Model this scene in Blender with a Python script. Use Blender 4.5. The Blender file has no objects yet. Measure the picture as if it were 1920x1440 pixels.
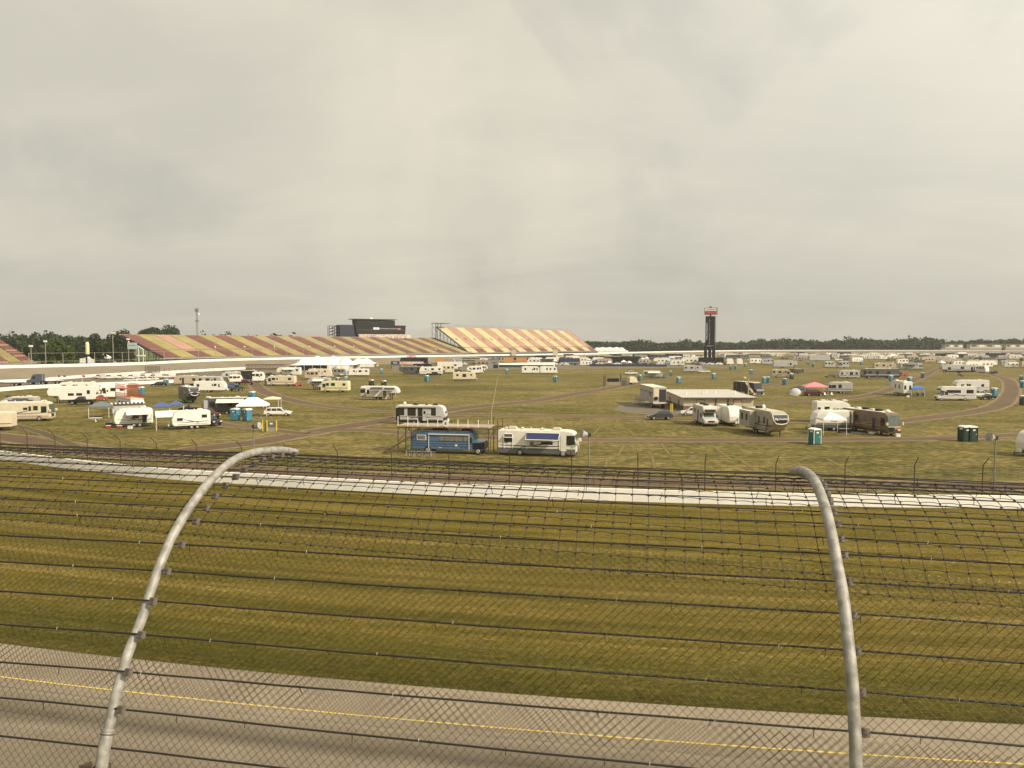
import bpy, bmesh, math, random
import numpy as np
from mathutils import Vector, Matrix
random.seed(7)
R = math.radians
S = bpy.context.scene
col = S.collection

# ------------------------------------------------------------------ camera
F = 1420.0; HY = 645.0; CH = 14.2           # focal length in photo pixels, horizon row, eye height
PITCH = math.atan((720 - HY) / F)
cam = bpy.data.cameras.new("Camera"); camo = bpy.data.objects.new("Camera", cam); col.objects.link(camo)
cam.sensor_width = 36; cam.sensor_fit = 'HORIZONTAL'; cam.lens = F / 1920 * 36
cam.clip_start = 0.1; cam.clip_end = 9000
camo.location = (0, 0, CH); camo.rotation_euler = (math.pi / 2 - PITCH, 0, 0)
S.camera = camo
S.view_settings.view_transform = 'Standard'; S.view_settings.look = 'None'
S.view_settings.exposure = 0.0; S.view_settings.gamma = 1.0

# ------------------------------------------------------------------ sun and sky
SUNH = Vector((0.84, -0.54, 0)).normalized(); SEL = R(36)
sund = Vector((SUNH.x * math.cos(SEL), SUNH.y * math.cos(SEL), math.sin(SEL)))
sun = bpy.data.lights.new("sun", 'SUN'); sun.energy = 4.8; sun.angle = R(1.6); sun.color = (1.0, 0.9, 0.74)
suno = bpy.data.objects.new("sun", sun); col.objects.link(suno)
suno.rotation_euler = (-sund).to_track_quat('-Z', 'Y').to_euler(); suno.location = (0, 0, 60)

W = bpy.data.worlds.new("World"); S.world = W; W.use_nodes = True
nt = W.node_tree; nt.nodes.clear()
def N(t, **k):
    n = nt.nodes.new(t)
    for a, b in k.items(): setattr(n, a, b)
    return n
L_ = nt.links.new
out = N('ShaderNodeOutputWorld')
sky = N('ShaderNodeTexSky'); sky.sky_type = 'NISHITA'; sky.sun_disc = False
sky.sun_elevation = SEL; sky.sun_rotation = math.atan2(sund.x, sund.y); sky.air_density = 1.3; sky.dust_density = 3.5
bg1 = N('ShaderNodeBackground'); bg1.inputs['Strength'].default_value = 0.07
L_(sky.outputs[0], bg1.inputs['Color'])
tc = N('ShaderNodeTexCoord'); sep = N('ShaderNodeSeparateXYZ'); L_(tc.outputs['Generated'], sep.inputs[0])
def MATH(op, a, b=None, c=None):
    n = N('ShaderNodeMath', operation=op)
    for i, v in enumerate((a, b, c)):
        if v is None: continue
        if isinstance(v, (int, float)): n.inputs[i].default_value = v
        else: L_(v, n.inputs[i])
    return n.outputs[0]
zz = MATH('ADD', MATH('MAXIMUM', sep.outputs[2], 0.0), 0.22)
cx = MATH('DIVIDE', sep.outputs[0], zz); cy = MATH('DIVIDE', sep.outputs[1], zz)
cmb = N('ShaderNodeCombineXYZ'); L_(cx, cmb.inputs[0]); L_(cy, cmb.inputs[1])
def noise(scale, detail, rough, vec, rot=0.0, sx=1.0, sy=1.0, loc=0.0, dist=0.0):
    m = N('ShaderNodeMapping'); m.inputs['Rotation'].default_value = (0, 0, rot); m.inputs['Scale'].default_value = (sx, sy, 1)
    m.inputs['Location'].default_value = (loc, loc * 0.7, 0)
    L_(vec, m.inputs[0]); n = N('ShaderNodeTexNoise'); n.inputs['Scale'].default_value = scale
    n.inputs['Detail'].default_value = detail; n.inputs['Roughness'].default_value = rough; n.inputs['Distortion'].default_value = dist
    L_(m.outputs[0], n.inputs['Vector']); return n.outputs[0]
n1 = noise(2.3, 7, 0.5, tc.outputs['Generated'], R(35), 0.9, 1.1, 3.1, 0.4)
n2 = noise(1.0, 9, 0.6, cmb.outputs[0], R(60), 0.55, 1.3, 5.2, 0.6)
nsum = MATH('ADD', MATH('MULTIPLY', n1, 0.6), MATH('MULTIPLY', n2, 0.4))
ramp = N('ShaderNodeValToRGB'); L_(nsum, ramp.inputs[0])
cr = ramp.color_ramp
cr.elements[0].position = 0.36; cr.elements[0].color = (0.60, 0.58, 0.50, 1)
cr.elements[1].position = 0.66; cr.elements[1].color = (0.82, 0.765, 0.63, 1)
e = cr.elements.new(0.5); e.color = (0.68, 0.645, 0.545, 1)
# the veil is brighter towards the sun
dotn = N('ShaderNodeVectorMath', operation='DOT_PRODUCT'); L_(tc.outputs['Generated'], dotn.inputs[0]); dotn.inputs[1].default_value = sund
glow = MATH('POWER', MATH('MAXIMUM', dotn.outputs['Value'], 0.0), 2.0)
hz_ = MATH('POWER', MATH('SUBTRACT', 1.0, MATH('MAXIMUM', sep.outputs[2], 0.0)), 7.0)
gadd = MATH('ADD', MATH('MULTIPLY', glow, 0.75), MATH('ADD', MATH('ADD', 0.96, MATH('MULTIPLY', hz_, -0.13)), MATH('MULTIPLY', MATH('MULTIPLY', MATH('MAXIMUM', sep.outputs[0], 0.0), sep.outputs[2]), 2.0)))
bg2 = N('ShaderNodeBackground'); L_(ramp.outputs[0], bg2.inputs['Color']); L_(gadd, bg2.inputs['Strength'])
# thin spots where some blue comes through
n3 = noise(2.6, 6, 0.55, tc.outputs['Generated'], R(-12), 1, 1, 8.3, 0.5)
mr = N('ShaderNodeMapRange'); L_(n3, mr.inputs[0]); mr.inputs[1].default_value = 0.55; mr.inputs[2].default_value = 0.72
mr.inputs[3].default_value = 0.99; mr.inputs[4].default_value = 0.72
mixs = N('ShaderNodeMixShader'); L_(mr.outputs[0], mixs.inputs[0]); L_(bg1.outputs[0], mixs.inputs[1]); L_(bg2.outputs[0], mixs.inputs[2])
L_(mixs.outputs[0], out.inputs['Surface'])

# ------------------------------------------------------------------ helpers
def ray(px, py):
    x = (px - 960) / F; y = (720 - py) / F
    return Vector((x, math.cos(PITCH) + y * math.sin(PITCH), -math.sin(PITCH) + y * math.cos(PITCH)))
def G(px, py, z=0.0):                        # photo pixel -> point on the level z
    r = ray(px, py); t = (z - CH) / r.z
    return Vector((r.x * t, r.y * t, z))
def at(px, py, Y):                           # photo pixel -> point at depth Y
    r = ray(px, py); t = Y / r.y
    return Vector((r.x * t, Y, CH + r.z * t))

MATS = {}
def mat(name, c, rough=0.6, metal=0.0, var=0.12, scale=1.5, bump=0.0, bscale=40, spec=0.5, c2=None, trans=0.0):
    if name in MATS: return MATS[name]
    m = bpy.data.materials.new(name); m.use_nodes = True; t = m.node_tree; b = t.nodes['Principled BSDF']
    b.inputs['Roughness'].default_value = rough; b.inputs['Metallic'].default_value = metal
    b.inputs['Specular IOR Level'].default_value = spec
    tcn = t.nodes.new('ShaderNodeTexCoord'); nz = t.nodes.new('ShaderNodeTexNoise')
    nz.inputs['Scale'].default_value = scale; nz.inputs['Detail'].default_value = 5
    t.links.new(tcn.outputs['Object'], nz.inputs['Vector'])
    r = t.nodes.new('ShaderNodeValToRGB'); t.links.new(nz.outputs[0], r.inputs[0])
    d = c2 if c2 else tuple(x * (1 - var) for x in c)
    r.color_ramp.elements[0].position = 0.35; r.color_ramp.elements[0].color = (*d, 1)
    r.color_ramp.elements[1].position = 0.65; r.color_ramp.elements[1].color = (*c, 1)
    t.links.new(r.outputs[0], b.inputs['Base Color'])
    if trans:
        b.inputs['Alpha'].default_value = 1 - trans
    if bump:
        n2 = t.nodes.new('ShaderNodeTexNoise'); n2.inputs['Scale'].default_value = bscale; n2.inputs['Detail'].default_value = 3
        t.links.new(tcn.outputs['Object'], n2.inputs['Vector'])
        bp = t.nodes.new('ShaderNodeBump'); bp.inputs['Strength'].default_value = bump; bp.inputs['Distance'].default_value = 0.02
        t.links.new(n2.outputs[0], bp.inputs['Height']); t.links.new(bp.outputs[0], b.inputs['Normal'])
    MATS[name] = m; return m

class MB:
    def __init__(s): s.v = []; s.f = []; s.mi = []; s.m = 0
    def add(s, vs, fs, m=None):
        o = len(s.v); s.v += [tuple(v) for v in vs]; s.f += [tuple(i + o for i in f) for f in fs]
        s.mi += [s.m if m is None else m] * len(fs); return s
    def box(s, x0, x1, y0, y1, z0, z1, m=None):
        return s.add([(x0,y0,z0),(x1,y0,z0),(x1,y1,z0),(x0,y1,z0),(x0,y0,z1),(x1,y0,z1),(x1,y1,z1),(x0,y1,z1)],
              [(3,2,1,0),(4,5,6,7),(0,1,5,4),(1,2,6,5),(2,3,7,6),(3,0,4,7)], m)
    def prism(s, prof, y0, y1, m=None):       # profile in (x,z) extruded along y
        n = len(prof)
        vs = [(x, y0, z) for x, z in prof] + [(x, y1, z) for x, z in prof]
        fs = [tuple(range(n)), tuple(range(2*n-1, n-1, -1))] + [((i+1)%n, i, n+i, n+(i+1)%n) for i in range(n)]
        return s.add(vs, fs, m)
    def prismz(s, prof, z0, z1, m=None):      # profile in (x,y) extruded along z
        n = len(prof)
        vs = [(x, y, z0) for x, y in prof] + [(x, y, z1) for x, y in prof]
        fs = [tuple(range(n-1, -1, -1)), tuple(range(n, 2*n))] + [(i, (i+1)%n, n+(i+1)%n, n+i) for i in range(n)]
        return s.add(vs, fs, m)
    def tube(s, pts, r, seg=6, m=None, cap=True):
        pts = [Vector(p) for p in pts]; rings = []
        rr = r if isinstance(r, (list, tuple)) else [r] * len(pts)
        up = None
        for i, p in enumerate(pts):
            d = (pts[min(i+1, len(pts)-1)] - pts[max(i-1, 0)]).normalized()
            if up is None: up = Vector((0,0,1)) if abs(d.z) < 0.9 else Vector((1,0,0))
            a = d.cross(up).normalized(); b = a.cross(d).normalized(); up = b
            rings.append([p + (a*math.cos(2*math.pi*k/seg) + b*math.sin(2*math.pi*k/seg)) * rr[i] for k in range(seg)])
        vs = [v for q in rings for v in q]; fs = []
        for i in range(len(pts)-1):
            for k in range(seg):
                fs.append((i*seg+k, i*seg+(k+1)%seg, (i+1)*seg+(k+1)%seg, (i+1)*seg+k))
        if cap: fs += [tuple(range(seg-1,-1,-1)), tuple((len(pts)-1)*seg+k for k in range(seg))]
        return s.add(vs, fs, m)
    def cyl(s, c, r, h, axis='z', seg=12, m=None, r2=None):
        c = Vector(c); d = {'x':Vector((1,0,0)),'y':Vector((0,1,0)),'z':Vector((0,0,1))}[axis]
        return s.tube([c, c + d*h], [r, r if r2 is None else r2], seg, m)
    def dome(s, c, r, h, seg=10, rings=4, m=None):
        vs = []; fs = []
        for i in range(rings):
            a = i/rings*math.pi/2
            vs += [(c[0]+r*math.cos(a)*math.cos(2*math.pi*k/seg), c[1]+r*math.cos(a)*math.sin(2*math.pi*k/seg), c[2]+h*math.sin(a)) for k in range(seg)]
        vs.append((c[0], c[1], c[2]+h))
        for i in range(rings-1):
            for k in range(seg): fs.append((i*seg+k, i*seg+(k+1)%seg, (i+1)*seg+(k+1)%seg, (i+1)*seg+k))
        for k in range(seg): fs.append(((rings-1)*seg+k, (rings-1)*seg+(k+1)%seg, rings*seg))
        return s.add(vs, fs, m)
    def build(s, name, mats, parent=None, smooth=False, bevel=0.0, bseg=2, loc=None, fix=True):
        me = bpy.data.meshes.new(name); me.from_pydata(s.v, [], s.f); me.update()
        if not isinstance(mats, (list, tuple)): mats = [mats]
        for m in mats: me.materials.append(m)
        if len(mats) > 1: me.polygons.foreach_set('material_index', s.mi)
        if bevel or fix:
            bm = bmesh.new(); bm.from_mesh(me)
            if fix: bmesh.ops.recalc_face_normals(bm, faces=bm.faces)
            if bevel:
                es = [e for e in bm.edges if len(e.link_faces) == 2 and e.calc_face_angle(0) > 0.35]
                bmesh.ops.bevel(bm, geom=es, offset=bevel, segments=bseg, affect='EDGES', clamp_overlap=True)
            bm.to_mesh(me); bm.free()
        if smooth: me.polygons.foreach_set('use_smooth', [True]*len(me.polygons))
        o = bpy.data.objects.new(name, me); col.objects.link(o)
        if parent: o.parent = parent
        if loc is not None: o.location = loc
        return o
def tag(o, label=None, cat=None, group=None, kind=None):
    if label: o['label'] = label
    if cat: o['category'] = cat
    if group: o['group'] = group
    if kind: o['kind'] = kind
    return o
def empty(name, loc, rz=0.0, label=None, cat=None, group=None):
    o = bpy.data.objects.new(name, None); col.objects.link(o); o.location = loc; o.rotation_euler = (0,0,rz)
    o.empty_display_size = 0.3
    return tag(o, label, cat, group)
def copy_tree(o, parent=None):
    c = o.copy(); col.objects.link(c)
    if parent: c.parent = parent
    for ch in [x for x in o.children]: copy_tree(ch, c)
    return c
def text(body, size, mt, parent, loc, rot, name='lettering', ext=0.01, align='CENTER', shear=0.0, sx=1.0):
    cu = bpy.data.curves.new('t', 'FONT'); cu.body = body; cu.size = size; cu.extrude = ext; cu.align_x = align; cu.align_y = 'CENTER'
    cu.shear = shear; cu.resolution_u = 2
    to = bpy.data.objects.new('t', cu); col.objects.link(to)
    dg = bpy.context.evaluated_depsgraph_get(); me = bpy.data.meshes.new_from_object(to.evaluated_get(dg))
    bpy.data.objects.remove(to); me.name = name; me.materials.clear(); me.materials.append(mt)
    o = bpy.data.objects.new(name, me); col.objects.link(o); o.location = loc; o.rotation_euler = rot; o.scale = (sx, 1, 1)
    if parent: o.parent = parent
    return o
def spline(pts, n=6, closed=False):          # Catmull-Rom through points
    pts = [Vector(p) for p in pts]; o = []
    P = [pts[0]*2-pts[1]] + pts + [pts[-1]*2-pts[-2]]
    for i in range(1, len(P)-2):
        for k in range(n):
            t = k/n; a, b, c, d = P[i-1], P[i], P[i+1], P[i+2]
            o.append(0.5*((2*b)+(c-a)*t+(2*a-5*b+4*c-d)*t*t+(3*b-a-3*c+d)*t**3))
    o.append(pts[-1]); return o

# ------------------------------------------------------------------ ground materials
def gmat(name, cols, scales=(0.02, 0.25, 3.0), wts=(0.46,0.32,0.22), stretch=(1,1), coord='Object', rough=0.95, bump=0.4, extra=None, posn=(0.38,0.5,0.62)):
    m = bpy.data.materials.new(name); m.use_nodes = True; t = m.node_tree; b = t.nodes['Principled BSDF']
    b.inputs['Roughness'].default_value = rough; b.inputs['Specular IOR Level'].default_value = 0.15
    tcn = t.nodes.new('ShaderNodeTexCoord'); mp = t.nodes.new('ShaderNodeMapping'); mp.inputs['Scale'].default_value = (*stretch, 1)
    t.links.new(tcn.outputs[coord], mp.inputs[0])
    acc = None
    for s_, w in zip(scales, wts):
        nz = t.nodes.new('ShaderNodeTexNoise'); nz.inputs['Scale'].default_value = s_; nz.inputs['Detail'].default_value = 6
        nz.inputs['Roughness'].default_value = 0.6
        t.links.new(mp.outputs[0], nz.inputs['Vector'])
        mm = t.nodes.new('ShaderNodeMath'); mm.operation = 'MULTIPLY_ADD'; mm.inputs[1].default_value = w
        t.links.new(nz.outputs[0], mm.inputs[0])
        if acc: t.links.new(acc, mm.inputs[2])
        else: mm.inputs[2].default_value = 0.0
        acc = mm.outputs[0]
    r = t.nodes.new('ShaderNodeValToRGB'); el = r.color_ramp.elements
    el[0].position = posn[0]; el[0].color = (*cols[0],1); el[1].position = posn[2]; el[1].color = (*cols[2],1)
    e = el.new(posn[1]); e.color = (*cols[1],1)
    t.links.new(acc, r.inputs[0]); t.links.new(r.outputs[0], b.inputs['Base Color'])
    if bump:
        nz = t.nodes.new('ShaderNodeTexNoise'); nz.inputs['Scale'].default_value = 14; nz.inputs['Detail'].default_value = 4
        t.links.new(mp.outputs[0], nz.inputs['Vector'])
        bp = t.nodes.new('ShaderNodeBump'); bp.inputs['Strength'].default_value = bump; bp.inputs['Distance'].default_value = 0.12
        t.links.new(nz.outputs[0], bp.inputs['Height']); t.links.new(bp.outputs[0], b.inputs['Normal'])
    m['ramp'] = r.name
    return m
def grain(m, sc, lo, hi, sx=1.0):
    t = m.node_tree; bs = t.nodes['Principled BSDF']; src = bs.inputs['Base Color'].links[0].from_socket
    tcn = t.nodes.new('ShaderNodeTexCoord'); mp = t.nodes.new('ShaderNodeMapping'); mp.inputs['Scale'].default_value = (sx, 1, 1); t.links.new(tcn.outputs['Object'], mp.inputs[0])
    nz = t.nodes.new('ShaderNodeTexNoise'); nz.inputs['Scale'].default_value = sc; nz.inputs['Detail'].default_value = 4; nz.inputs['Roughness'].default_value = 0.75; t.links.new(mp.outputs[0], nz.inputs['Vector'])
    mr = t.nodes.new('ShaderNodeMapRange'); t.links.new(nz.outputs[0], mr.inputs[0]); mr.inputs[1].default_value = 0.36; mr.inputs[2].default_value = 0.64; mr.inputs[3].default_value = lo; mr.inputs[4].default_value = hi
    mx = t.nodes.new('ShaderNodeVectorMath'); mx.operation = 'SCALE'; t.links.new(src, mx.inputs[0]); t.links.new(mr.outputs[0], mx.inputs['Scale']); t.links.new(mx.outputs[0], bs.inputs['Base Color'])
M_infield = gmat('infield_grass', [(0.058,0.056,0.010),(0.138,0.112,0.028),(0.25,0.186,0.070)], (0.035, 0.3, 1.9), (0.30,0.30,0.40), (0.45,1.0), posn=(0.41,0.5,0.59))
grain(M_infield, 1.6, 0.45, 1.5, 0.55)
M_field = gmat('outer_grass', [(0.055,0.08,0.02),(0.09,0.11,0.03),(0.14,0.15,0.045)], (0.008, 0.05, 0.6))
M_asphalt = gmat('asphalt', [(0.195,0.158,0.110),(0.262,0.214,0.150),(0.328,0.27,0.192)], (0.03, 0.5, 22.0), bump=0.0)
M_asph2 = gmat('old_asphalt', [(0.125,0.103,0.076),(0.165,0.137,0.10),(0.205,0.168,0.122)], (0.03, 0.4, 5.0), bump=0.0)
M_bank = gmat('banked_asphalt', [(0.175,0.145,0.10),(0.205,0.172,0.122),(0.24,0.2,0.142)], (0.02, 0.1, 1.0), bump=0.0)

def ribbon(name, mt, left, right, kind='structure', rows=1, parent=None, uvs=True, crown=None):
    n = len(left); vs = []; fs = []
    for i in range(n):
        for k in range(rows+1):
            vs.append(Vector(left[i]).lerp(Vector(right[i]), k/rows))
    for i in range(n-1):
        for k in range(rows):
            a = i*(rows+1)+k; fs.append((a, a+1, a+rows+2, a+rows+1))
    me = bpy.data.meshes.new(name); me.from_pydata([tuple(v) for v in vs], [], fs); me.materials.append(mt)
    uv = me.uv_layers.new(name='UVMap'); d = [0.0]
    for i in range(1, n): d.append(d[-1] + (Vector(left[i])-Vector(left[i-1])).length)
    for p in me.polygons:
        for li in p.loop_indices:
            vi = me.loops[li].vertex_index; uv.data[li].uv = (d[vi//(rows+1)], (vi % (rows+1))/rows)
    bm = bmesh.new(); bm.from_mesh(me)
    for f_ in bm.faces:
        f_.normal_update()
        if f_.normal.z < 0: f_.normal_flip()
    bm.to_mesh(me); bm.free()
    o = bpy.data.objects.new(name, me); col.objects.link(o)
    if parent: o.parent = parent
    elif kind: o['kind'] = kind
    return o

# base sheet of land, reaching the horizon
b = MB(); rr = [0, 60, 200, 600, 1500, 4000]; nseg = 48
vs = [(0, 300, -0.02)]; fs = []
for r_ in rr[1:]: vs += [(r_*math.cos(2*math.pi*k/nseg), 300 + r_*math.sin(2*math.pi*k/nseg), -0.02) for k in range(nseg)]
for k in range(nseg): fs.append((0, 1+k, 1+(k+1)%nseg))
for j in range(len(rr)-2):
    for k in range(nseg): fs.append((1+j*nseg+k, 1+(j+1)*nseg+k, 1+(j+1)*nseg+(k+1)%nseg, 1+j*nseg+(k+1)%nseg))
b.add(vs, fs); b.build('ground', M_field)['kind'] = 'structure'

# ------------------------------------------------------------------ near catch-fence frame and speedway
UF = Vector((0.98213, -0.18821, 0)); PF = Vector((0.18821, 0.98213, 0))
def fp(c, s, z): return UF*c + PF*s + Vector((0, 0, CH + z))     # along fence, away from camera, height relative to eye
def to_cs(p): return p.dot(UF), p.dot(PF)
def fit(pix, z, deg=2):
    q = [to_cs(G(x, y, z)) for x, y in pix]
    return np.poly1d(np.polyfit([a for a, _ in q], [b_ for _, b_ in q], deg))
ZE, ZY = 2.0, 2.34
pe = fit([(0,1207),(240,1234),(480,1258),(700,1280),(1100,1311),(1440,1334),(1590,1344),(1920,1357)], ZE)
pyl = fit([(0,1267),(230,1297),(480,1322),(700,1341),(1100,1376),(1440,1403),(1590,1413),(1920,1431)], ZY)
cs_ = [x for x in np.linspace(-75, 60, 70)]
def edge(c): return fp(c, float(pe(c)), ZE-CH)
def yel(c): return fp(c, min(float(pyl(c)), float(pe(c))-1.5), ZY-CH)
def outer(c): return fp(c, 5.2, 8.3-CH)
# infield: one big irregular sheet 2 cm above the land
wallpx = [(-420,812),(-200,838),(0,862),(80,872),(160,882),(320,898.5),(470,908),(620,917.5),(850,929),(1080,936.5),(1440,947),(1920,953.5),(2300,957)]
wall_line = spline([G(x, y, 0) for x, y in wallpx], 5)
bankpx = [(-300,700,4),(0,690.5,4),(240,684.5,4),(460,675.5,4.5),(820,668.6,4.2),(1110,664.3,4.5),(1180,662,4.5),(1380,658.2,4.5),(1500,657.6,4.6),(1920,658.3,4.6),(2200,660,4.6)]
bank_out = spline([G(x, y, z) for x, y, z in bankpx], 8)
inf = [Vector((p.x, p.y, 0)) for p in bank_out]
ctr = Vector((60, 400, 0))
inner = [p + (ctr-p).normalized()*20 for p in inf]
poly = inner + [Vector((430, 140, 0)), Vector((250, 40, 0))] + [Vector((p.x, p.y, 0)) + PF*-3 for p in reversed(wall_line)] + [Vector((-300,150,0))]
bm = bmesh.new(); f_ = bm.faces.new([bm.verts.new(p) for p in poly]); bmesh.ops.triangulate(bm, faces=[f_])
for f_ in bm.faces:
    f_.normal_update()
    if f_.normal.z < 0: f_.normal_flip()
me = bpy.data.meshes.new('infield_grass'); bm.to_mesh(me); bm.free(); me.materials.append(M_infield)
o = bpy.data.objects.new('infield_lawn', me); col.objects.link(o); o['kind'] = 'structure'

# near speedway: bank, apron, seams and line
def strip(f0, f1, n=70): return [f0(c) for c in cs_], [f1(c) for c in cs_]
M_track = gmat('speedway_asphalt', [(0.185,0.150,0.104),(0.245,0.200,0.140),(0.31,0.256,0.182)], (0.12, 1.0, 24.0), (0.3,0.25,0.45), (1,1), bump=0.0)
t = M_track.node_tree   # rubber darkened lanes running along the track (uv v across)
tcn = t.nodes.new('ShaderNodeTexCoord'); sp = t.nodes.new('ShaderNodeSeparateXYZ'); t.links.new(tcn.outputs['UV'], sp.inputs[0])
rp = t.nodes.new('ShaderNodeValToRGB'); t.links.new(sp.outputs[1], rp.inputs[0]); els = rp.color_ramp.elements
els[0].position = 0.0; els[0].color = (1,1,1,1); els[1].position = 1.0; els[1].color = (0.9,0.9,0.9,1)
for ps, vv in ((0.125,1.0),(0.135,0.88),(0.20,0.78),(0.27,0.5),(0.31,0.58),(0.36,0.92),(0.5,0.8),(0.75,0.95)):
    q = els.new(ps); q.color = (vv,vv,vv,1)
mx = t.nodes.new('ShaderNodeMix'); mx.data_type = 'RGBA'; mx.blend_type = 'MULTIPLY'; mx.inputs[0].default_value = 1
bs = t.nodes['Principled BSDF']; src = bs.inputs['Base Color'].links[0].from_socket
t.links.new(src, mx.inputs[6]); t.links.new(rp.outputs[0], mx.inputs[7]); t.links.new(mx.outputs[2], bs.inputs['Base Color'])
ribbon('apron_road', M_asphalt, *strip(edge, yel), rows=2)
ribbon('speedway', M_track, *strip(yel, outer), rows=6)
M_yel = mat('yellow_line_paint', (0.80,0.58,0.09), 0.7, var=0.25, scale=9)
def off(fn, d, dz=0.006):
    def g(c):
        a = fn(c); b_ = (outer(c) - yel(c)).normalized() if fn is yel else (yel(c)-edge(c)).normalized()
        return a + b_*d + Vector((0,0,dz))
    return g
ribbon('yellow_line', M_yel, *strip(off(yel, 0.0), off(yel, 0.2)))
M_seam = mat('seam_sealer', (0.05,0.04,0.03), 0.6)
for d in (1.75, 5.2): ribbon('track_seam', M_seam, *strip(off(yel, d), off(yel, d+0.05)))

# sloping mown grass between speedway and white wall
M_mow = bpy.data.materials.new('mown_grass'); M_mow.use_nodes = True; t = M_mow.node_tree; bs = t.nodes['Principled BSDF']
bs.inputs['Roughness'].default_value = 0.95; bs.inputs['Specular IOR Level'].default_value = 0.1
tcn = t.nodes.new('ShaderNodeTexCoord'); mp = t.nodes.new('ShaderNodeMapping'); t.links.new(tcn.outputs['UV'], mp.inputs[0]); mp.inputs['Scale'].default_value = (0.015, 26.0, 1)
nz = t.nodes.new('ShaderNodeTexNoise'); nz.inputs['Scale'].default_value = 1.0; nz.inputs['Detail'].default_value = 7; nz.inputs['Roughness'].default_value = 0.62; nz.inputs['Distortion'].default_value = 0.15
t.links.new(mp.outputs[0], nz.inputs['Vector'])
mp2 = t.nodes.new('ShaderNodeMapping'); t.links.new(tcn.outputs['Object'], mp2.inputs[0]); mp2.inputs['Rotation'].default_value = (0,0,R(12)); mp2.inputs['Scale'].default_value = (0.5,1.4,1)
nz2 = t.nodes.new('ShaderNodeTexNoise'); nz2.inputs['Scale'].default_value = 0.22; nz2.inputs['Detail'].default_value = 8; nz2.inputs['Roughness'].default_value = 0.7
t.links.new(mp2.outputs[0], nz2.inputs['Vector'])
nz3 = t.nodes.new('ShaderNodeTexNoise'); nz3.inputs['Scale'].default_value = 5.0; nz3.inputs['Detail'].default_value = 6; nz3.inputs['Roughness'].default_value = 0.75
t.links.new(mp2.outputs[0], nz3.inputs['Vector'])
def tm(op, a, b_, c=None):
    n = t.nodes.new('ShaderNodeMath'); n.operation = op
    for i, v in enumerate((a, b_, c)):
        if v is None: continue
        if isinstance(v, (int, float)): n.inputs[i].default_value = v
        else: t.links.new(v, n.inputs[i])
    return n.outputs[0]
sm = tm('ADD', tm('MULTIPLY', nz.outputs[0], 0.36), tm('ADD', tm('MULTIPLY', nz2.outputs[0], 0.14), tm('MULTIPLY', nz3.outputs[0], 0.50)))
rp = t.nodes.new('ShaderNodeValToRGB'); t.links.new(sm, rp.inputs[0]); els = rp.color_ramp.elements
els[0].position = 0.405; els[0].color = (0.045,0.040,0.003,1); els[1].position = 0.60; els[1].color = (0.225,0.162,0.045,1)
for ps, cc in ((0.45,(0.076,0.062,0.006)),(0.50,(0.110,0.083,0.012)),(0.55,(0.150,0.110,0.023))):
    q = els.new(ps); q.color = (*cc,1)
sp = t.nodes.new('ShaderNodeSeparateXYZ'); t.links.new(tcn.outputs['UV'], sp.inputs[0])
er = t.nodes.new('ShaderNodeValToRGB'); t.links.new(tm('ADD', sp.outputs[1], tm('MULTIPLY', nz3.outputs[0], 0.03)), er.inputs[0])
els = er.color_ramp.elements; els[0].position = 0.02; els[0].color = (0.55,0.6,0.45,1); els[1].position = 0.16; els[1].color = (1,1,1,1)
q = els.new(0.075); q.color = (0.68,0.74,0.58,1); q = els.new(0.11); q.color = (0.72,0.8,0.6,1)
mx = t.nodes.new('ShaderNodeMix'); mx.data_type = 'RGBA'; mx.blend_type = 'MULTIPLY'; mx.inputs[0].default_value = 1
t.links.new(rp.outputs[0], mx.inputs[6]); t.links.new(er.outputs[0], mx.inputs[7]); t.links.new(mx.outputs[2], bs.inputs['Base Color'])
grain(M_mow, 10.0, 0.42, 1.66, 0.7)
bp = t.nodes.new('ShaderNodeBump'); bp.inputs['Strength'].default_value = 0.6; bp.inputs['Distance'].default_value = 0.08
nz4 = t.nodes.new('ShaderNodeTexNoise'); nz4.inputs['Scale'].default_value = 14; nz4.inputs['Detail'].default_value = 5
t.links.new(tcn.outputs['Object'], nz4.inputs['Vector']); t.links.new(nz4.outputs[0], bp.inputs['Height']); t.links.new(bp.outputs[0], bs.inputs['Normal'])
wl_cs = sorted([to_cs(p) for p in wall_line])
def wall_s(c): return float(np.interp(c, [a for a,_ in wl_cs], [b_ for _,b_ in wl_cs]))
lf = []; rg = []
for c in cs_:
    lf.append(edge(c)+Vector((0,0,-0.01))); q = fp(c, wall_s(c)+0.4, -CH+0.008); rg.append(q)
rows = 10; n = len(lf); vs = []; fs = []
for i in range(n):
    for k in range(rows+1):
        tt = k/rows; p = lf[i].lerp(rg[i], tt); p.z = rg[i].z + (lf[i].z-rg[i].z)*(1-min(1, tt*1.6))**1.5 if k else lf[i].z; vs.append(p)
for i in range(n-1):
    for k in range(rows):
        a = i*(rows+1)+k; fs.append((a, a+1, a+rows+2, a+rows+1))
me = bpy.data.meshes.new('trackside_grass'); me.from_pydata([tuple(v) for v in vs], [], fs); me.materials.append(M_mow)
uv = me.uv_layers.new(name='UVMap')
for p in me.polygons:
    for li in p.loop_indices:
        vi = me.loops[li].vertex_index; uv.data[li].uv = (cs_[vi//(rows+1)], (vi % (rows+1))/rows)
me.polygons.foreach_set('use_smooth', [True]*len(me.polygons))
o = bpy.data.objects.new('trackside_lawn', me); col.objects.link(o); o['kind'] = 'structure'

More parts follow.
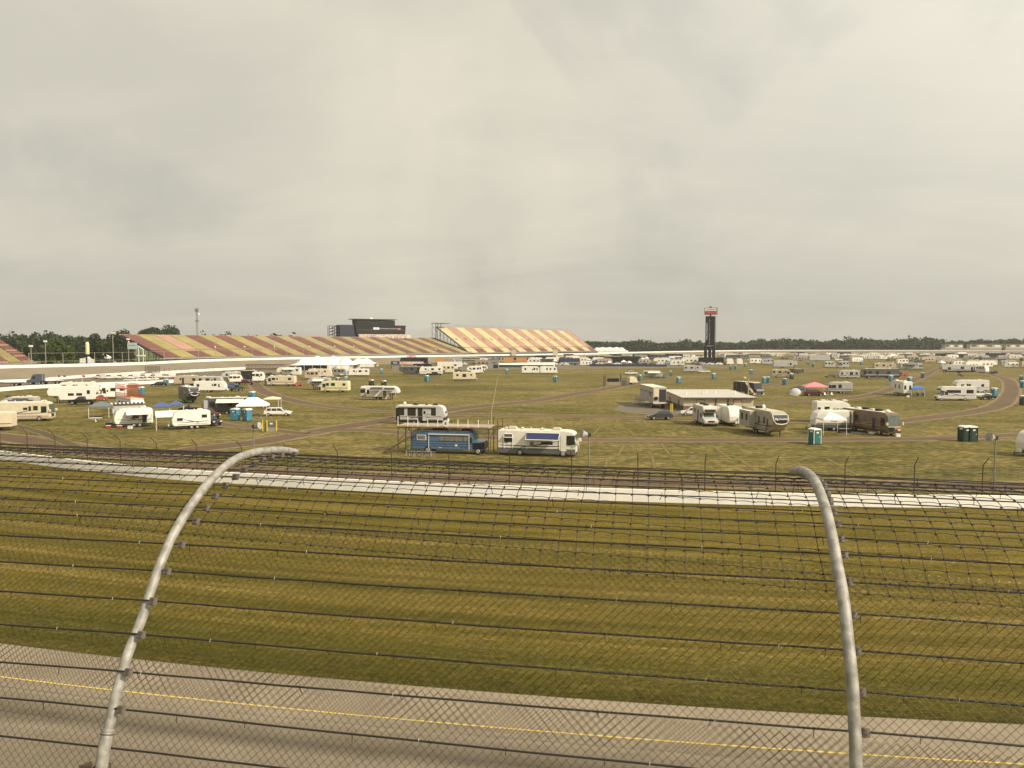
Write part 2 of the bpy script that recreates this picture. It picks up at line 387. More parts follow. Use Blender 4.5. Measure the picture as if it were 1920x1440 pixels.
# ------------------------------------------------------------------ dirt roads of the infield
def road_mat(name, mid, edgec, lo=0.0):
    m = gmat(name, [tuple(x*0.85 for x in mid), mid, tuple(x*1.15 for x in mid)], (0.05, 0.4, 3.0), bump=0.3)
    t = m.node_tree; bs = t.nodes['Principled BSDF']; src = bs.inputs['Base Color'].links[0].from_socket
    tcn = t.nodes.new('ShaderNodeTexCoord'); sp = t.nodes.new('ShaderNodeSeparateXYZ'); t.links.new(tcn.outputs['UV'], sp.inputs[0])
    nz = t.nodes.new('ShaderNodeTexNoise'); nz.inputs['Scale'].default_value = 0.35; nz.inputs['Detail'].default_value = 6; nz.inputs['Roughness'].default_value = 0.7
    t.links.new(tcn.outputs['Object'], nz.inputs['Vector'])
    def tm(op, a, b_):
        n = t.nodes.new('ShaderNodeMath'); n.operation = op
        for i, v in enumerate((a, b_)):
            if isinstance(v, (int, float)): n.inputs[i].default_value = v
            else: t.links.new(v, n.inputs[i])
        return n.outputs[0]
    d = tm('ABSOLUTE', tm('SUBTRACT', sp.outputs[1], 0.5), 0)
    d2 = tm('ADD', d, tm('MULTIPLY', tm('SUBTRACT', nz.outputs[0], 0.5), 0.30))
    r1 = t.nodes.new('ShaderNodeValToRGB'); t.links.new(d2, r1.inputs[0]); r1.color_ramp.elements[0].position = 0.24; r1.color_ramp.elements[1].position = 0.34
    mx = t.nodes.new('ShaderNodeMix'); mx.data_type = 'RGBA'; t.links.new(r1.outputs[0], mx.inputs[0]); t.links.new(src, mx.inputs[6]); mx.inputs[7].default_value = (*edgec,1)
    t.links.new(mx.outputs[2], bs.inputs['Base Color'])
    r2 = t.nodes.new('ShaderNodeValToRGB'); t.links.new(d2, r2.inputs[0]); r2.color_ramp.elements[0].position = 0.37; r2.color_ramp.elements[1].position = 0.46
    r2.color_ramp.elements[0].color = (1,1,1,1); r2.color_ramp.elements[1].color = (0,0,0,1)
    t.links.new(r2.outputs[0], bs.inputs['Alpha'])
    return m
M_dirt = road_mat('dirt_road', (0.130,0.090,0.052), (0.23,0.17,0.098))
M_rut = road_mat('tyre_ruts', (0.10,0.078,0.038), (0.20,0.15,0.075))
M_line = road_mat('worn_line', (0.19,0.145,0.062), (0.165,0.125,0.05))
rz = [0.004]
def road(name, px, w, mt, n=6):
    pts = spline([G(x, y, 0) for x, y in px], n); l = []; r_ = []
    rz[0] += 0.0008
    for i, p in enumerate(pts):
        d = (pts[min(i+1, len(pts)-1)]-pts[max(i-1, 0)]).normalized(); q = Vector((-d.y, d.x, 0))
        l.append(p + q*w/2 + Vector((0,0,rz[0]))); r_.append(p - q*w/2 + Vector((0,0,rz[0])))
    return ribbon(name, mt, l, r_, rows=1)
D = M_dirt
road('dirt_road', [(250,862),(310,851),(400,838),(480,829),(600,808),(735,786),(870,765),(1000,752),(1060,742),(1130,730),(1200,718),(1300,709),(1400,704),(1480,699),(1540,690),(1580,684)], 8.5, D)
road('dirt_road', [(445,704),(470,712),(485,728),(515,742),(580,757),(660,767),(730,772),(850,776),(1000,779),(1120,781),(1240,785),(1400,789),(1500,790),(1580,789)], 6.5, D)
road('dirt_road', [(640,806),(700,807),(780,813),(960,822),(1160,825),(1400,825),(1600,824),(1750,822),(1920,815),(2050,808)], 6.0, D)
road('dirt_road', [(1400,758),(1480,754),(1560,750),(1640,739),(1690,722),(1730,706),(1752,694),(1770,688)], 6.5, D)
road('dirt_road', [(1660,793),(1750,782),(1820,773),(1870,761),(1893,742),(1896,725),(1888,712),(1860,702),(1846,695)], 6.8, D)
road('dirt_road', [(1875,703),(1900,706),(1960,710)], 6, D)
road('dirt_road', [(-60,812),(30,822),(120,837),(220,852),(330,860)], 8, D)
road('dirt_road', [(370,786),(430,798),(480,802),(560,812),(600,812)], 5, D)
road('dirt_road', [(205,742),(235,729),(290,719),(330,714)], 5, D)
road('dirt_road', [(1360,742),(1440,722),(1500,713),(1560,705),(1640,700)], 5, D)
road('dirt_road', [(1325,694),(1380,688),(1440,684),(1520,677),(1560,673)], 6, D)
road('dirt_road', [(330,868),(520,886),(700,893),(960,900),(1240,905),(1500,908),(1920,912),(2200,914)], 7, M_dirt)
road('tyre_ruts', [(600,728),(660,720),(700,722),(760,725)], 3.5, M_rut)
road('tyre_ruts', [(1700,706),(1760,708),(1830,712),(1880,715)], 4, M_rut)
for q in ([(700,728),(760,735),(850,741),(920,748),(1000,750)], [(800,714),(850,721),(950,726),(1040,733),(1130,737)],
          [(1020,712),(1100,716),(1190,720)], [(0,757),(60,745),(140,735),(230,722)], [(0,790),(80,812),(160,846)],
          [(1180,741),(1240,745),(1340,752)]):
    road('tyre_ruts', q, 2.6, M_rut)
for X, Y, a in ((1160,560,[(187,920,225,965),(325,980,380,1040),(70,980,130,1035),(320,1090,380,1170),(430,910,560,990),(610,960,750,1040),(700,1100,850,1210),(900,1200,1060,1310),(990,1100,1150,1170),(1200,1200,1400,1290),(1560,1200,1800,1330)]),
                (880,560,[(620,900,570,930),(850,900,790,960),(1110,910,1095,965),(980,965,930,1020),(1190,980,1240,1030),(1160,1095,1110,1185),(1035,1190,1015,1280),(1370,1180,1390,1270),(1440,1090,1500,1170)])):
    for x0,y0,x1,y1 in a:
        road('worn_line', [(X+x0/4,Y+y0/4),(X+(x0+x1)/8,Y+(y0+y1)/8),(X+x1/4,Y+y1/4)], 0.45, M_line, 3)
def sheet(name, px, mt, z):
    vs = [G(x, y, 0)+Vector((0,0,z)) for x, y in px]
    b = MB(); b.add(vs, [tuple(range(len(vs)))]); o = b.build(name, mt, fix=False); o['kind'] = 'structure'
    if o.data.polygons[0].normal.z < 0: o.data.flip_normals()
    return o
sheet('paved_yard', [(1150,770),(1165,758),(1200,752),(1300,752),(1330,765),(1330,778),(1280,781),(1180,776)], M_asph2, 0.05)
sheet('access_road', [(-200,742),(0,728),(120,724),(290,716.5),(400,709),(520,702),(660,696.5),(720,694),(700,689),(460,694),(280,699),(120,710),(-100,722)], M_asph2, 0.006)
sheet('pit_road', [(735,696),(900,693.5),(1170,690.5),(1330,689),(1400,691),(1330,684.5),(1170,683),(900,684),(735,687)], M_asph2, 0.010)
# ------------------------------------------------------------------ far banking and its walls
def hn(a, b_): d = (b_-a); d.z = 0; d.normalize(); return Vector((-d.y, d.x, 0))
M_white = mat('white_wall_paint', (0.78,0.74,0.66), 0.7, var=0.1, scale=0.15)
M_nearw = mat('white_concrete_wall', (0.88,0.85,0.78), 0.75, var=0.1, scale=0.6)
n = len(bank_out); ins = []; foot = []
for i, p in enumerate(bank_out):
    q = hn(bank_out[max(i-1,0)], bank_out[min(i+1,n-1)])
    if (ctr - p).dot(q) < 0: q = -q
    ins.append(p + q*21 + Vector((0,0,-5.95))); foot.append(q)
ribbon('banked_speedway', M_bank, bank_out, ins, rows=4)
def wall(name, line, h, w, mt, label, z0=0.0, cat='wall', joints=0):
    b = MB(); n = len(line)
    pr = []
    for i, p in enumerate(line):
        q = hn(line[max(i-1,0)], line[min(i+1,n-1)])*w/2
        pr.append((p-q, p+q))
    vs = []
    for a, c in pr: vs += [a+Vector((0,0,z0)), c+Vector((0,0,z0)), c+Vector((0,0,h)), a+Vector((0,0,h))]
    fs = []
    for i in range(n-1):
        for k in range(4): fs.append((i*4+k, i*4+(k+1)%4, (i+1)*4+(k+1)%4, (i+1)*4+k))
    fs += [(3,2,1,0), tuple((n-1)*4+k for k in range(4))]
    b.add(vs, fs); o = b.build(name, mt); return tag(o, label, cat)
wall('outer_wall', bank_out, 1.25, 0.4, M_white, 'long white wall topping the far banked speedway below the grandstands', -3)
# low earth berm behind the outer wall so nothing floats
ribbon('berm', M_field, [p+Vector((0,0,-0.05)) - foot[i]*0.1 for i, p in enumerate(bank_out)], [p - foot[i]*16 + Vector((0,0,-6.0)) for i, p in enumerate(bank_out)])
wall('concrete_wall', wall_line, 1.1, 0.3, M_nearw, 'white concrete retaining wall between the mown grass and the infield fence', -0.3)
nw = spline([G(x,y,0) for x,y in [(-200,752),(0,734),(60,729),(115,726.5),(200,723),(290,719.5),(350,716)]],4)
wall('concrete_wall', nw, 1.15, 0.3, M_white, 'low white barrier wall in front of the grey access road at the left', -0.1)
nw2 = spline([G(x,y,0) for x,y in [(-100,722),(60,716),(120,711),(175,707),(262,701.5),(288,699)]],4)
wall('concrete_wall', nw2, 1.2, 0.3, M_white, 'white wall behind the row of white utility trucks', -0.1)
nw3 = spline([G(x,y,0) for x,y in [(285,702.5),(340,699),(400,695.5),(460,692.5)]],4)
wall('concrete_wall', nw3, 1.3, 0.3, M_white, 'white wall running right from the dark mesh gate fence', -0.1)
nw4 = [G(1480,697,0), G(1620,694,0)]

M_steel = mat('galvanised_steel', (0.30,0.29,0.26), 0.5, 0.5, var=0.25, scale=6)
M_rust = mat('rusty_steel', (0.10,0.065,0.045), 0.75, 0.2, var=0.35, scale=5)
M_dark = mat('dark_steel', (0.035,0.037,0.042), 0.5, 0.2)
M_cable = mat('dark_wire_rope', (0.022,0.018,0.014), 0.6, 0.1, var=0.3, scale=8)
M_black = mat('black_rubber', (0.018,0.017,0.016), 0.75)
M_navy = mat('navy_panels', (0.016,0.022,0.040), 0.5)
M_sign = mat('sign_white', (0.75,0.74,0.70), 0.5, var=0.03)
M_red = mat('sign_red', (0.42,0.03,0.03), 0.5)

# security fence behind the white wall: slanted post tops, mesh and wires
sf = empty('security_fence', G(960,925,0), 0, 'tall wire security fence with slanted post tops behind the white wall', 'fence')
inv = -sf.location
posts = [-60,2,52,105,165,227,295,370,455,540,634,735,842,955,1072,1196,1321,1453,1583,1713,1840,1975]
pp = []
for x in posts:
    d0 = G(x, np.interp(x, [a for a,_ in wallpx], [b_ for _,b_ in wallpx]), 0); p = d0 + Vector((d0.x, d0.y, 0)).normalized()*1.2; pp.append(p)
tops = []
for i, p in enumerate(pp):
    q = hn(pp[max(i-1,0)], pp[min(i+1,len(pp)-1)])
    if q.dot(p) > 0: q = -q          # towards the camera
    b = MB(); jit = random.uniform(-0.12,0.12); b.tube([p+inv, p+inv+Vector((jit*0.3,0,3.55))], 0.05, 8); b.tube([p+inv+Vector((jit*0.3,0,3.55)), p+inv+q*0.75+Vector((jit,0,4.35))], 0.04, 6)
    b.build('post', M_rust, sf); tops.append(q)
for i in range(len(pp)-1):
    for k in (1,2):
        p = pp[i].lerp(pp[i+1], k/3); b = MB(); b.tube([p+inv, p+inv+Vector((0,0,1.7+0.25*((i+k)%2)))], 0.025, 5); b.build('stake', M_rust, sf)
b = MB()
for z in (0.35,0.75,1.15,1.55,1.95,2.35,2.75,3.1,3.4):
    b.tube([p+inv+Vector((0,0,z)) for p in pp], 0.011, 3)
for f_ in (0.3,0.65,0.97): b.tube([p+inv+tops[i]*0.75*f_+Vector((0,0,3.55+0.8*f_)) for i, p in enumerate(pp)], 0.010, 3)
b.build('wire', M_rust, sf, fix=False)
b = MB()
for i in range(len(pp)-1):
    L = (pp[i+1]-pp[i]).length; m_ = max(2, int(L/0.55))
    for k in range(m_):
        p = pp[i].lerp(pp[i+1], (k+0.5)/m_); b.tube([p+inv+Vector((0,0,0.1)), p+inv+Vector((0,0,3.4))], 0.006, 3, cap=False)
b.build('mesh_wire', M_rust, sf, fix=False)
# horn loudspeakers on poles
for x, yb, yt, lab, sd in ((477,889,797,'loudspeaker pole left of the yellow bollards, standing by the wire fence',1),(1104,926,812,'loudspeaker pole to the right of the white and grey motorhome',-1),(1863,935,818,'loudspeaker pole beside the wire fence at the far right',-1)):
    g = G(x, yb+1.5, 0)
    t_ = empty('loudspeaker_pole', g, 0, lab, 'loudspeaker', 'loudspeaker poles along the fence')
    zt = at(x, yt, g.y).z
    b = MB(); b.cyl((0,0,0), 0.065, zt, seg=8); b.build('pole', M_steel, t_)
    b = MB(); b.tube([(sd*0.1,0,zt-0.15),(sd*0.32,-0.06,zt-0.12),(sd*0.75,-0.2,zt-0.02)], [0.13,0.24,0.42], 12); b.build('horn', mat('speaker_grey',(0.42,0.41,0.38),0.6,c2=(0.2,0.19,0.18),scale=3), t_, bevel=0.03)
    b = MB(); b.box(-0.16,0.16,-0.14,0.14,zt-0.3,zt+0.02); b.build('bracket', M_dark, t_)

# ------------------------------------------------------------------ grandstands
SU = Vector((0.5277,0.8494,0)); SN = Vector((-0.8494,0.5277,0)); S0 = Vector((-173.5,385,0))*1.12
def seatmat(nm, c, v=0.16): return mat(nm, c, 0.65, var=v, scale=0.12)
M_sr = seatmat('faded_red_seats',(0.20,0.088,0.062)); M_sr2 = seatmat('dull_red_seats',(0.165,0.07,0.053)); M_sr3 = seatmat('pink_faded_seats',(0.41,0.25,0.18))
M_sy = seatmat('yellow_seats',(0.34,0.275,0.10)); M_sy2 = seatmat('pale_green_seats',(0.29,0.27,0.145),0.25); M_sy3 = seatmat('pale_yellow_seats',(0.54,0.45,0.26))
M_alu = mat('aluminium_deck', (0.42,0.40,0.35), 0.5, 0.3, var=0.2, scale=0.4); M_sg = seatmat('grey_green_seats',(0.45,0.45,0.36))
M_conc = mat('concrete', (0.30,0.27,0.22), 0.85, var=0.2, scale=0.3)
def stand(name, label, s0, s1, depth, z0, z1, rows, start, period, pal, O=S0, U=SU, Nn=SN, gapt=0.28, aisle=None, side=M_dark):
    root = empty(name, O+U*s0, 0, label, 'grandstand'); base = Vector(root.location)
    rel = lambda s, t_, z: (U*(s-s0) + Nn*t_ + Vector((0,0,z)))
    # seat blocks: one mesh per tier
    secs = []; s = start
    while s < s1:
        a, c = max(s, s0), min(s+period, s1)
        if c > a: secs.append((a, c, int(round((s-start)/period))))
        s += period
    for tier, (t0, t1) in enumerate(((0, gapt), (gapt, 1.0))):
        b = MB(); r0, r1 = int(rows*t0), int(rows*t1)
        for r in range(r0, r1):
            ta, tb = depth*r/rows, depth*(r+1)/rows; za = z0 + (z1-z0)*r/rows; zb = z0 + (z1-z0)*(r+1)/rows
            for a, c, k in secs:
                g_ = 0.35
                vs = [rel(a+g_,ta,za),rel(c-g_,ta,za),rel(c-g_,ta,zb),rel(a+g_,ta,zb),rel(a+g_,tb,zb),rel(c-g_,tb,zb)]
                mm = pal(k, tier, r, rows)
                b.add(vs, [(0,1,2,3)], 0 if r % 1 else mm)
                b.add([vs[3],vs[2],vs[5],vs[4]], [(0,1,2,3)], mm)
                # aisle strip
                if c < s1: b.add([rel(c-g_,ta,za+0.02),rel(c+g_,ta,za+0.02),rel(c+g_,tb,zb+0.02),rel(c-g_,tb,zb+0.02)], [(0,1,2,3)], 6)
        b.build('seating_tier', [M_sr,M_sr2,M_sr3,M_sy,M_sy2,M_sy3,M_alu,M_sg], root, fix=False)
    # walkway with rail between tiers, front wall, side walls, back fence
    b = MB(); zg = z0+(z1-z0)*gapt; tg = depth*gapt
    def bar(sa, sb, t_, za, zb, w=0.3):
        v = [rel(sa,t_-w/2,za),rel(sb,t_-w/2,za),rel(sb,t_+w/2,za),rel(sa,t_+w/2,za),rel(sa,t_-w/2,zb),rel(sb,t_-w/2,zb),rel(sb,t_+w/2,zb),rel(sa,t_+w/2,zb)]
        return v, [(3,2,1,0),(4,5,6,7),(0,1,5,4),(1,2,6,5),(2,3,7,6),(3,0,4,7)]
    b.add(*bar(s0, s1, tg, zg+0.9, zg+1.15, 0.12))
    s = s0
    while s < s1: b.add(*bar(s, s+0.15, tg, zg-0.2, zg+1.1, 0.15)); s += 6
    b.build('walkway_rail', mat('rail_steel',(0.34,0.22,0.17),0.6,0.2), root)
    b = MB(); b.add(*bar(s0-1, s1+1, -1.2, -6, z0-0.9, 0.5)); b.build('front_wall', M_dark, root)
    b = MB(); b.add(*bar(s0-1, s1+1, -0.9, z0-1.0, z0-0.1, 0.4)); b.build('front_deck', M_conc, root)
    b = MB(); b.add(*bar(s0, s1, depth+0.4, z1-0.6, z1+0.25, 0.15)); b.build('back_fence', mat('back_fence_mesh',(0.36,0.27,0.20),0.6), root)
    nn = 9
    for sE in (s0+0.1, s1-0.1):
        b = MB()
        for k in range(nn+1):
            t_ = depth*k/nn; z = z0+(z1-z0)*k/nn; b.tube([rel(sE,t_,-6), rel(sE,t_,z-0.3)], 0.16, 4)
            if k: b.tube([rel(sE,depth*(k-1)/nn,0.5), rel(sE,t_,z-0.6)], 0.1, 4)
        b.tube([rel(sE,0,z0-0.5), rel(sE,depth,z1-0.5)], 0.35, 4)
        b.tube([rel(sE,0,z0+0.7), rel(sE,depth,z1+0.7)], 0.08, 4)
        b.build('steel_frame', side, root)
    b = MB(); b.add([rel(s0,0.5,z0-0.7),rel(s1,0.5,z0-0.7),rel(s1,depth,z1-0.7),rel(s0,depth,z1-0.7)], [(0,1,2,3)]); b.build('underside', M_dark, root, fix=False)
    return root, rel
def pal_low(k, tier, r, rows):
    yellow = k % 2 == 1
    if tier == 0:
        if yellow: return 3 if r > rows*0.09 or k < 8 else 4
        return 1
    if yellow:
        if k <= 7: return (3, 4)[1 if (r % 4 == 0) else 0]
        return 4 if (r*3+k) % 5 < 3 else 3
    return 2 if k == 2 else (0 if r % 3 else 1)
low, _ = stand('grandstand', 'long low grandstand of faded red and yellow seat blocks', -4.5, 300, 42.5, 6.6, 19.8, 34, -4.4, 10.64, pal_low, side=M_dark)
def pal_hi(k, tier, r, rows):
    yellow = k % 2 == 0
    if tier == 0: return 5 if yellow else 0
    return 5 if yellow else 2
hi, relh = stand('grandstand', 'tall pale yellow and pink grandstand rising right of the press box', 295, 559, 37, 6.4, 30.0, 44, 295, 14.6, pal_hi, gapt=0.17)
# tunnel mouths halfway up
for i in range(18):
    b = MB(); s = 7 + i*14.6; t_ = 37*0.47; z = 6.4+23.6*0.47
    for dt in (0,): 
        o_ = SU*s + SN*t_ + Vector((0,0,z+0.35)); b.add([o_-SU*1.0, o_+SU*1.0, o_+SU*1.0+SN*2.8+Vector((0,0,1.9)), o_-SU*1.0+SN*2.8+Vector((0,0,1.9))], [(0,1,2,3)])
    b.build('stair_mouth', M_dark, hi, fix=False)
b = MB()   # gantry and camera deck on the top left corner
for s, t_ in ((-6,37),(-1,37),(-6,31),(-1,31)): b.tube([SU*s+SN*t_+Vector((0,0,8)), SU*s+SN*t_+Vector((0,0,33))], 0.2, 4)
for z in (22,27,33): b.add([SU*-8+SN*30+Vector((0,0,z)),SU*12+SN*30+Vector((0,0,z)),SU*12+SN*37+Vector((0,0,z)),SU*-8+SN*37+Vector((0,0,z)),
        SU*-8+SN*30+Vector((0,0,z+.4)),SU*12+SN*30+Vector((0,0,z+.4)),SU*12+SN*37+Vector((0,0,z+.4)),SU*-8+SN*37+Vector((0,0,z+.4))],[(0,1,2,3),(4,5,6,7),(0,1,5,4),(1,2,6,5),(2,3,7,6),(3,0,4,7)]) if z==33 else None
for z in (14,20,26): b.tube([SU*-6+SN*31+Vector((0,0,z)), SU*-6+SN*37+Vector((0,0,z+4))], 0.12, 4); b.tube([SU*-6+SN*31+Vector((0,0,z)), SU*-1+SN*31+Vector((0,0,z+4))], 0.12, 4)
b.build('gantry', M_dark, hi)
b = MB()
for i in range(18): s = 4+i*15; b.tube([SU*s+SN*37.4+Vector((0,0,29.7)), SU*s+SN*37.4+Vector((0,0,32.6))], 0.12, 4)
b.tube([SU*0+SN*37.4+Vector((0,0,32.2)), SU*262+SN*37.4+Vector((0,0,32.2))], 0.09, 4); b.tube([SU*0+SN*37.4+Vector((0,0,31)), SU*262+SN*37.4+Vector((0,0,31))], 0.05, 4)
b.build('top_rail', M_steel, hi)
# left edge stand
pa = G(64, 680.5, 5.3); pb = Vector((-210,235,5.8)); U2 = (pb-pa); U2.z = 0; U2.normalize(); N2 = Vector((U2.y, -U2.x, 0)); 
N2 = Vector((-0.955,0.296,0))
def pal_left(k, tier, r, rows):
    if k % 2: return 3 if r % 4 else 4
    return 0 if r % 4 else 2
stand('grandstand', 'red and yellow grandstand cut off by the left edge of the photo', 0, 80, 33, 5.9, 22.3, 26, 0, 11.0, pal_left, O=Vector((pa.x,pa.y,0)), U=U2, Nn=N2, gapt=0.2)

# catch fence of the main straight, standing on the far wall
cf = empty('catch_fence', bank_out[8], 0, 'thin far catch fence with white posts along the wall before the grandstands', 'fence'); o_ = -Vector(bank_out[8])
line = [p for p in bank_out if -330 < p.x and p.y < 820 and p.x < 100]
L = [0]
for i in range(1, len(line)): L.append(L[-1]+(line[i]-line[i-1]).length)
def along(d):
    for i in range(1, len(line)):
        if L[i] >= d: return line[i-1].lerp(line[i], (d-L[i-1])/(L[i]-L[i-1]))
    return line[-1]
d = 70; M_post = mat('pale_post', (0.38,0.33,0.26), 0.6, 0.2)
while d < L[-1]:
    p = along(d)+o_; b = MB(); b.tube([p+Vector((0,0,1)), p+Vector((0,0,6.3))], 0.11, 4); b.build('post', M_post, cf); d += 14
for z in (2.6,6.2):
    b = MB(); b.tube([along(dd)+o_+Vector((0,0,z)) for dd in np.arange(70, L[-1], 14)], 0.06, 4); b.build('cable', M_post, cf, fix=False)

# gate fence of dark mesh before the left wall
gf = empty('mesh_fence', G(272,706,0), 0, 'dark curved mesh fence end at the track opening by the white wall', 'fence')
M_mesh = mat('dark_fence_mesh', (0.10,0.088,0.07), 0.7, 0.2, trans=0.42)
pts = [G(272,706,0),G(300,704,0),(G(340,702,0)),G(400,699,0)]; b = MB(); b2 = MB(); o_ = -Vector(gf.location)
hs = [3.6,4.0,1.9,1.8]
pts = spline(pts, 4); hh = np.interp(range(len(pts)), [0,4,5,12], [4.6,4.2,3.2,2.6])
for i, p in enumerate(pts): MB().tube([p+o_, p+o_+Vector((0,0,hh[i]))], 0.07, 5).build('post', M_rust, gf)
for i in range(4): b2.add([pts[i]+o_+Vector((0,0,0.1)), pts[i+1]+o_+Vector((0,0,0.1)), pts[i+1]+o_+Vector((0,0,hh[i+1])), pts[i]+o_+Vector((0,0,hh[i]))], [(0,1,2,3)])
b2.build('mesh_panel', M_mesh, gf, fix=False)

# ------------------------------------------------------------------ press box
def box_at(pxl, pxr, pyt, pyb, Y, dy, name, mt, parent, dyaw=0, bevel=0):
    a = at(pxl, pyb, Y); c = at(pxr, pyt, Y); o = Vector(parent.location); b = MB()
    b.box(a.x-o.x, c.x-o.x, Y-o.y, Y+dy-o.y, a.z-o.z, c.z-o.z); return b.build(name, mt, parent, bevel=bevel)
YP = 560.0
pc = at(690, 645, YP); YS = 650/560; press = empty('press_box', (pc.x*YS, YP*YS, CH-CH*YS), 0, 'black press box and suite building standing above the grandstand', 'building')
M_blk = mat('black_cladding', (0.014,0.014,0.015), 0.6, spec=0.25, var=0.3, scale=0.2); M_gl = mat('tinted_glass', (0.02,0.021,0.019), 0.3, spec=0.35, var=0.2, scale=0.1)
YA = R(28)     # the building follows the track, so it turns away to the right
press.rotation_euler = (0,0,YA); press.scale = (YS,YS,YS*.71); press.location.z += YS*17*.29
def pbx(x0,x1,y0,y1,z0,z1,nm,mt,bevel=0): return MB().box(x0,x1,y0,y1,z0,z1).build(nm, mt, press, bevel=bevel)
k = YP/F
body = MB(); prof = [(-24.5,18.2),(-24.5,32.0),(29.5,28.8),(30.6,27.6),(29.2,18.8),(26,18.2)]
body.prism([(-8.5,23.4),(-9.5,33.0),(29.5,32.6),(29.0,23.6)], 0, 13); body.build('suite_block', M_blk, press)
pbx(-20.5,-8.6,1.5,12,20.6,32.8,'stair_block',M_navy)
MB().prism([(-8,33.0),(-8.4,38.4),(22.0,38.0),(22.0,32.0)], 3, 12).build('upper_storey', M_blk, press)
pbx(-11,23.0,2,13,38.6,39.2,'roof_slab',M_dark)
pbx(-7.6,21.6,2.9,2.97,33.6,37.4,'upper_glass',M_gl)
pbx(-8.2,28.6,-0.08,-0.01,24.4,27.4,'suite_glass',M_gl)
pbx(-8.2,28.6,-0.06,-0.01,27.7,28.0,'fascia',mat('grey_trim',(0.12,0.11,0.10)))
pbx(-6.5,29.5,0.5,12,19.5,23.35,'club_level',mat('club_level_wall',(0.14,0.125,0.105)))
b = MB()
for i in range(10): x = -5+i*3.7; b.tube([(x,0.3,15),(x,0.3,23.3)],0.18,4)
b.build('column', M_dark, press)
pbx(3,5.5,5,7,39.3,40.6,'roof_unit',M_sign)
sg = pbx(4.2,8.6,-0.22,-0.09,28.2,30.3,'logo_panel',M_sign); text('MIS', 1.5, M_navy, sg, (6.4,-0.26,29.2), (math.pi/2,0,0))
sg = pbx(22.6,25.6,-0.22,-0.09,28.0,30.0,'logo_panel',M_red); text('Fifth', 1.1, M_sign, sg, (24.1,-0.26,29.0), (math.pi/2,0,0))
text('MICHIGAN INTERNATIONAL SPEEDWAY', 1.0, M_sign, press, (15.6,-0.12,29.2), (math.pi/2,0,0), sx=0.78)
b = MB()   # open stair tower at the left
for x in (-27.5,-24,-20.5):
    for y in (3,8): b.tube([(x,y,8),(x,y,31.5)], 0.22, 4)
for z in (19,22.2,25.4,28.6,31.4): b.box(-27.6,-20.4,2.8,8.2,z,z+0.35)
for i in range(4): z = 19+3.2*i; b.tube([(-27,4,z),(-21,4,z+3.2)], 0.3, 4)
b.build('stair_tower', M_navy, press)
# pale crowd seats under the press box
b = MB()
for r in range(5):
    for i in range(60):
        b.box(-8+i*0.66+r*0.1, -7.6+i*0.66+r*0.1, -6+r*1.1, -5.4+r*1.1, 18.9+r*0.85, 19.9+r*0.85, random.choice([0,0,1,2]))
b.build('club_seat', [mat('pale_club_seat',(0.8,0.7,0.6)), mat('pink_club_seat',(0.65,0.4,0.34)), M_alu], press, fix=False)['kind'] = 'stuff'

# ------------------------------------------------------------------ scoring pylon
YY = 560.0; pb_ = at(1331, 678, YY); py = empty('scoring_pylon', (pb_.x, YY, 0), R(-14), 'tall black scoring pylon with a white and red sign on top', 'scoreboard')
zt = at(1331,577,YY).z; z1 = at(1331,593,YY).z; zm = at(1331,652,YY).z; zs = at(1331,590,YY).z
for x in (-3.2,-0.2,2.6):
    for y in (-1.6,1.6): MB().tube([(x,y,0),(x,y,zm+1)], 1.15, 8).build('leg', M_blk, py)
MB().box(-3.5,3.3,-2,2,zm,z1).build('display_shaft', M_blk, py, bevel=0.15)
b = MB(); b.box(3.6,4.0,-0.3,0.3,zm,z1-0.2); b.tube([(3.3,0,z1-1),(3.9,0,z1-1)],0.15,4); b.tube([(3.3,0,zm+1),(3.9,0,zm+1)],0.15,4); b.build('side_mast', M_steel, py)
M_led = mat('lit_digits', (0.8,0.8,0.9), 0.5, var=0.3, scale=2)
text('MICHIGAN', 1.7, M_led, py, (-2.4,-2.05,(z1+zm)/2+0.5), (math.pi/2, math.pi/2*3, 0), sx=1.45)
for i in range(20):
    z = z1-2-i*0.95
    text(str(i+1), 0.85, M_led, py, (-0.6,-2.05,z), (math.pi/2,0,0))
text('SPEEDWAY', 0.95, M_led, py, (-0.1,-2.05,zm+1.3), (math.pi/2,0,0), shear=0.3, sx=1.0)
MB().tube([(0,0,z1),(0,0,zs+1.0)], 0.6, 8).build('neck', M_dark, py)
hd = MB().box(-4.4,5.0,-2.2,2.2,zs,zt).build('sign_box', mat('sign_frame',(0.28,0.26,0.24)), py, bevel=0.1)
zmid = zs+(zt-zs)*0.52
MB().box(-3.9,3.9,-2.32,-2.21,zmid,zt-0.5).build('white_panel', M_sign, hd)
MB().box(-3.9,3.9,-2.32,-2.21,zs+0.3,zmid-0.25).build('red_panel', M_red, hd)
text('MICHIGAN', 1.25, M_dark, hd, (0,-2.4,(zmid+zt-0.5)/2), (math.pi/2,0,0), shear=0.4)
text('SPEEDWAY', 1.15, mat('pale_red_lettering',(0.62,0.36,0.32)), hd, (0,-2.4,(zs+zmid)/2), (math.pi/2,0,0))
MB().box(-1,0.8,-0.6,0.6,zt,zt+0.9).build('beacon', M_dark, hd)

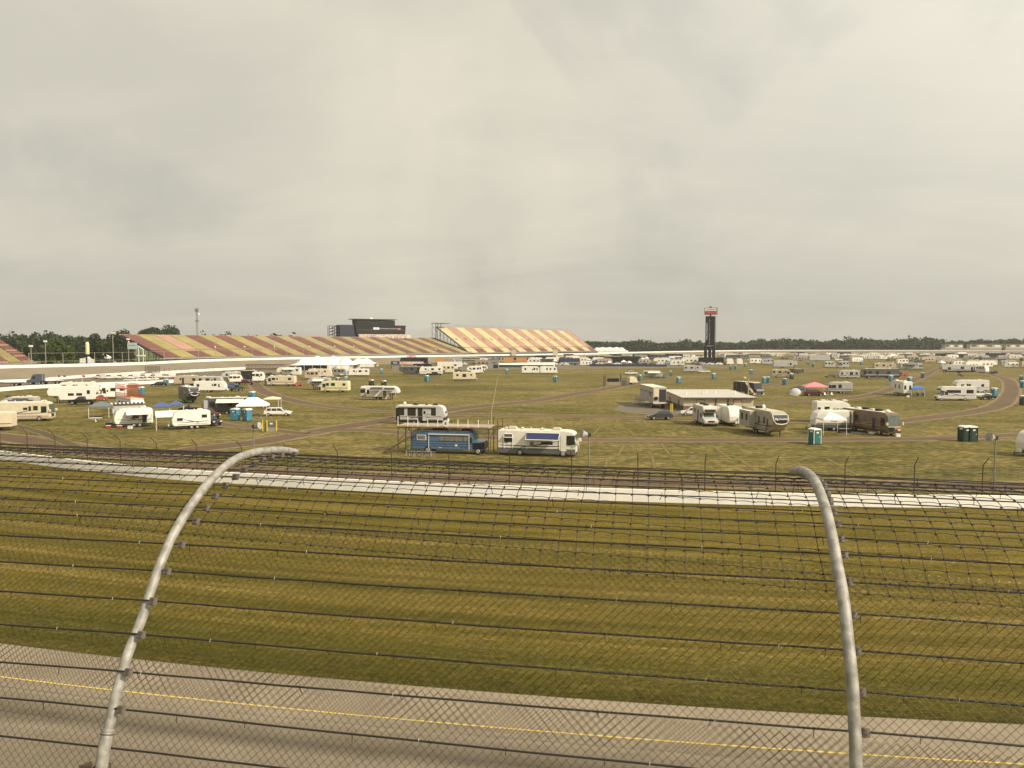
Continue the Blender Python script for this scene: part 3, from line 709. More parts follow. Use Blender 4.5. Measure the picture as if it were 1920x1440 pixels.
# ------------------------------------------------------------------ trees and woods
def fol(nm, a, b_, c):
    m = bpy.data.materials.new(nm); m.use_nodes = True; t = m.node_tree; bs = t.nodes['Principled BSDF']; bs.inputs['Roughness'].default_value = 0.8; bs.inputs['Specular IOR Level'].default_value = 0.1
    tcn = t.nodes.new('ShaderNodeTexCoord'); nz = t.nodes.new('ShaderNodeTexNoise'); nz.inputs['Scale'].default_value = 0.16; nz.inputs['Detail'].default_value = 6; t.links.new(tcn.outputs['Object'], nz.inputs['Vector'])
    r = t.nodes.new('ShaderNodeValToRGB'); t.links.new(nz.outputs[0], r.inputs[0]); e = r.color_ramp.elements
    e[0].position = 0.36; e[0].color = (*a,1); e[1].position = 0.64; e[1].color = (*c,1); q = e.new(0.5); q.color = (*b_,1)
    t.links.new(r.outputs[0], bs.inputs['Base Color']); return m
M_leaf = fol('leaves_dark', (0.018,0.030,0.010),(0.030,0.046,0.014),(0.052,0.070,0.020))
M_leaf2 = fol('leaves_light', (0.035,0.055,0.012),(0.060,0.085,0.02),(0.090,0.115,0.03))
M_bark = mat('bark', (0.07,0.05,0.035), 0.9)
def crown_pts(cx_, cy_, cz_, rx, rz_, n, sz, V, Fc, rng):
    nb = max(4, int(5+rng.random()*4))
    blobs = []
    for i in range(nb):
        a = rng.random()*6.283; e_ = rng.random(); rr_ = 0.55*math.sqrt(rng.random())
        blobs.append((cx_+rx*rr_*math.cos(a), cy_+rx*rr_*math.sin(a), cz_+rz_*(e_*1.1-0.5), (0.38+0.3*rng.random())))
    for i in range(n):
        bx, by, bz, br = blobs[int(rng.random()*nb)]
        u = rng.gauss(0,1), rng.gauss(0,1), rng.gauss(0,1); l = math.sqrt(sum(x*x for x in u)) or 1
        q = br*(0.75+0.32*rng.random()); p = (bx+u[0]/l*rx*q, by+u[1]/l*rx*q, bz+u[2]/l*rz_*q)
        s_ = sz*(0.6+0.8*rng.random())
        a1 = Vector((rng.gauss(0,1), rng.gauss(0,1), rng.gauss(0,1))).normalized(); a2 = a1.cross(Vector((rng.gauss(0,1),rng.gauss(0,1),rng.gauss(0,1)))).normalized()
        P = Vector(p); o = len(V); V += [tuple(P+a1*s_), tuple(P+a2*s_*0.9), tuple(P-a1*s_*0.9), tuple(P-a2*s_)]; Fc.append((o,o+1,o+2,o+3))
rng = random.Random(3)
def wood(name, label, pts, rows, hmin, hmax, rx, n, sz, mt):
    V = []; Fc = []; o0 = pts[0]
    for p, h in pts:
        for r in range(rows):
            q = Vector((p.x, p.y, 0))*(1+0.012*r); q += Vector((rng.uniform(-3,3), rng.uniform(-4,4), 0))
            hh_ = h*rng.uniform(0.80,1.06)*(1.0+(0.15 if rng.random() < 0.07 else 0)); rxx = rx*rng.uniform(0.8,1.3)
            crown_pts(q.x, q.y, hh_*0.62, rxx, hh_*0.42, n, sz, V, Fc, rng)
            crown_pts(q.x, q.y, hh_*0.28, rxx*1.1, hh_*0.34, int(n*0.5), sz, V, Fc, rng)
    me = bpy.data.meshes.new(name); me.from_pydata(V, [], Fc); me.materials.append(mt)
    o = bpy.data.objects.new(name, me); col.objects.link(o); return tag(o, label, 'wood', kind='stuff')
def ridge(pix, Y, step, hk=0.95):
    out_ = []; x = pix[0][0]
    while x < pix[-1][0]:
        y = np.interp(x, [a for a,_ in pix], [b_ for _,b_ in pix]); p = at(x, y, Y); out_.append((Vector((p.x,p.y,0)), p.z*hk)); x += step*F/Y
    return out_
wood('wood', 'dark green wood on the horizon behind the far banking at right',
     ridge([(1060,643),(1100,640),(1140,642),(1180,639),(1240,643),(1280,640),(1340,641),(1390,643),(1450,638),(1500,637),(1560,640),(1610,635),(1670,638),(1730,634),(1790,640),(1860,638),(1920,636),(2050,636)], 1180, 7.5), 4, 0,0, 9.5, 150, 1.9, M_leaf)
wood('wood', 'dark green wood behind the left grandstand and tents',
     ridge([(-120,618),(0,622),(40,619),(90,617),(140,623),(180,626),(240,626)], 640, 5.5, 0.84), 3, 0,0, 7.5, 230, 1.25, M_leaf)
wood('wood', 'low tree tops showing above the rear edge of the long grandstand', ridge([(350,628),(362,624),(385,627),(400,630),(440,624),(460,626),(520,630),(600,634)], 700, 8), 2, 0,0, 6, 130, 1.0, M_leaf)
def tree(label, x, ytop, ybase, Y, wpx, mt=None, group=None, n=1700, sz=0.55):
    p = at(x, ybase, Y); zt_ = at(x, ytop, Y).z; zb = min(p.z, 2); root = empty('broadleaf_tree', (p.x, Y, 0), 0, label, 'tree', group)
    b = MB(); b.tube([(0,0,-0.2),(0.2,0,zt_*0.35),(0.1,0.1,zt_*0.7)], [0.55,0.4,0.15], 8)
    for i in range(5): a = i*1.3; b.tube([(0.1,0,zt_*(0.25+0.07*i)),(math.cos(a)*wpx*Y/F*0.3, math.sin(a)*wpx*Y/F*0.3, zt_*(0.5+0.06*i))],[0.25,0.08],6)
    b.build('trunk', M_bark, root)
    V = []; Fc = []; w = wpx*Y/F/2; crown_pts(0,0,zt_*0.57,w*1.1,zt_*0.40,int(n*1.8),sz,V,Fc,rng); crown_pts(0,0,zt_*0.5,w*1.2,zt_*0.36,n//2,sz,V,Fc,rng)
    me = bpy.data.meshes.new('crown'); me.from_pydata(V, [], Fc); me.materials.append(mt or M_leaf); o = bpy.data.objects.new('crown', me); col.objects.link(o); o.parent = root
tree('tall dark tree just left of the long grandstand behind the sponsor sign', 224, 618, 665, 480, 40)
tree('dark tree right of the dark wood, left of the lamp pole', 183, 626, 665, 500, 34)
tree('round pale green tree in front of the wood behind the white tents', 97, 638, 672, 430, 36, M_leaf2)
tree('bushy light green tree just left of the round white tents', 122, 641, 674, 410, 34, M_leaf2)
tree('small dark tree beside the end of the left grandstand', 55, 642, 672, 440, 18)
tree('big dome-shaped dark tree rising above the long grandstand', 292, 613, 650, 620, 56, None, None, 3600, 0.8)
tree('rounded tree topping the left part of the dome-shaped tree group', 318, 613, 650, 640, 34)

# cell mast
pm = at(370, 640, 600); mast = empty('radio_mast', (pm.x, 600, 0), 0, 'slim steel radio mast with antennas rising behind the grandstand', 'mast'); zt = at(370,581,600).z
b = MB()
for i in range(3):
    a = i*2.094; b.tube([(0.9*math.cos(a),0.9*math.sin(a),0),(0.55*math.cos(a),0.55*math.sin(a),zt)], 0.13, 4)
for i in range(24):
    z = zt*i/24; z2 = zt*(i+1)/24
    for k in range(3):
        a, c = k*2.094, (k+1)*2.094; b.tube([(0.8*math.cos(a),0.8*math.sin(a),z),(0.8*math.cos(c),0.8*math.sin(c),z2)], 0.09, 3)
b.build('lattice', M_steel, mast)
b = MB()
for k in range(6): a = k*1.047; b.box(1.1*math.cos(a)-0.25,1.1*math.cos(a)+0.25,1.1*math.sin(a)-0.2,1.1*math.sin(a)+0.2,zt-1.5,zt+1.2)
for k in range(3): a = k*2.1; b.box(1.0*math.cos(a)-0.25,1.0*math.cos(a)+0.25,1.0*math.sin(a)-0.2,1.0*math.sin(a)+0.2,zt-9.5,zt-7.8)
b.build('antenna', M_steel, mast); b = MB(); b.dome((1.9,-0.6,zt-3.6),0.8,0.8); b.build('dish', M_sign, mast)

# lamp poles
def lamp(x, ytop, ybase, Y, label, arm=0.8, grp='light poles by the grandstands', head=True):
    p = at(x, ybase, Y); zt = at(x, ytop, Y).z; r_ = empty('light_pole', (p.x, Y, 0), 0, label, 'light pole', grp)
    MB().tube([(0,0,0),(0,0,zt)], [0.2,0.12], 6).build('pole', M_post, r_)
    if head: MB().box(-arm,arm,-0.3,0.3,zt-0.1,zt+0.7).build('lamp_head', M_sign, r_)
lamp(213,625,690,400,'tall light pole in front of the tall dark tree at left')
lamp(86,641,680,380,'light pole between the round pale trees and the left grandstand')
lamp(241,637,672,425,'light pole with round lamps standing left of the sponsor sign')
lamp(59,650,685,350,'short light pole beside the left grandstand end')
for i, x in enumerate((404,459,515,581,628,664,714)): lamp(x, 651-0.2*i, 672, 455+i*22, 'thin pale light pole in front of the long red and yellow grandstand', 0.3, 'thin light poles before the long grandstand')
for i, x in enumerate((1752,1773,1793,1814,1842,1864,1880)): lamp(x, 643, 657, 1150, 'thin pale light pole beyond the far right banking', 0.3, 'thin light poles beyond the far right banking', head=False)
lamp(1345+58,709,738,175,'thin white pole just left of the dark bus with the roof deck',0.25,None,False)

# sponsor sign
sp_ = empty('billboard', (at(248,655,425).x, 425, 0), 0, 'pale blue sponsor billboard on posts at the left end of the long grandstand', 'sign')
za, zb = at(248,654.5,425).z, at(248,642.5,425).z
MB().box(-2.6,2.6,-0.2,0.2,za,zb).build('panel', mat('pale_blue_sign',(0.42,0.47,0.50)), sp_)
text('Consumers', 1.0, M_navy, sp_, (0,-0.24,(za+zb)/2+0.3), (math.pi/2,0,0), sx=0.85)
b = MB(); b.tube([(-2,0,0),(-2,0,za)],0.15,5); b.tube([(2,0,0),(2,0,za)],0.15,5); b.build('post', M_steel, sp_)
b = MB(); b.dome((-2,0,zb),0.5,0.9); b.build('beacon', mat('amber_lamp',(0.75,0.5,0.15)), sp_)
stt = empty('stair_frame', (at(260,660,428).x, 428, 0), 0, 'pale steel stair frame between the sponsor sign and the long grandstand', 'stairs')
b = MB(); zz_ = lambda y: at(0,y,428).z
b.tube([(0,0,0),(0,0,zz_(649))],0.2,5); b.tube([(2.6,0,0),(2.6,0,zz_(654))],0.2,5); b.tube([(0,0,zz_(649)),(2.6,0,zz_(655))],0.25,5); b.box(-1,3.4,-0.5,1.5,zz_(668),zz_(666)); b.build('frame', M_sign, stt)

# ------------------------------------------------------------------ tents and buildings
M_tent = mat('white_canvas', (0.80,0.77,0.68), 0.7, var=0.06, scale=0.3)
M_tentg = mat('grey_canvas', (0.45,0.44,0.42), 0.7)
def bigtent(label, x0, x1, yb, ytop, yeave, depth, npeak, walls=(0,1), mt=None, grp=None):
    d = G((x0+x1)/2, yb, 0).y; a = at(x0, yb, d).x; c = at(x1, yb, d).x; zt = at(0,ytop,d).z; ze = at(0,yeave,d).z
    r_ = empty('event_tent', ((a+c)/2, d+depth/2, 0), 0, label, 'tent', grp); h = (c-a)/2
    nx = npeak*8; ny = 8; vs = []; fs = []
    for j in range(ny+1):
        v = j/ny*2-1
        for i in range(nx+1):
            u = i/nx; x = -h+2*h*u; ph = (u*npeak) % 1.0
            pk = (1-abs(2*ph-1))**1.8*0.62 + 0.38
            edge_ = min(1, min(u, 1-u)*max(npeak,2)*1.5); lon = edge_**1.2
            vs.append((x, v*depth/2, ze+(zt-ze)*((1-abs(v))**1.1)*(lon*(0.74+0.26*(1-abs(2*ph-1))**1.5))))
    for j in range(ny):
        for i in range(nx): k_ = j*(nx+1)+i; fs.append((k_,k_+1,k_+nx+2,k_+nx+1))
    MB().add(vs, fs).build('canopy', mt or M_tent, r_, smooth=True, fix=False)
    MB().box(-h*0.98, h*0.98, depth/2-0.3, depth/2-0.2, 0, ze).build('tent_wall', mt or M_tent, r_); b = MB()
    w0, w1 = walls
    if w1 > w0: b.box(-h+2*h*w0, -h+2*h*w1, -depth/2+0.15, -depth/2+0.25, 0, ze)
    if w1 > w0: b.build('tent_wall', mt or M_tent, r_)
    b = MB()
    for i in range(npeak*2+1): x = -h+2*h*i/(npeak*2); b.tube([(x,-depth/2,0),(x,-depth/2,ze)],0.08,4)
    b.build('pole', M_sign, r_)
    if w0 > 0: MB().box(-h+0.3, -h+2*h*w0-0.2, -depth/2+2.5, -depth/2+2.6, 0, ze-0.6).build('interior_shade', M_dark, r_)  # dark sheet painted for the shade inside the tent's open front
    return r_
bigtent('large white event tent with dark open side left of the smaller white tents', 540, 662, 694, 667.5, 684.5, 22, 4, (0.6,1.0))
bigtent('middle white tent with one sharp peak between the big tent and right tent', 628, 656, 695, 670, 684.5, 9, 1, (0.1,1.0))
bigtent('right white tent with twin blunt peaks and a small dark door', 648, 702, 688, 670.5, 682, 16, 2, (0,1))
bigtent('row of pointed white tents beyond the right end of the tall grandstand', 1112, 1178, 664.5, 650.5, 657, 30, 5, (0,1))
bigtent('white ribbed tent beside the left track entrance', 150, 205, 680.5, 661, 672, 14, 2, (0,0.5))
bigtent('long white flat tent behind the ribbed tent at left', 168, 218, 672, 659, 664, 12, 1, (0,1))
def cyl_sign(): 
    Y = 410; p = at(164,660,Y); r_ = empty('inflatable_bottle', (p.x,Y,0), 0, 'tall cream inflatable can standing above the left white tents', 'inflatable'); a = at(164,664,Y).z; c = at(164,641,Y).z
    MB().tube([(0,0,a),(0,0,c-1),(0,0,c)],[0.95,0.95,0.5],12).build('body', mat('cream_plastic',(0.72,0.62,0.38)), r_, smooth=False)
    MB().tube([(-0.6,0,0),(-0.6,0,a+0.4)],0.45,8).build('base', M_navy, r_)
cyl_sign()
def hut(label, x0, x1, yb, yt, depth, wallm, roofm=None, name='building', win=0, cat='building', grp=None, roofh=0.3, ymul=1.0):
    d = G((x0+x1)/2, yb, 0).y; a = at(x0,yb,d).x; c = at(x1,yb,d).x; zt = at(0,yt,d).z; h=(c-a)/2
    r_ = empty(name, ((a+c)/2, d+depth/2, 0), 0, label, cat, grp)
    MB().box(-h,h,-depth/2,depth/2,0,zt).build('wall', wallm, r_)
    MB().box(-h-0.3,h+0.3,-depth/2-0.3,depth/2+0.3,zt,zt+roofh).build('roof', roofm or M_dark, r_)
    for i in range(win):
        w = 2*h/(win); x = -h+w*(i+0.5); MB().box(x-w*0.3,x+w*0.3,-depth/2-0.06,-depth/2-0.01,zt*0.3,zt*0.75).build('window', M_gl, r_)
    return r_, h, zt, depth
M_tan = mat('tan_wall', (0.52,0.44,0.31), 0.8); M_grey = mat('grey_wall', (0.26,0.25,0.23), 0.8); M_or = mat('orange_awning', (0.50,0.24,0.09), 0.7); M_brn = mat('brown_wall',(0.12,0.075,0.05),0.8)
M_blue = mat('blue_banner',(0.03,0.045,0.085),0.6)
hut('dark navy pit suite block behind the red and white wall banner', 769,835,676,666,8,M_navy,M_dark,win=5)
hut('long dark terrace building before the tall grandstand, below its seats', 835,1003,677,668.5,10,M_grey,M_navy,win=16)
hut('long low navy garage with grey roof at the foot of the tall grandstand', 1004,1062,676.5,670,10,M_navy,M_tan,win=0)
hut('brown square timing tower between the two long garages', 1058,1075,676,664.5,10,M_brn,M_brn)
hut('long low navy garage behind the haulers right of the brown tower', 1075,1166,675,668.5,12,M_navy,M_tan)
for x0,x1,lab in ((808,818,'pale tan lift tower standing left of the tall grandstand foot'),(959,968,'tan lift tower before the middle of the tall grandstand'),(1037,1046,'tan lift tower before the right part of the tall grandstand')):
    hut(lab,x0,x1,676,654.5 if x0>810 else 654,4,M_tan,M_tan,name='tower',cat='tower')
r_,h,zt,dp = hut('small grey pit building with dark doorway and roof letters right of the banner',916,935,690.5,674,8,M_grey,M_grey,name='pit_building')
text('CLAIRE 77',1.3,M_navy,r_,(0.5,-dp/2-0.05,zt*0.62),(math.pi/2,0,0),sx=0.6); MB().box(-0.2,2.6,-dp/2-0.08,-dp/2-0.01,0,zt*0.42).build('door', M_navy, r_)
hut('tan block with orange awning at the foot of the tall grandstand', 944,962,679,669,6,M_or,M_brn)
hut('orange fronted kiosk right of the tan lift tower', 968,988,679,669,6,M_or,M_brn)
def banner(label, x0,x1,y0,y1, mt, txt=None, tm=None, size=1.2, sx=1.0, legs=True):
    d = G((x0+x1)/2, y1+(8 if legs else 0), 0).y; a=at(x0,0,d).x; c=at(x1,0,d).x; za=at(0,y1,d).z; zb=at(0,y0,d).z; h=(c-a)/2
    r_ = empty('banner', ((a+c)/2,d,0),0,label,'banner'); MB().box(-h,h,-0.1,0.1,za,zb).build('panel',mt,r_)
    b = MB(); b.tube([(-h*0.9,0.2,0),(-h*0.9,0.2,zb)],0.12,4); b.tube([(h*0.9,0.2,0),(h*0.9,0.2,zb)],0.12,4); b.build('post',M_dark,r_)
    if txt: text(txt,size,tm,r_,(0,-0.14,(za+zb)/2),(math.pi/2,0,0),sx=sx)
banner('black banner reading MICHIGAN INTERNATIONAL on posts by the pit lane', 864,898,671,677.5,M_dark,'MICHIGAN INTERNATIONAL',M_sign,1.45,0.66)
banner('white banner with brown marks right of the black MICHIGAN INTERNATIONAL banner', 898,914,672,678,M_sign)
banner('orange tent-like banner beside the black speedway banner', 813,830,671.5,679,M_or)
banner('red and white banner on the wall right of the white tents', 744,775,666,672,mat('pink_red_banner',(0.55,0.22,0.18),0.6,c2=(0.7,0.6,0.55),scale=0.25))
banner('blue and white striped ticket board standing right of the tents', 727,744,677,684,M_blue,'MIS',M_sign,1.5,1)
banner('white and pink hoarding along the pit lane behind the ticket board', 744,790,678,683,mat('hoarding_pink',(0.7,0.6,0.55),0.6,c2=(0.55,0.3,0.25),scale=0.2))
# pit lane barrier with blue banners
for x0,x1,y0,y1,lab in ((935,1038,688.5,690.3,'long blue pit wall banner left of the white gap'),(1105,1250,686.7,688.8,'long blue pit wall banner in front of the row of coaches')):
    a=G(x0,y0,0); c=G(x1,y1-1.2,0); q=(c-a); bw=[a,c]; o=wall('pit_wall',[a,a.lerp(c,.5),c],1.5,0.3,M_blue,lab,0.0)
a=[G(x,y,0) for x,y in [(935,688),(975,687),(1040,686)]]; wall('concrete_wall',a,2.3,0.3,M_white,'white low wall above the blue pit banner near the grey pit building')
# brown slatted pit stand left of the big tent
bs_ = empty('slatted_fence', G(500,693,0),0,'long dark brown slatted timber fence left of the big white tent','fence'); o_=-Vector(bs_.location)
b=MB(); b2=MB()
for x in np.arange(461,545,2.6):
    p=G(x,693.5-(x-461)*0.02,0)+o_; b.box(p.x-0.12,p.x+0.12,p.y-0.1,p.y+0.1,0,3.0)
p=G(461,693.5,0)+o_; q=G(545,692,0)+o_
for z,zz2 in ((0,0.9),(2.5,3.1)): b2.box(p.x,q.x,min(p.y,q.y)+0.15,min(p.y,q.y)+0.4,z,zz2)
b.build('slat', mat('brown_timber',(0.13,0.09,0.06),0.8), bs_); b2.build('rail', mat('brown_timber',(0.13,0.09,0.06),0.8), bs_)
# far right buildings beyond the banking
for x0,x1,lab in ((1792,1826,'low pale hospitality building beyond the far right banking, left one'),(1840,1900,'longer pale hospitality building beyond the far right banking'),(1909,1945,'pale building beyond the banking cut by the right photo edge')):
    d=1150; a=at(x0,0,d).x; c=at(x1,0,d).x; h=(c-a)/2; r_=empty('hospitality_building',((a+c)/2,d,0),0,lab,'building'); zt=at(0,645.5,d).z
    MB().box(-h,h,0,10,0,zt).build('wall',M_tan,r_); MB().box(-h-1,h+1,-1,11,zt,zt+0.4).build('roof',M_grey,r_)
    for i in range(4): MB().box(-h+2*h*(i+0.15)/4,-h+2*h*(i+0.8)/4,-0.1,-0.02,zt*0.72,zt*0.93).build('window', M_sign if i in(1,3) else M_brn, r_)
    MB().box(-h-8,h+4,-2,-1.5,0,zt*0.55).build('terrace',M_grey,r_)
# ------------------------------------------------------------------ vehicles and camp
def paint(nm, c, rough=0.42, v=0.10): return mat(nm, c, rough, var=v, scale=0.9)
P_white = paint('white_gelcoat',(0.74,0.71,0.63)); P_cream = paint('cream_gelcoat',(0.64,0.56,0.40)); P_tan = paint('tan_gelcoat',(0.42,0.34,0.24)); P_grey = paint('light_grey_gelcoat',(0.40,0.39,0.37))
P_dgrey = paint('dark_grey_paint',(0.085,0.085,0.085)); P_black = paint('black_paint',(0.016,0.016,0.018),0.25); P_brown = paint('brown_paint',(0.14,0.095,0.055)); P_maroon = paint('maroon_paint',(0.085,0.016,0.016),0.3)
P_red = paint('red_paint',(0.40,0.05,0.035)); P_blue = paint('blue_paint',(0.06,0.15,0.32)); P_navy = paint('navy_paint',(0.022,0.03,0.06)); P_roof = mat('rv_roof_membrane',(0.72,0.66,0.52),0.8,var=0.15,scale=0.7)
P_stripe = paint('stripe_dark',(0.06,0.05,0.055)); P_bstripe = paint('stripe_brown',(0.24,0.15,0.08)); P_yel = paint('yellow_paint',(0.62,0.48,0.06)); P_green=paint('dark_green_paint',(0.03,0.06,0.04)); P_skirt = paint('grey_skirt',(0.12,0.13,0.14)); P_orange=paint('orange_paint',(0.45,0.14,0.03))
M_glass = mat('dark_window_glass',(0.022,0.022,0.022),0.08,spec=0.9,var=0.2); M_wglass = mat('windscreen_glass',(0.07,0.095,0.075),0.05,spec=1.0,var=0.3)
M_tyre = M_black; M_rim = mat('wheel_rim',(0.5,0.49,0.46),0.35,0.5); M_chrome = mat('chrome_trim',(0.55,0.54,0.52),0.25,0.7); M_lamp = mat('headlamp_lens',(0.7,0.68,0.6),0.15); M_tail = mat('tail_lamp',(0.35,0.02,0.02),0.3)
M_awn = mat('white_awning',(0.68,0.65,0.58),0.7); M_awnd = mat('dark_awning',(0.05,0.05,0.055),0.7); M_awnb = mat('navy_awning',(0.018,0.028,0.10),0.7)
M_ac = mat('roof_unit_plastic',(0.60,0.57,0.50),0.6)

def wheel(parent, x, y, r, w=0.24, dual=False):
    s = 1 if y > 0 else -1
    b = MB(); b.tube([(x,y-s*w,r),(x,y-s*0.03,r),(x,y,r)],[r,r,r*0.92],16); t_ = b.build('wheel', M_tyre, parent)
    MB().tube([(x,y-s*0.02,r),(x,y+s*0.015,r)],[r*0.6,r*0.52],12).build('rim', M_rim, t_)
def vplace(x0, x1, yb, yaw, Wd, L=None):
    xm = (x0+x1)/2; g = G(xm, yb, 0); k = g.x/g.y; y = R(yaw)
    if L is None:
        wd = (x1-x0)*g.y/F
        L = (wd - Wd*abs(math.sin(y)+k*math.cos(y)))/max(0.25, abs(math.cos(y)-k*math.sin(y)))
    # nearest corner sits on the measured line: push the centre back by the half depth along the view
    u = Vector((g.x, g.y, 0)).normalized(); ax = Vector((math.cos(y), math.sin(y), 0)); ay = Vector((-ax.y, ax.x, 0))
    half = abs(ax.dot(u))*L/2 + abs(ay.dot(u))*Wd/2
    back = min(half, Wd/2 + 0.5*abs(ax.dot(u))*L/2)
    return g + u*back, L
def rv(x0, x1, yb, label, typ='travel', yaw=0, front=1, H=None, Wd=2.5, L=None, c=None, c2=None, skirt=None, roof=None, stripe=None, win=None, door=0.1, awn=None, awx=(-0.3,0.2), acs=2, slide=None, cap=None, name=None, cat=None, group=None, ytop=None, lines=None, wheels=True, open_door=False, detail=True):
    pos, L = vplace(x0, x1, yb, yaw, Wd, L); c = c or P_white
    if H is None: H = {'travel':3.2,'fifth':3.7,'classa':3.5,'classc':3.2,'bus':3.2}[typ]
    if ytop: H = (yb-ytop)*Vector((pos.x,pos.y)).length/ F * 0.985 if False else max(2.4, (CH-(ytop-HY)*G((x0+x1)/2,yb,0).y/F))
    root = empty(name or {'travel':'travel_trailer','fifth':'fifth_wheel_trailer','classa':'motorhome','classc':'motorhome','bus':'bus'}[typ], pos, R(yaw)+(math.pi if front<0 else 0), label, cat or {'travel':'camper trailer','fifth':'camper trailer','classa':'motorhome','classc':'motorhome','bus':'bus'}[typ], group)
    h = L/2; w = Wd/2
    ly = Vector((-math.sin(root.rotation_euler.z), math.cos(root.rotation_euler.z),0)); sg = 1 if (-Vector((pos.x,pos.y,0))).dot(ly) > 0 else -1
    if typ == 'travel': prof = [(-h,.6),(-h,H-.12),(-h+.2,H),(h-1.0,H),(h-.45,H-.35),(h-.05,H*.55),(h-.1,.95),(h-.35,.6)]; fz=.6
    elif typ == 'fifth': prof = [(-h,.75),(-h,H-.1),(-h+.15,H),(h-1.3,H),(h-.5,H-.35),(h,H-1.2),(h-.1,H-1.75),(h-.45,1.75),(h-2.5,1.65),(h-2.75,.75)]; fz=.75
    elif typ == 'classa': prof = [(-h,.55),(-h,H-.15),(-h+.2,H),(h-.9,H),(h-.3,H-.3),(h-.02,1.45),(h,.75),(h-.15,.5)]; fz=.5
    elif typ == 'bus': prof = [(-h,.55),(-h,H-.35),(-h+.35,H),(h-1.7,H),(h-1.35,H-.2),(h-1.25,1.75),(h-.15,1.6),(h,1.2),(h,.55)]; fz=.55
    else: prof = [(-h,.5),(-h,H-.1),(-h+.15,H),(h-1.2,H),(h-.75,H-.45),(h-.8,H-.95),(h-1.75,H-1.1),(h-1.25,1.42),(h-.15,1.18),(h,.95),(h,.5)]; fz=.5
    body = MB().prism(prof, -w, w).build('body', c, root, bevel=0.09, bseg=2)
    if detail:
        MB().box(-h+.3, h-(1.35 if typ!='bus' else 1.9), -w+.2, w-.2, H-.02, H+.045).build('roof', roof or P_roof, root, bevel=0.02)
    for i in range(acs):
        x = -h*0.5+i*(L*0.62/max(1,acs-1) if acs>1 else 0); ac = MB().prism([(x-.5,H+.04),(x-.42,H+.3),(x+.3,H+.33),(x+.5,H+.04)],-.38,.38).build('roof_unit', M_ac if i%2==0 or c is not P_grey else M_dark, root, bevel=0.05)
    if detail:
        MB().box(h*0.1,h*0.1+.4,-.3,.1,H+.04,H+.2).build('roof_vent', M_ac, root, bevel=0.03)
        MB().tube([(-h*.2,.5,H+.04),(-h*.2,.5,H+.35)],.06,6).build('roof_pipe', M_ac, root)
    if skirt: MB().box(-h+.01, h-(2.8 if typ=='fifth' else .2), -w-.008, w+.008, fz-.05, fz+.55).build('skirt', skirt, root, bevel=0.01)
    # windows: fractions along the length, width, sill and top
    if win is None: win = [(-.38,.9,.62,.82),(-.08,1.1,.6,.82),(.22,.7,.64,.82)]
    for s in (sg, -sg):
        y = s*w
        for (fx, ww, a, c_) in (win if s == sg or detail else []):
            x = fx*L; fr = MB().box(x-ww/2-.05,x+ww/2+.05,min(y,y+s*.018),max(y,y+s*.018),H*a-.05,H*c_+.05).build('window', M_dark if c not in (P_cream,) else P_tan, root)
            MB().box(x-ww/2,x+ww/2,min(y+s*.018,y+s*.03),max(y+s*.018,y+s*.03),H*a,H*c_).build('pane', M_glass, fr)
    y = sg*w
    if door is not None:
        x = door*L; d_ = MB().box(x-.35,x+.35,min(y,y+sg*.03),max(y,y+sg*.03),fz+.1,fz+2.1).build('door', M_dark if open_door else c, root, bevel=.02)
        if not open_door: MB().box(x-.18,x+.18,min(y+sg*.03,y+sg*.042),max(y+sg*.03,y+sg*.042),fz+1.3,fz+1.85).build('window', M_glass, d_)
        if detail: MB().box(x+.26,x+.31,min(y+sg*.03,y+sg*.07),max(y+sg*.03,y+sg*.07),fz+.9,fz+1.1).build('handle', M_chrome, d_)
        if detail: MB().box(x-.3,x+.3,min(y,y+sg*.5),max(y,y+sg*.5),fz-.3,fz-.24).build('step', M_dark, root)
    if stripe:
        for s in (sg,-sg):
            y2 = s*w; b = MB()
            def sw(pts):
                n = len(pts); a_, c_ = (y2, y2+s*.012); b.add([(x,a_,z) for x,z in pts]+[(x,c_,z) for x,z in pts], [tuple(range(n)), tuple(range(2*n-1,n-1,-1))]+[(i,(i+1)%n,n+(i+1)%n,n+i) for i in range(n)])
            sw([(-.46*L,H*.40),(.1*L,H*.37),(.42*L,H*.44),(.42*L,H*.46),(.1*L,H*.41),(-.46*L,H*.43)])
            sw([(-.2*L,H*.33),(.05*L,H*.45),(.26*L,H*.60),(.28*L,H*.62),(.06*L,H*.50),(-.2*L,H*.36)])
            sw([(-.46*L,H*.28),(.36*L,H*.27),(.36*L,H*.29),(-.46*L,H*.30)])
            b.build('stripe', stripe, root)
    if lines:
        for s in (sg,-sg): MB().box(-h*.98,h*(.9 if typ!='fifth' else .65),min(s*w,s*w+s*.01),max(s*w,s*w+s*.01),H*.36,H*.42).build('stripe', lines, root)
    if slide:
        a, c_ = slide[0]*L, slide[1]*L; dp = slide[2]; ya, yb_ = sorted((y, y+sg*dp)); so = MB().box(a,c_,ya,yb_,fz+.25,H-.35).build('slide_out', slide[3] if len(slide)>3 else c, root, bevel=.04)
        yy = y+sg*dp
        for f_ in (.3,.72):
            x = a+(c_-a)*f_; MB().box(x-.35,x+.35,min(yy,yy+sg*.02),max(yy,yy+sg*.02),H*.52,H*.8).build('window', M_glass, so)
        MB().box(a-.03,c_+.03,ya,yb_+(.03 if sg>0 else 0),H-.35,H-.29).build('slide_roof', P_roof, so)
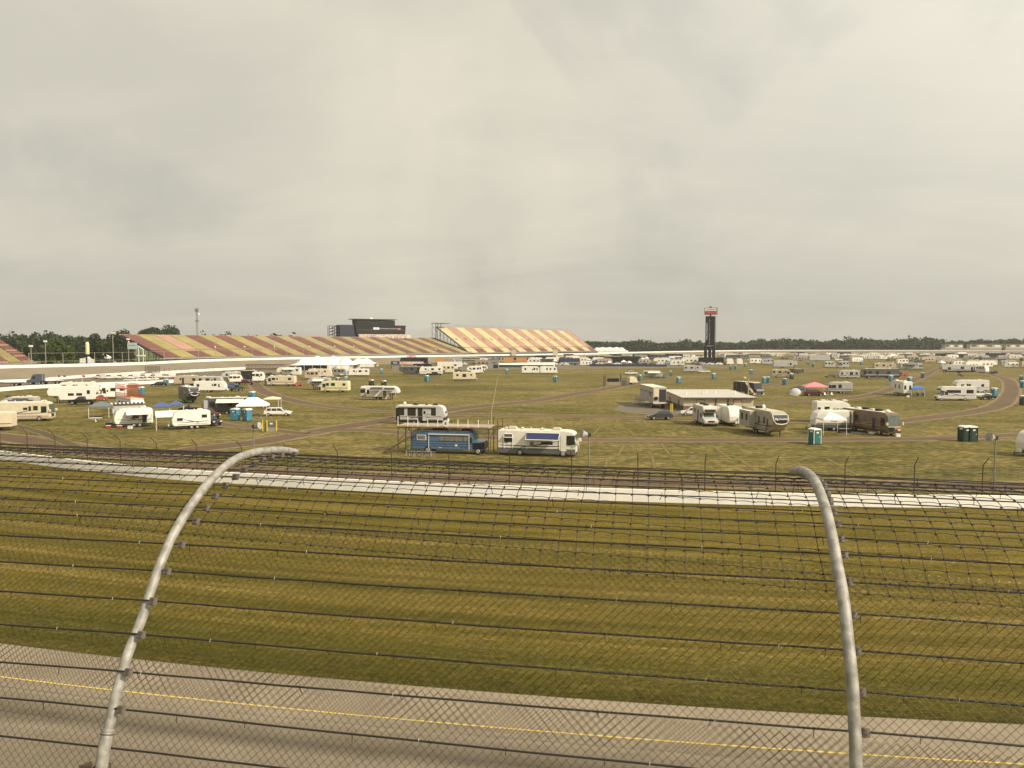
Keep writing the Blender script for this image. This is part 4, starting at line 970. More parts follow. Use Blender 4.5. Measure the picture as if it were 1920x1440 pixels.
    if awn:
        a, c_ = awx[0]*L, awx[1]*L; dp = 2.0; n = 8; vs=[]
        for i in range(n+1):
            x = a+(c_-a)*i/n
            for t_ in range(4): vs.append((x, y+sg*(.03+dp*t_/3), H-.2-.62*t_/3-.05*math.sin(t_/3*math.pi)-0.02*math.sin(i*1.9)))
        fs = [(i*4+t_, i*4+t_+1, i*4+t_+5, i*4+t_+4) for i in range(n) for t_ in range(3)]
        aw = MB().add(vs, fs).build('awning', awn, root, fix=False)
        b = MB(); b.tube([(a,y+sg*dp,H-.82),(c_,y+sg*dp,H-.82)],.055,6)
        for x in (a+.03,c_-.03): b.tube([(x,y+sg*.06,1.4),(x,y+sg*dp,H-.82)],.03,5)
        b.build('awning_arm', M_sign, aw)
    # running gear and ends
    if typ in ('travel','fifth'):
        xs = (-.08*L-.45,-.08*L+.45) if L > 6 else (-.05*L,)
        for x in xs:
            for s in (-1,1): wheel(root, x, s*(w-.02), .36)
        MB().box(-h+.2,h-(.6 if typ=='travel' else 3),-w+.35,w-.35,fz-.18,fz).build('chassis', M_dark, root)
        if typ == 'travel':
            b = MB(); b.tube([(h-.5,-.7,.5),(h+1.05,0,.48)],.05,5); b.tube([(h-.5,.7,.5),(h+1.05,0,.48)],.05,5); b.tube([(h+.95,0,.05),(h+.95,0,.75)],.045,6); b.build('drawbar', M_dark, root)
            b = MB(); b.cyl((h+.3,-.2,.5),.16,.5,seg=10); b.cyl((h+.3,.2,.5),.16,.5,seg=10); b.build('gas_bottle', M_sign, root, bevel=.04)
        else:
            b = MB(); b.box(h-2.2,h-2.0,-.9,-.8,.0,1.7); b.box(h-2.2,h-2.0,.8,.9,.0,1.7); b.build('landing_leg', M_dark, root)
            MB().box(h-1.6,h-1.2,-.25,.25,1.25,1.7).build('hitch_pin', M_dark, root)
        if detail: 
            for s in (-1,1): MB().box(-h-.02,-h+.02,s*(w-.2)-.06,s*(w-.2)+.06,1.0,1.25).build('tail_light', M_tail, root)
    else:
        xr = -h*.42; xf = h*.66 if typ != 'classc' else h-.95
        if typ == 'bus': xf = h-.75; xr = -h*.5
        for x in (xr, xf):
            for s in (-1,1): wheel(root, x, s*(w+.01), .47 if typ != 'classc' else .38, .3)
        if typ == 'classa':
            a = math.atan2(H-.3-1.45,.28)
            ws = MB().prism([(h-.02,1.5),(h-.27,H-.42),(h-.22,H-.42),(h+.03,1.5)],-w+.16,w-.16).build('windscreen', M_wglass, root)
            for s in (-1,1):
                MB().box(h-1.5,h-.55,min(s*w,s*w+s*.02),max(s*w,s*w+s*.02),1.55,H-.75).build('cab_window', M_glass, root)
                MB().box(h-.06,h+.03,s*(w-.35)-.22,s*(w-.35)+.22,.85,1.12).build('headlight', M_lamp, root)
                mr_ = MB().box(h-.1,h+.25,min(s*(w+.02),s*(w+.3)),max(s*(w+.02),s*(w+.3)),1.7,2.15).build('mirror', cap or c, root, bevel=.04)
            MB().box(h-.04,h+.02,-.6,.6,.8,1.25).build('grille', M_dark, root)
            MB().box(h-.1,h+.06,-w+.05,w-.05,.42,.72).build('bumper', skirt or c, root, bevel=.03)
            MB().box(h-.05,h+.015,-w+.5,w-.5,1.27,1.37).build('front_trim', stripe or M_chrome, root)
        elif typ == 'classc':
            MB().prism([(h-1.25,1.46),(h-1.68,H-1.14),(h-1.63,H-1.14),(h-1.2,1.46)],-w+.35,w-.35).build('windscreen', M_wglass, root)
            for s in (-1,1):
                MB().box(h-2.5,h-1.75,min(s*w,s*w+s*.02),max(s*w,s*w+s*.02),1.45,H-1.2).build('cab_window', M_glass, root)
                MB().box(h-.04,h+.03,s*(w-.4)-.2,s*(w-.4)+.2,.75,1.0).build('headlight', M_lamp, root)
                MB().box(h-1.5,h-1.3,min(s*(w+.02),s*(w+.3)),max(s*(w+.02),s*(w+.3)),1.5,1.85).build('mirror', M_dark, root, bevel=.03)
            MB().box(h-.03,h+.02,-.55,.55,.7,1.0).build('grille', M_dark, root); MB().box(h-.05,h+.12,-w+.05,w-.05,.45,.66).build('bumper', M_chrome, root, bevel=.03)
            MB().box(h-.82,h-.76,-w+.3,w-.3,H-.85,H-.5).build('bunk_window', M_glass if detail else c, root)
    if cap:
        if typ in ('travel','fifth') :
            MB().prism([(h-.92,H-.02),(h-.38,H-.34),(h+.02,H*.55),(h-.04,H*.5),(h-.1,H*.55),(h-.5,H-.34),(h-.98,H-.06)],-w+.25,w-.25).build('front_cap', cap, root)
    root['L'] = L; root['H'] = H; root['sg'] = sg
    del root['L'], root['H'], root['sg']
    return root, L, H, sg
def car(x0, x1, yb, label, kind='suv', yaw=0, front=1, c=None, L=None, Wd=1.9, name=None, group=None, detail=True):
    LL = {'suv':4.9,'sedan':4.7,'pickup':5.8,'van':5.1}[kind]; pos, L2 = vplace(x0, x1, yb, yaw, Wd, L); L = L or min(max(L2, 3.9), 6.4); c = c or P_white
    root = empty(name or {'suv':'parked_car','sedan':'parked_car','pickup':'pickup_truck','van':'minivan'}[kind], pos, R(yaw)+(math.pi if front<0 else 0), label, {'suv':'car','sedan':'car','pickup':'pickup truck','van':'minivan'}[kind], group)
    h = L/2; w = Wd/2; HB = {'suv':1.03,'sedan':.95,'pickup':1.15,'van':1.1}[kind]; HT = {'suv':1.68,'sedan':1.45,'pickup':1.88,'van':1.72}[kind]
    prof = {'suv':[(-h,.45),(-h-.02,.8),(-h+.05,HB),(h-1.25,HB),(h-.3,HB-.14),(h,HB-.35),(h,.4)],
            'sedan':[(-h,.4),(-h,.8),(-h+.15,HB),(h-1.35,HB),(h-.3,HB-.18),(h,HB-.35),(h,.35)],
            'pickup':[(-h,.55),(-h,HB),(h-1.45,HB+.04),(h-.25,HB-.03),(h,HB-.2),(h,.5)],
            'van':[(-h,.4),(-h,HB),(h-1.1,HB),(h-.25,HB-.28),(h,HB-.45),(h,.38)]}[kind]
    MB().prism(prof,-w,w).build('body', c, root, bevel=.09)
    xa, xb, ra, rb = {'suv':(-h+.1,h-1.15,-h+.75,h-2.05),'sedan':(-h+.75,h-1.25,-h+1.3,h-2.1),'pickup':(-h+2.1,h-1.4,-h+2.25,h-2.2),'van':(-h+.05,h-.8,-h+.3,h-1.75)}[kind]
    vs = [(xa,-w+.06,HB-.02),(xb,-w+.06,HB-.02),(xb,w-.06,HB-.02),(xa,w-.06,HB-.02),(ra,-w+.27,HT),(rb,-w+.27,HT),(rb,w-.27,HT),(ra,w-.27,HT)]
    fs = [(3,2,1,0),(4,5,6,7),(0,1,5,4),(1,2,6,5),(2,3,7,6),(3,0,4,7)]
    MB().add(vs, fs).build('cabin', c, root, bevel=.06)
    # glass, set just proud of the cabin
    def quadglass(i, u0, u1, v0, v1, nm):
        a,b_,c_,d = [Vector(vs[k]) for k in i]; f = lambda u,v: (a.lerp(b_,u)).lerp(d.lerp(c_,u), v)
        q = [f(u0,v0),f(u1,v0),f(u1,v1),f(u0,v1)]; n_ = (q[1]-q[0]).cross(q[3]-q[0]).normalized()
        m_ = sum(q, Vector())/4; 
        if n_.dot(m_-Vector((0,0,HB))) < 0: n_ = -n_
        qq = [p+n_*.02 for p in q]+[p+n_*.005 for p in q]
        MB().add(qq, [(0,1,2,3),(7,6,5,4),(0,4,5,1),(1,5,6,2),(2,6,7,3),(3,7,4,0)]).build(nm, M_glass, root)
    cuts = [(.08,.46),(.5,.92)] if kind in ('sedan','pickup') else [(.05,.32),(.35,.62),(.65,.93)]
    for (a,c_) in cuts:
        quadglass((0,1,5,4), a, c_, .12, .86, 'side_window'); quadglass((3,2,6,7), a, c_, .12, .86, 'side_window')
    quadglass((1,2,6,5), .06,.94,.08,.9,'windscreen'); quadglass((0,3,7,4), .1,.9,.15,.85,'rear_window')
    if kind == 'pickup':
        MB().box(-h+.12,xa-.05,-w+.15,w-.15,HB-.02,HB+.012).build('truck_bed', M_dark, root)
    r_ = .34 if kind == 'sedan' else (.4 if kind == 'pickup' else .37)
    for x in (-h+.95, h-.95):
        for s in (-1,1): wheel(root, x, s*(w+.01), r_, .22)
    for s in (-1,1):
        MB().box(h-.06,h+.015,s*(w-.3)-.17,s*(w-.3)+.17,.68,.86).build('headlight', M_lamp, root); MB().box(-h-.02,-h+.05,s*(w-.2)-.12,s*(w-.2)+.12,.75,1.0).build('tail_light', M_tail, root)
        MB().box(xb-.35,xb-.15,min(s*(w),s*(w+.18)),max(s*(w),s*(w+.18)),HB-.02,HB+.15).build('mirror', c, root)
    MB().box(h-.03,h+.02,-.5,.5,.5,.72).build('grille', M_dark, root)
    return root
# portable toilets
def toilet_proto(c, nm, label):
    r_ = empty('portable_toilet', (0,0,0), 0, label, 'portable toilet', None)
    MB().box(-.58,.58,-.58,.58,.12,2.05).build('cabin', c, r_, bevel=.02)
    MB().box(-.64,.64,-.64,.64,0,.12).build('base', M_dark, r_)
    d = MB(); d.box(-.42,.42,-.62,-.585,.18,1.98); dd = d.build('door', c, r_, bevel=.012)
    MB().box(-.2,.2,-.64,-.622,1.62,1.8).build('sign', M_sign, dd); MB().box(.3,.36,-.65,-.622,1.0,1.2).build('handle', M_sign, dd)
    b = MB()
    for x in (-.6,.6):
        for y in (-.6,.6): b.box(x-.035,x+.035,y-.035,y+.035,.1,2.06)
    b.build('corner_post', M_sign if nm == 'g' else c, r_)
    MB().prism([(-.66,2.05),(-.62,2.2),(-.3,2.32),(.3,2.32),(.62,2.2),(.66,2.05)],-.66,.66).build('roof', M_sign, r_, bevel=.03)
    MB().box(-.59,-.585,-.3,.3,1.75,1.95).build('vent', M_sign, r_)
    return r_
T_blue = mat('toilet_blue',(0.055,0.20,0.27),0.5,var=0.15); T_green = mat('toilet_teal',(0.02,0.14,0.115),0.45,var=0.15); T_dark = mat('toilet_dark_green',(0.012,0.035,0.025),0.5)
protos = {}
def toilet(x, yb, label, c='b', yaw=None, group='blue portable toilets about the infield'):
    g = G(x, yb, 0); u = Vector((g.x,g.y,0)).normalized(); p = g+u*.66
    if c not in protos:
        r_ = toilet_proto({'b':T_blue,'g':T_green,'d':T_dark}[c], c, label); protos[c] = r_
    else: r_ = copy_tree(protos[c]); r_['label'] = label
    r_.location = p; r_.rotation_euler = (0,0,R(yaw if yaw is not None else random.uniform(-35,20))); 
    if group: r_['group'] = group
    return r_
for x, yb, lab, c in ((206,744.5,'blue portable toilet in front of the white camper van at left','b'),(218,737,'dark green portable toilet right behind the white camper van at left','d'),(265,741,'blue portable toilet alone on grass, above the red railed bus','b'),
    (441,789,'left one of two blue portable toilets before the white canopy','b'),(464,790,'right one of two blue portable toilets before the white canopy','b'),(472.5,751.5,'blue portable toilet behind the white peaked canopy, beside the dirt road','b'),
    (311.5,723.5,'blue portable toilet between the dark pickup and the tan trailer at left','b'),(362.5,722,'blue portable toilet at the left end of a white trailer with a black awning rail','b'),(501.5,722,'blue portable toilet at the nose of the tan motorhome','b'),
    (634,720,'dark portable toilet left of a blue one, behind the cream motorhome','d'),(649,718,'blue portable toilet just behind the cream motorhome','b'),(715.5,700.5,'blue portable toilet on the access road right of the white tents','b'),
    (696.5,725,'tall dark portable toilet left of another, behind the trailer with dark awnings','d'),(720,727,'dark portable toilet mostly hidden behind the trailer with dark awnings','d'),(800,715.5,'blue portable toilet below the row of dark haulers','b'),
    (950.5,701,'blue portable toilet left of the two white trailers in midfield','b'),(1041,716.5,'blue portable toilet in front of the two white trailers in midfield','b'),
    (1199,714,'blue portable toilet right of the small white generator trailer','b'),(1257.5,705,'blue portable toilet right of the blue car','b'),(1272.5,718.5,'blue portable toilet behind the tan building','b'),(1338.5,710.5,'blue portable toilet behind the tan building, right of the white trailer and pickup','b'),
    (1369.5,693.5,'portable toilet left in the pair under the white box trailers','b'),(1378.5,692.5,'portable toilet right in the pair under the white box trailers','b'),(1398,688,'small grey portable toilet right of the white box trailers','b'),(1408.5,702,'blue portable toilet alone above the wide toilet pair','b'),
    (1433,718.5,'left half of the touching toilet pair right of the dark deck bus','b'),(1439,718.2,'right half of the touching toilet pair right of the dark deck bus','b'),(1470.5,722,'blue portable toilet left of the dirt track, above the small tent','b'),
    (1484,711,'dark green portable toilet at the nose of the cream motorhome','d'),(1515,684,'far portable toilet next to the dirt track right of the silver trailers','b'),(1524.5,688,'portable toilet right of the far dirt track','b'),(1615,684,'far portable toilet above the grey motorcoach','b'),
    (1671,715,'blue portable toilet in front of the black motorcoach','b'),(1706,718.5,'blue portable toilet behind the camper with the blue canopy','b'),(1729.5,709,'blue portable toilet alone by the dirt road junction at right','b'),
    (1864,743,'blue portable toilet behind the black car at right','b'),(1914.5,716,'blue portable toilet above another at the right edge','b'),(1918,727,'blue portable toilet below another at the right edge','b'),(1919,760,'dark portable toilet cut by the right edge beside the dirt road','d'),(1728,690,'small blue portable toilet at the nose of the grey motorhome','b'),(1786,690,'portable toilet behind the long black and white fifth wheel','b')):
    toilet(x, yb, lab, c)
toilet(1527,834,'teal green portable toilet with arched white roof before the trailers at right','g',18,None)
toilet(1808,828.5,'left one of the dark green portable toilet pair by the dirt road at right','d',8,None); toilet(1820,828.5,'right one of the dark green portable toilet pair by the dirt road at right','d',8,None)

def canopy(x, yb, w, label, mt, h=2.9, eave=2.0, yaw=10, d=None, peaks=1, name='canopy_tent', legs=M_sign, group=None, wpx=None):
    g = G(x, yb, 0)
    if wpx: w = wpx*g.y/F*0.93
    d = d or w; r_ = empty(name, g+Vector((g.x,g.y,0)).normalized()*d/2, R(yaw), label, 'canopy', group); a = w/2; c = d/2
    vs = [(-a,-c,eave),(a,-c,eave),(a,c,eave),(-a,c,eave),(-a,-c,eave-.25),(a,-c,eave-.25),(a,c,eave-.25),(-a,c,eave-.25)]
    fs = [(0,1,5,4),(1,2,6,5),(2,3,7,6),(3,0,4,7)]
    if peaks == 1:
        i=len(vs); vs += [(-a*.45,-c*.45,eave+(h-eave)*.62),(a*.45,-c*.45,eave+(h-eave)*.62),(a*.45,c*.45,eave+(h-eave)*.62),(-a*.45,c*.45,eave+(h-eave)*.62),(0,0,h)]
        fs += [(0,1,i+1,i),(1,2,i+2,i+1),(2,3,i+3,i+2),(3,0,i,i+3),(i,i+1,i+4),(i+1,i+2,i+4),(i+2,i+3,i+4),(i+3,i,i+4)]
    elif peaks == 2:
        i=len(vs); vs += [(-a*.3,0,h),(a*.3,0,h)]; fs += [(0,1,i+1,i),(2,3,i,i+1),(1,2,i+1),(3,0,i)]
    else:
        i=len(vs); vs += [(-a,0,h),(a,0,h)]; fs += [(0,1,i+1,i),(2,3,i,i+1),(1,2,i+1),(3,0,i)]
    MB().add(vs, fs).build('canopy', mt, r_, fix=False)
    for sx in (-1,1):
        for sy in (-1,1): MB().tube([(sx*a*.97,sy*c*.97,0),(sx*a*.97,sy*c*.97,eave)],.04,5).build('leg', legs, r_)
    return r_
def chair(x, yb, yaw, label, mt, group=None):
    g = G(x, yb, 0); r_ = empty('folding_chair', g, R(yaw), label, 'chair', group)
    MB().box(-.28,.28,-.25,.25,.4,.45).build('seat', mt, r_); MB().prism([(-.28,.45),(-.34,1.0),(-.3,1.0),(-.24,.45)],-.27,.27).build('backrest', mt, r_)
    for sx in (-.25,.25):
        for sy in (-.24,.24): MB().tube([(sx,sy,0),(sx,sy,.42)],.02,4).build('leg', M_steel, r_)

# ---- nearest rows, one by one -------------------------------------------------
# white and grey motorhome
r_, L, H, sg = rv(930,1088,857,'white motorhome with grey skirt and open navy awning, nearest to the wire fence','classa',-12,1,H=3.25,c=P_white,skirt=P_skirt,stripe=P_stripe,win=[(-.36,.0,.6,.8)],door=None,acs=0,awn=None)
def sidebox(root, L, H, sg, fx, ww, z0, z1, nm, mt, t0=0.0, t1=.03, bevel=0, w=1.25):
    x = fx*L; ya, yb_ = sorted((sg*(w+t0), sg*(w+t1))); return MB().box(x-ww/2,x+ww/2,ya,yb_,z0,z1).build(nm, mt, root, bevel=bevel)
for o in [o for o in r_.children if o.name.startswith('window')]:
    for c_ in list(o.children): bpy.data.objects.remove(c_)
    bpy.data.objects.remove(o)
def local_awning(root, L, H, sg, a, c_, dp, drop, mt, w=1.25, z0=None):
    z0 = z0 or H-.28; y = sg*w
    vs = [];
    for i in range(9):
        x = a+(c_-a)*i/8; inset = .22*(1) if True else 0
        for t_ in range(3): vs.append((x+(0.0 if i in range(1,8) else 0), y+sg*dp*t_/2, z0-drop*t_/2-.02*math.sin(i*1.3)*t_))
    fs = [(i*3+t_, i*3+t_+1, i*3+t_+4, i*3+t_+3) for i in range(8) for t_ in range(2)]
    aw = MB().add(vs, fs).build('awning', mt, root, fix=False)
    b = MB(); b.tube([(a,y+sg*dp,z0-drop),(c_,y+sg*dp,z0-drop)],.06,6); b.tube([(a,y+sg*.02,z0+.04),(c_,y+sg*.02,z0+.04)],.06,6)
    for x in (a,c_): b.tube([(x,y+sg*.05,z0-.1),(x,y+sg*dp,z0-drop)],.035,5); b.tube([(x,y+sg*.05,.9),(x,y+sg*.05,z0)],.035,5)
    b.build('awning_arm', M_sign, aw)
local_awning(r_, L, H, sg, -.12*L, .285*L, 1.1, .72, M_awnb)
w_ = sidebox(r_,L,H,sg,-.355,1.15,1.75,2.3,'window',M_glass); local_awning(r_,L,H,sg,-.41*L,-.30*L,.28,.38,M_awnd,z0=2.75)
sidebox(r_,L,H,sg,.13,1.5,1.55,1.9,'window',M_glass); sidebox(r_,L,H,sg,-.06,.5,1.3,1.85,'window',mat('curtained_glass',(0.2,0.19,0.17),0.3))
sidebox(r_,L,H,sg,.335,.75,.75,2.7,'door',P_white,0,.03,.02)
sidebox(r_,L,H,sg,.425,1.05,1.65,2.75,'cab_window',M_glass,.022,.04)
text('Alfa',.5,P_stripe,r_,(-.40*L,sg*1.27,1.75),(math.pi/2,0,0 if sg<0 else math.pi),shear=.5)
for fx, ww, hh in ((-.40,.55,.3),(-.32,1.2,.42),(-.2,.5,.3),(.05,.5,.28),(.24,1.2,.36)):
    MB().prism([(fx*L-ww/2,H+.04),(fx*L-ww/2+.08,H+hh),(fx*L+ww/2-.15,H+hh),(fx*L+ww/2,H+.04)],-.35,.35).build('roof_unit', M_ac, r_, bevel=.08)
# blue skoolie bus
r_, L, H, sg = rv(768,917,853,'blue converted school bus with dark bonnet parked under a steel viewing deck','bus',-11,1,H=2.95,c=paint('faded_blue_paint',(0.085,0.155,0.255)),win=[],door=None,acs=0,stripe=None,name='school_bus')
h = L/2
MB().box(h-1.55,h+.04,-1.28,1.28,.6,1.66).build('bonnet', P_black, r_, bevel=.12)
b = MB()
for i in range(6): pass
for i, fx in enumerate((-.06,.005,.07,.135,.195,.25)): sidebox(r_,L,H,sg,fx,.72,1.75,2.35,'window',mat('curtained_glass',(0.2,0.19,0.17),0.3))
sidebox(r_,L,H,sg,-.345,1.25,1.75,2.45,'window',M_sign); sidebox(r_,L,H,sg,-.345,1.05,1.83,2.37,'pane',mat('curtained_glass',(0.2,0.19,0.17),0.3),.03,.045)
sidebox(r_,L,H,sg,.325,.35,1.5,2.2,'window',M_glass)
for z in (1.0,1.3,1.62): sidebox(r_,L,H,sg,-.07,L*.84,z,z+.05,'rub_rail',P_navy,0,.02)
sidebox(r_,L,H,sg,.03,L*.56,2.52,2.62,'awning_roll',M_sign,.02,.16); sidebox(r_,L,H,sg,-.245,.07,.7,2.6,'awning_arm',M_sign,.03,.08); sidebox(r_,L,H,sg,.305,.07,.6,2.6,'awning_arm',M_sign,.03,.08)
sidebox(r_,L,H,sg,.13,.28,1.05,1.35,'emblem',M_sign,0,.015); sidebox(r_,L,H,sg,-.09,.3,.8,.92,'emblem',M_sign,0,.015)
for z in (.1,.35): MB().box(-h+2.7+z,-h+4.2+z,-.6,.6,H+.02,H+.3).build('roof_rack', M_dark, r_)
MB().box(h-3.0,h-1.9,-.7,.7,H+.02,H+.3).build('roof_rack', M_dark, r_)
MB().prism([(h-1.22,1.85),(h-1.3,H-.3),(h-1.24,H-.3),(h-1.16,1.85)],-1.0,1.0).build('windscreen', M_wglass, r_)
wheel(r_, -h*.52, sg*1.27, .5)
for x in (-.15,.14,.2): sidebox(r_,L,H,sg,x+.06,.14,.85,.98,'vent',M_dark,0,.02)
# steel deck over the bus
g1 = r_.location.copy(); dk = empty('viewing_deck', g1, r_.rotation_euler.z, 'rusty steel viewing deck with railing posts and ramp over the blue bus', 'platform')
xa, xb = -h-1.7, h+1.9; zd = 3.5
MB().box(xa,xb-1.1,-1.5,1.7,zd,zd+.14).build('deck', mat('weathered_plywood',(0.42,0.34,0.24),0.85,var=0.25), dk)
for i in range(10):
    x = xa+.1+(xb-xa-1.3)*i/9
    MB().tube([(x,-1.48,zd),(x,-1.48,zd+1.05+(.25 if i in (0,1) else 0))],.045,5).build('rail_post', M_sign, dk)
MB().tube([(xa+.1,1.6,zd+1),(xb-1.2,1.6,zd+1)],.03,5).build('hand_rail', M_steel, dk)
for x in (xa+.08, xa+1.9, xb-1.2, xb):
    for y in (-1.45,1.65): MB().tube([(x,y,0),(x,y,zd+(1.1 if x>xb-2 else 0))],.06,6).build('leg', M_rust, dk)
b = MB()
for x0_,x1_ in ((xa+.1,xa+1.8),(xb-1.2,xb-3.2),(xb-1.2,xb-.1)): b.tube([(x0_,-1.45,1.5 if x0_<0 else 2.2),(x1_,-1.45,zd-.05)],.04,5)
b.tube([(xa+2.0,1.6,.3),(xa+.2,1.6,zd-.1)],.04,5); b.tube([(xa,-1.45,zd-.1),(xb,-1.45,zd-.1)],.06,5); b.tube([(xa,1.65,zd-.1),(xb,1.65,zd-.1)],.06,5)
for i in range(10): x = xa+.3+i*(xb-xa-1.6)/9; b.tube([(x,-1.45,zd-.05),(x,-1.3,2.9)],.025,4)
b.build('brace', M_rust, dk)
MB().prism([(xa+3.6,zd-.15),(xa+3.9,zd-.15),(xa-1.6,0.02),(xa-2.0,0.02)],-2.3,-1.75).build('ramp', P_brown, dk)
sgn = MB().cyl((xa+(xb-xa)*.49,-1.55,zd+.5),.42,.04,'y',16).build('round_sign', M_sign, dk); text('8',.5,P_black,sgn,(xa+(xb-xa)*.49,-1.57,zd+.5),(math.pi/2,0,0))
b = MB()   # tangle of folded chairs on a rack
bk = empty('bicycle_rack', G(787,857,0), R(-11), 'rack of folded bikes and frames at the tail of the blue bus', 'rack')
for i in range(16):
    x = -1.8+i*.24; b.tube([(x,0,0),(x+.15*math.sin(i*2.1),.1,.75)],.022,4); b.tube([(x,.05,.3),(x+.25,.0,.7)],.018,4)
b.tube([(-1.9,0,.72),(2.1,0,.72)],.02,4); b.build('frame', mat('white_tube',(0.6,0.58,0.52),0.5,c2=(0.15,0.12,0.1),scale=3), bk)
for i in range(3):
    c_ = Vector((-1.2+i*1.1,0,.33)); b=MB(); b.tube([c_+Vector((.3*math.cos(a),0,.3*math.sin(a))) for a in np.linspace(0,6.283,17)],.025,4,cap=False); b.build('wheel', M_tyre, bk)
g = G(765,842,0); cn = empty('ground_lamp', g, 0, 'small pale green marker cone left of the blue bus', 'cone'); MB().tube([(0,0,0),(0,0,.1),(0,0,.85)],[.28,.2,.05],10).build('cone', mat('lime_plastic',(0.35,0.55,0.2)), cn)
# whip flagpole
g = G(919,850,0); wp = empty('flag_whip', g, 0, 'tall thin whip pole rising from the right end of the steel deck', 'pole'); MB().tube([(0,0,0),(.2,0,5.5),(1.0,0.2,at(924,706,g.y).z)],[.05,.045,.03],5).build('pole', mat('tan_fibreglass',(0.4,0.33,0.22)), wp)
# black and white trailer behind
r_, L, H, sg = rv(741,841,797,'white and black travel trailer with oval front window, behind the steel deck','travel',-7,1,H=3.35,c=paint('pearl_gelcoat',(0.50,0.48,0.45)),stripe=P_stripe,win=[(-.39,1.15,.5,.84),(-.17,1.4,.48,.86),(.27,.75,.5,.84)],door=.09,acs=0,roof=P_roof,cap=P_white)
for fx,ww in ((-.12,.9),(.28,.95),(.1,.4)): MB().prism([(fx*L-ww/2,H+.04),(fx*L-ww/2+.08,H+.34),(fx*L+ww/2-.15,H+.34),(fx*L+ww/2,H+.04)],-.35,.35).build('roof_unit', M_black, r_, bevel=.05)
sidebox(r_,L,H,sg,0,.8,.75,H-.45,'open_doorway',M_black,.0,.035); sidebox(r_,L,H,sg,-.45,.7,.75,H-.4,'corner_panel',P_black,0,.02); sidebox(r_,L,H,sg,-.02,L*.93,.6,.85,'lower_trim',P_black,.0,.022)
sidebox(r_,L,H,sg,-.06,L*.76,H-.42,H-.28,'awning_roll',P_black,.02,.15)
MB().prism([(L/2-.42,H-.6),(L/2+.0,H*.58),(L/2+.06,H*.58),(L/2-.36,H-.6)],-.8,.8).build('front_window', M_glass, r_, bevel=.03)
MB().prism([(L/2-.3,.7),(L/2-.02,1.0),(L/2+.03,H*.42),(L/2+.0,H*.42),(L/2-.3,H*.35)],-1.26,1.26).build('front_skirt', P_black, r_)
MB().dome((-L/2+1.3,.3,H+.25),.3,.35,10).build('satellite_dome', M_sign, r_)
g = G(733,789,0); bi = empty('bicycle', g, R(20), 'dark bicycle leaning at the tail of the black and white trailer', 'bicycle')
for c_ in (-.5,.5): MB().tube([Vector((c_+.33*math.cos(a),0,.34+.33*math.sin(a))) for a in np.linspace(0,6.283,17)],.03,5,cap=False).build('wheel', M_tyre, bi)
MB().tube([(-.5,0,.34),(-.1,0,.8),(.35,0,.8),(.5,0,.34)],.03,5).tube([(-.1,0,.8),(0,0,.3),(.35,0,.8)],.025,5).tube([(.35,-.25,1.0),(.35,.25,1.0)],.02,4).build('frame', P_black, bi)

# tan building
zroof = 3.6; a = G(1278,771,0); c = G(1416,771,0); bd = empty('utility_building', Vector(((a.x+c.x)/2, a.y, 0)), 0, 'tan utility building with pale ribbed metal roof in the middle of the infield', 'building')
hb = (c.x-a.x)/2-.4; depth = 22.0
zf = at(1278,746,a.y).z; M_rib = mat('ribbed_metal_roof',(0.58,0.54,0.46),0.6,0.0,var=0.1)
zb = zf + 0.15
def wallbox(x0,x1,y0,y1,z0,z1,nm,mt): return MB().box(x0,x1,y0,y1,z0,z1).build(nm, mt, bd)
wallbox(-hb,hb,0,depth,1.1,zf,'wall',M_tan); wallbox(-hb-.04,hb+.04,-.04,depth+.04,0,1.1,'stone_base',mat('brown_masonry',(0.17,0.10,0.07),0.9,var=0.3,scale=1.2))
b = MB(); yr = depth*.9
b.add([(-hb-.5,-.6,zf+.02),(hb+.5,-.6,zf+.02),(hb+.5,yr,zf+.5),(-hb-.5,yr,zf+.5),(-hb-.5,-.6,zf+.14),(hb+.5,-.6,zf+.14),(hb+.5,yr,zf+.62),(-hb-.5,yr,zf+.62)],[(3,2,1,0),(4,5,6,7),(0,1,5,4),(1,2,6,5),(2,3,7,6),(3,0,4,7)])
n_ = 22
for i in range(n_+1):
    x = -hb-.45+(2*hb+.9)*i/n_; b.add([(x-.05,-.6,zf+.14),(x+.05,-.6,zf+.14),(x+.05,yr,zf+.62),(x-.05,yr,zf+.62),(x-.05,-.6,zf+.17),(x+.05,-.6,zf+.17),(x+.05,yr,zf+.65),(x-.05,yr,zf+.65)],[(3,2,1,0),(4,5,6,7),(0,1,5,4),(1,2,6,5),(2,3,7,6),(3,0,4,7)])
rf = b.build('roof', M_rib, bd)
MB().box(-hb-.55,hb+.55,-.78,-.6,zf-.12,zf+.12).build('gutter', P_dgrey, rf); MB().prism([(-hb-.5,0),(-hb-.5,0.01),(-hb-.49,0)],0,1)
for x in (-hb*.08,hb*.27): wallbox(x-.14,x+.14,-.12,-.045,0,zf-.1,'downpipe',P_dgrey)
for x in (-hb*.52,hb*.55): 
    d_ = wallbox(x-.9,x+.9,-.08,-.045,.05,2.5,'door_frame',P_brown); MB().box(x-.8,x+.8,-.1,-.085,.05,2.4).build('door', M_tan, d_)
for x in (-hb*.83,hb*.86): wallbox(x-.22,x+.22,-.28,-.045,2.5,2.95,'wall_lamp',M_sign)
for x,y in ((-hb*.72,7),(-hb*.13,9),(-hb*.05,9),(-hb*.0,11),(hb*.22,9)): MB().tube([(x,y,zf+.2),(x,y,zf+1.0),(x,y,zf+1.1)],[.16,.16,.3],8).build('roof_vent', M_sign, rf)
MB().tube([(hb*.66,5,zf+.2),(hb*.66,5,zf+1.3)],.12,6).build('roof_vent', M_sign, rf)
for y in (4,13): wallbox(-hb-.1,-hb-.045,y,y+1,0.05,2.2,'side_door',P_dgrey)
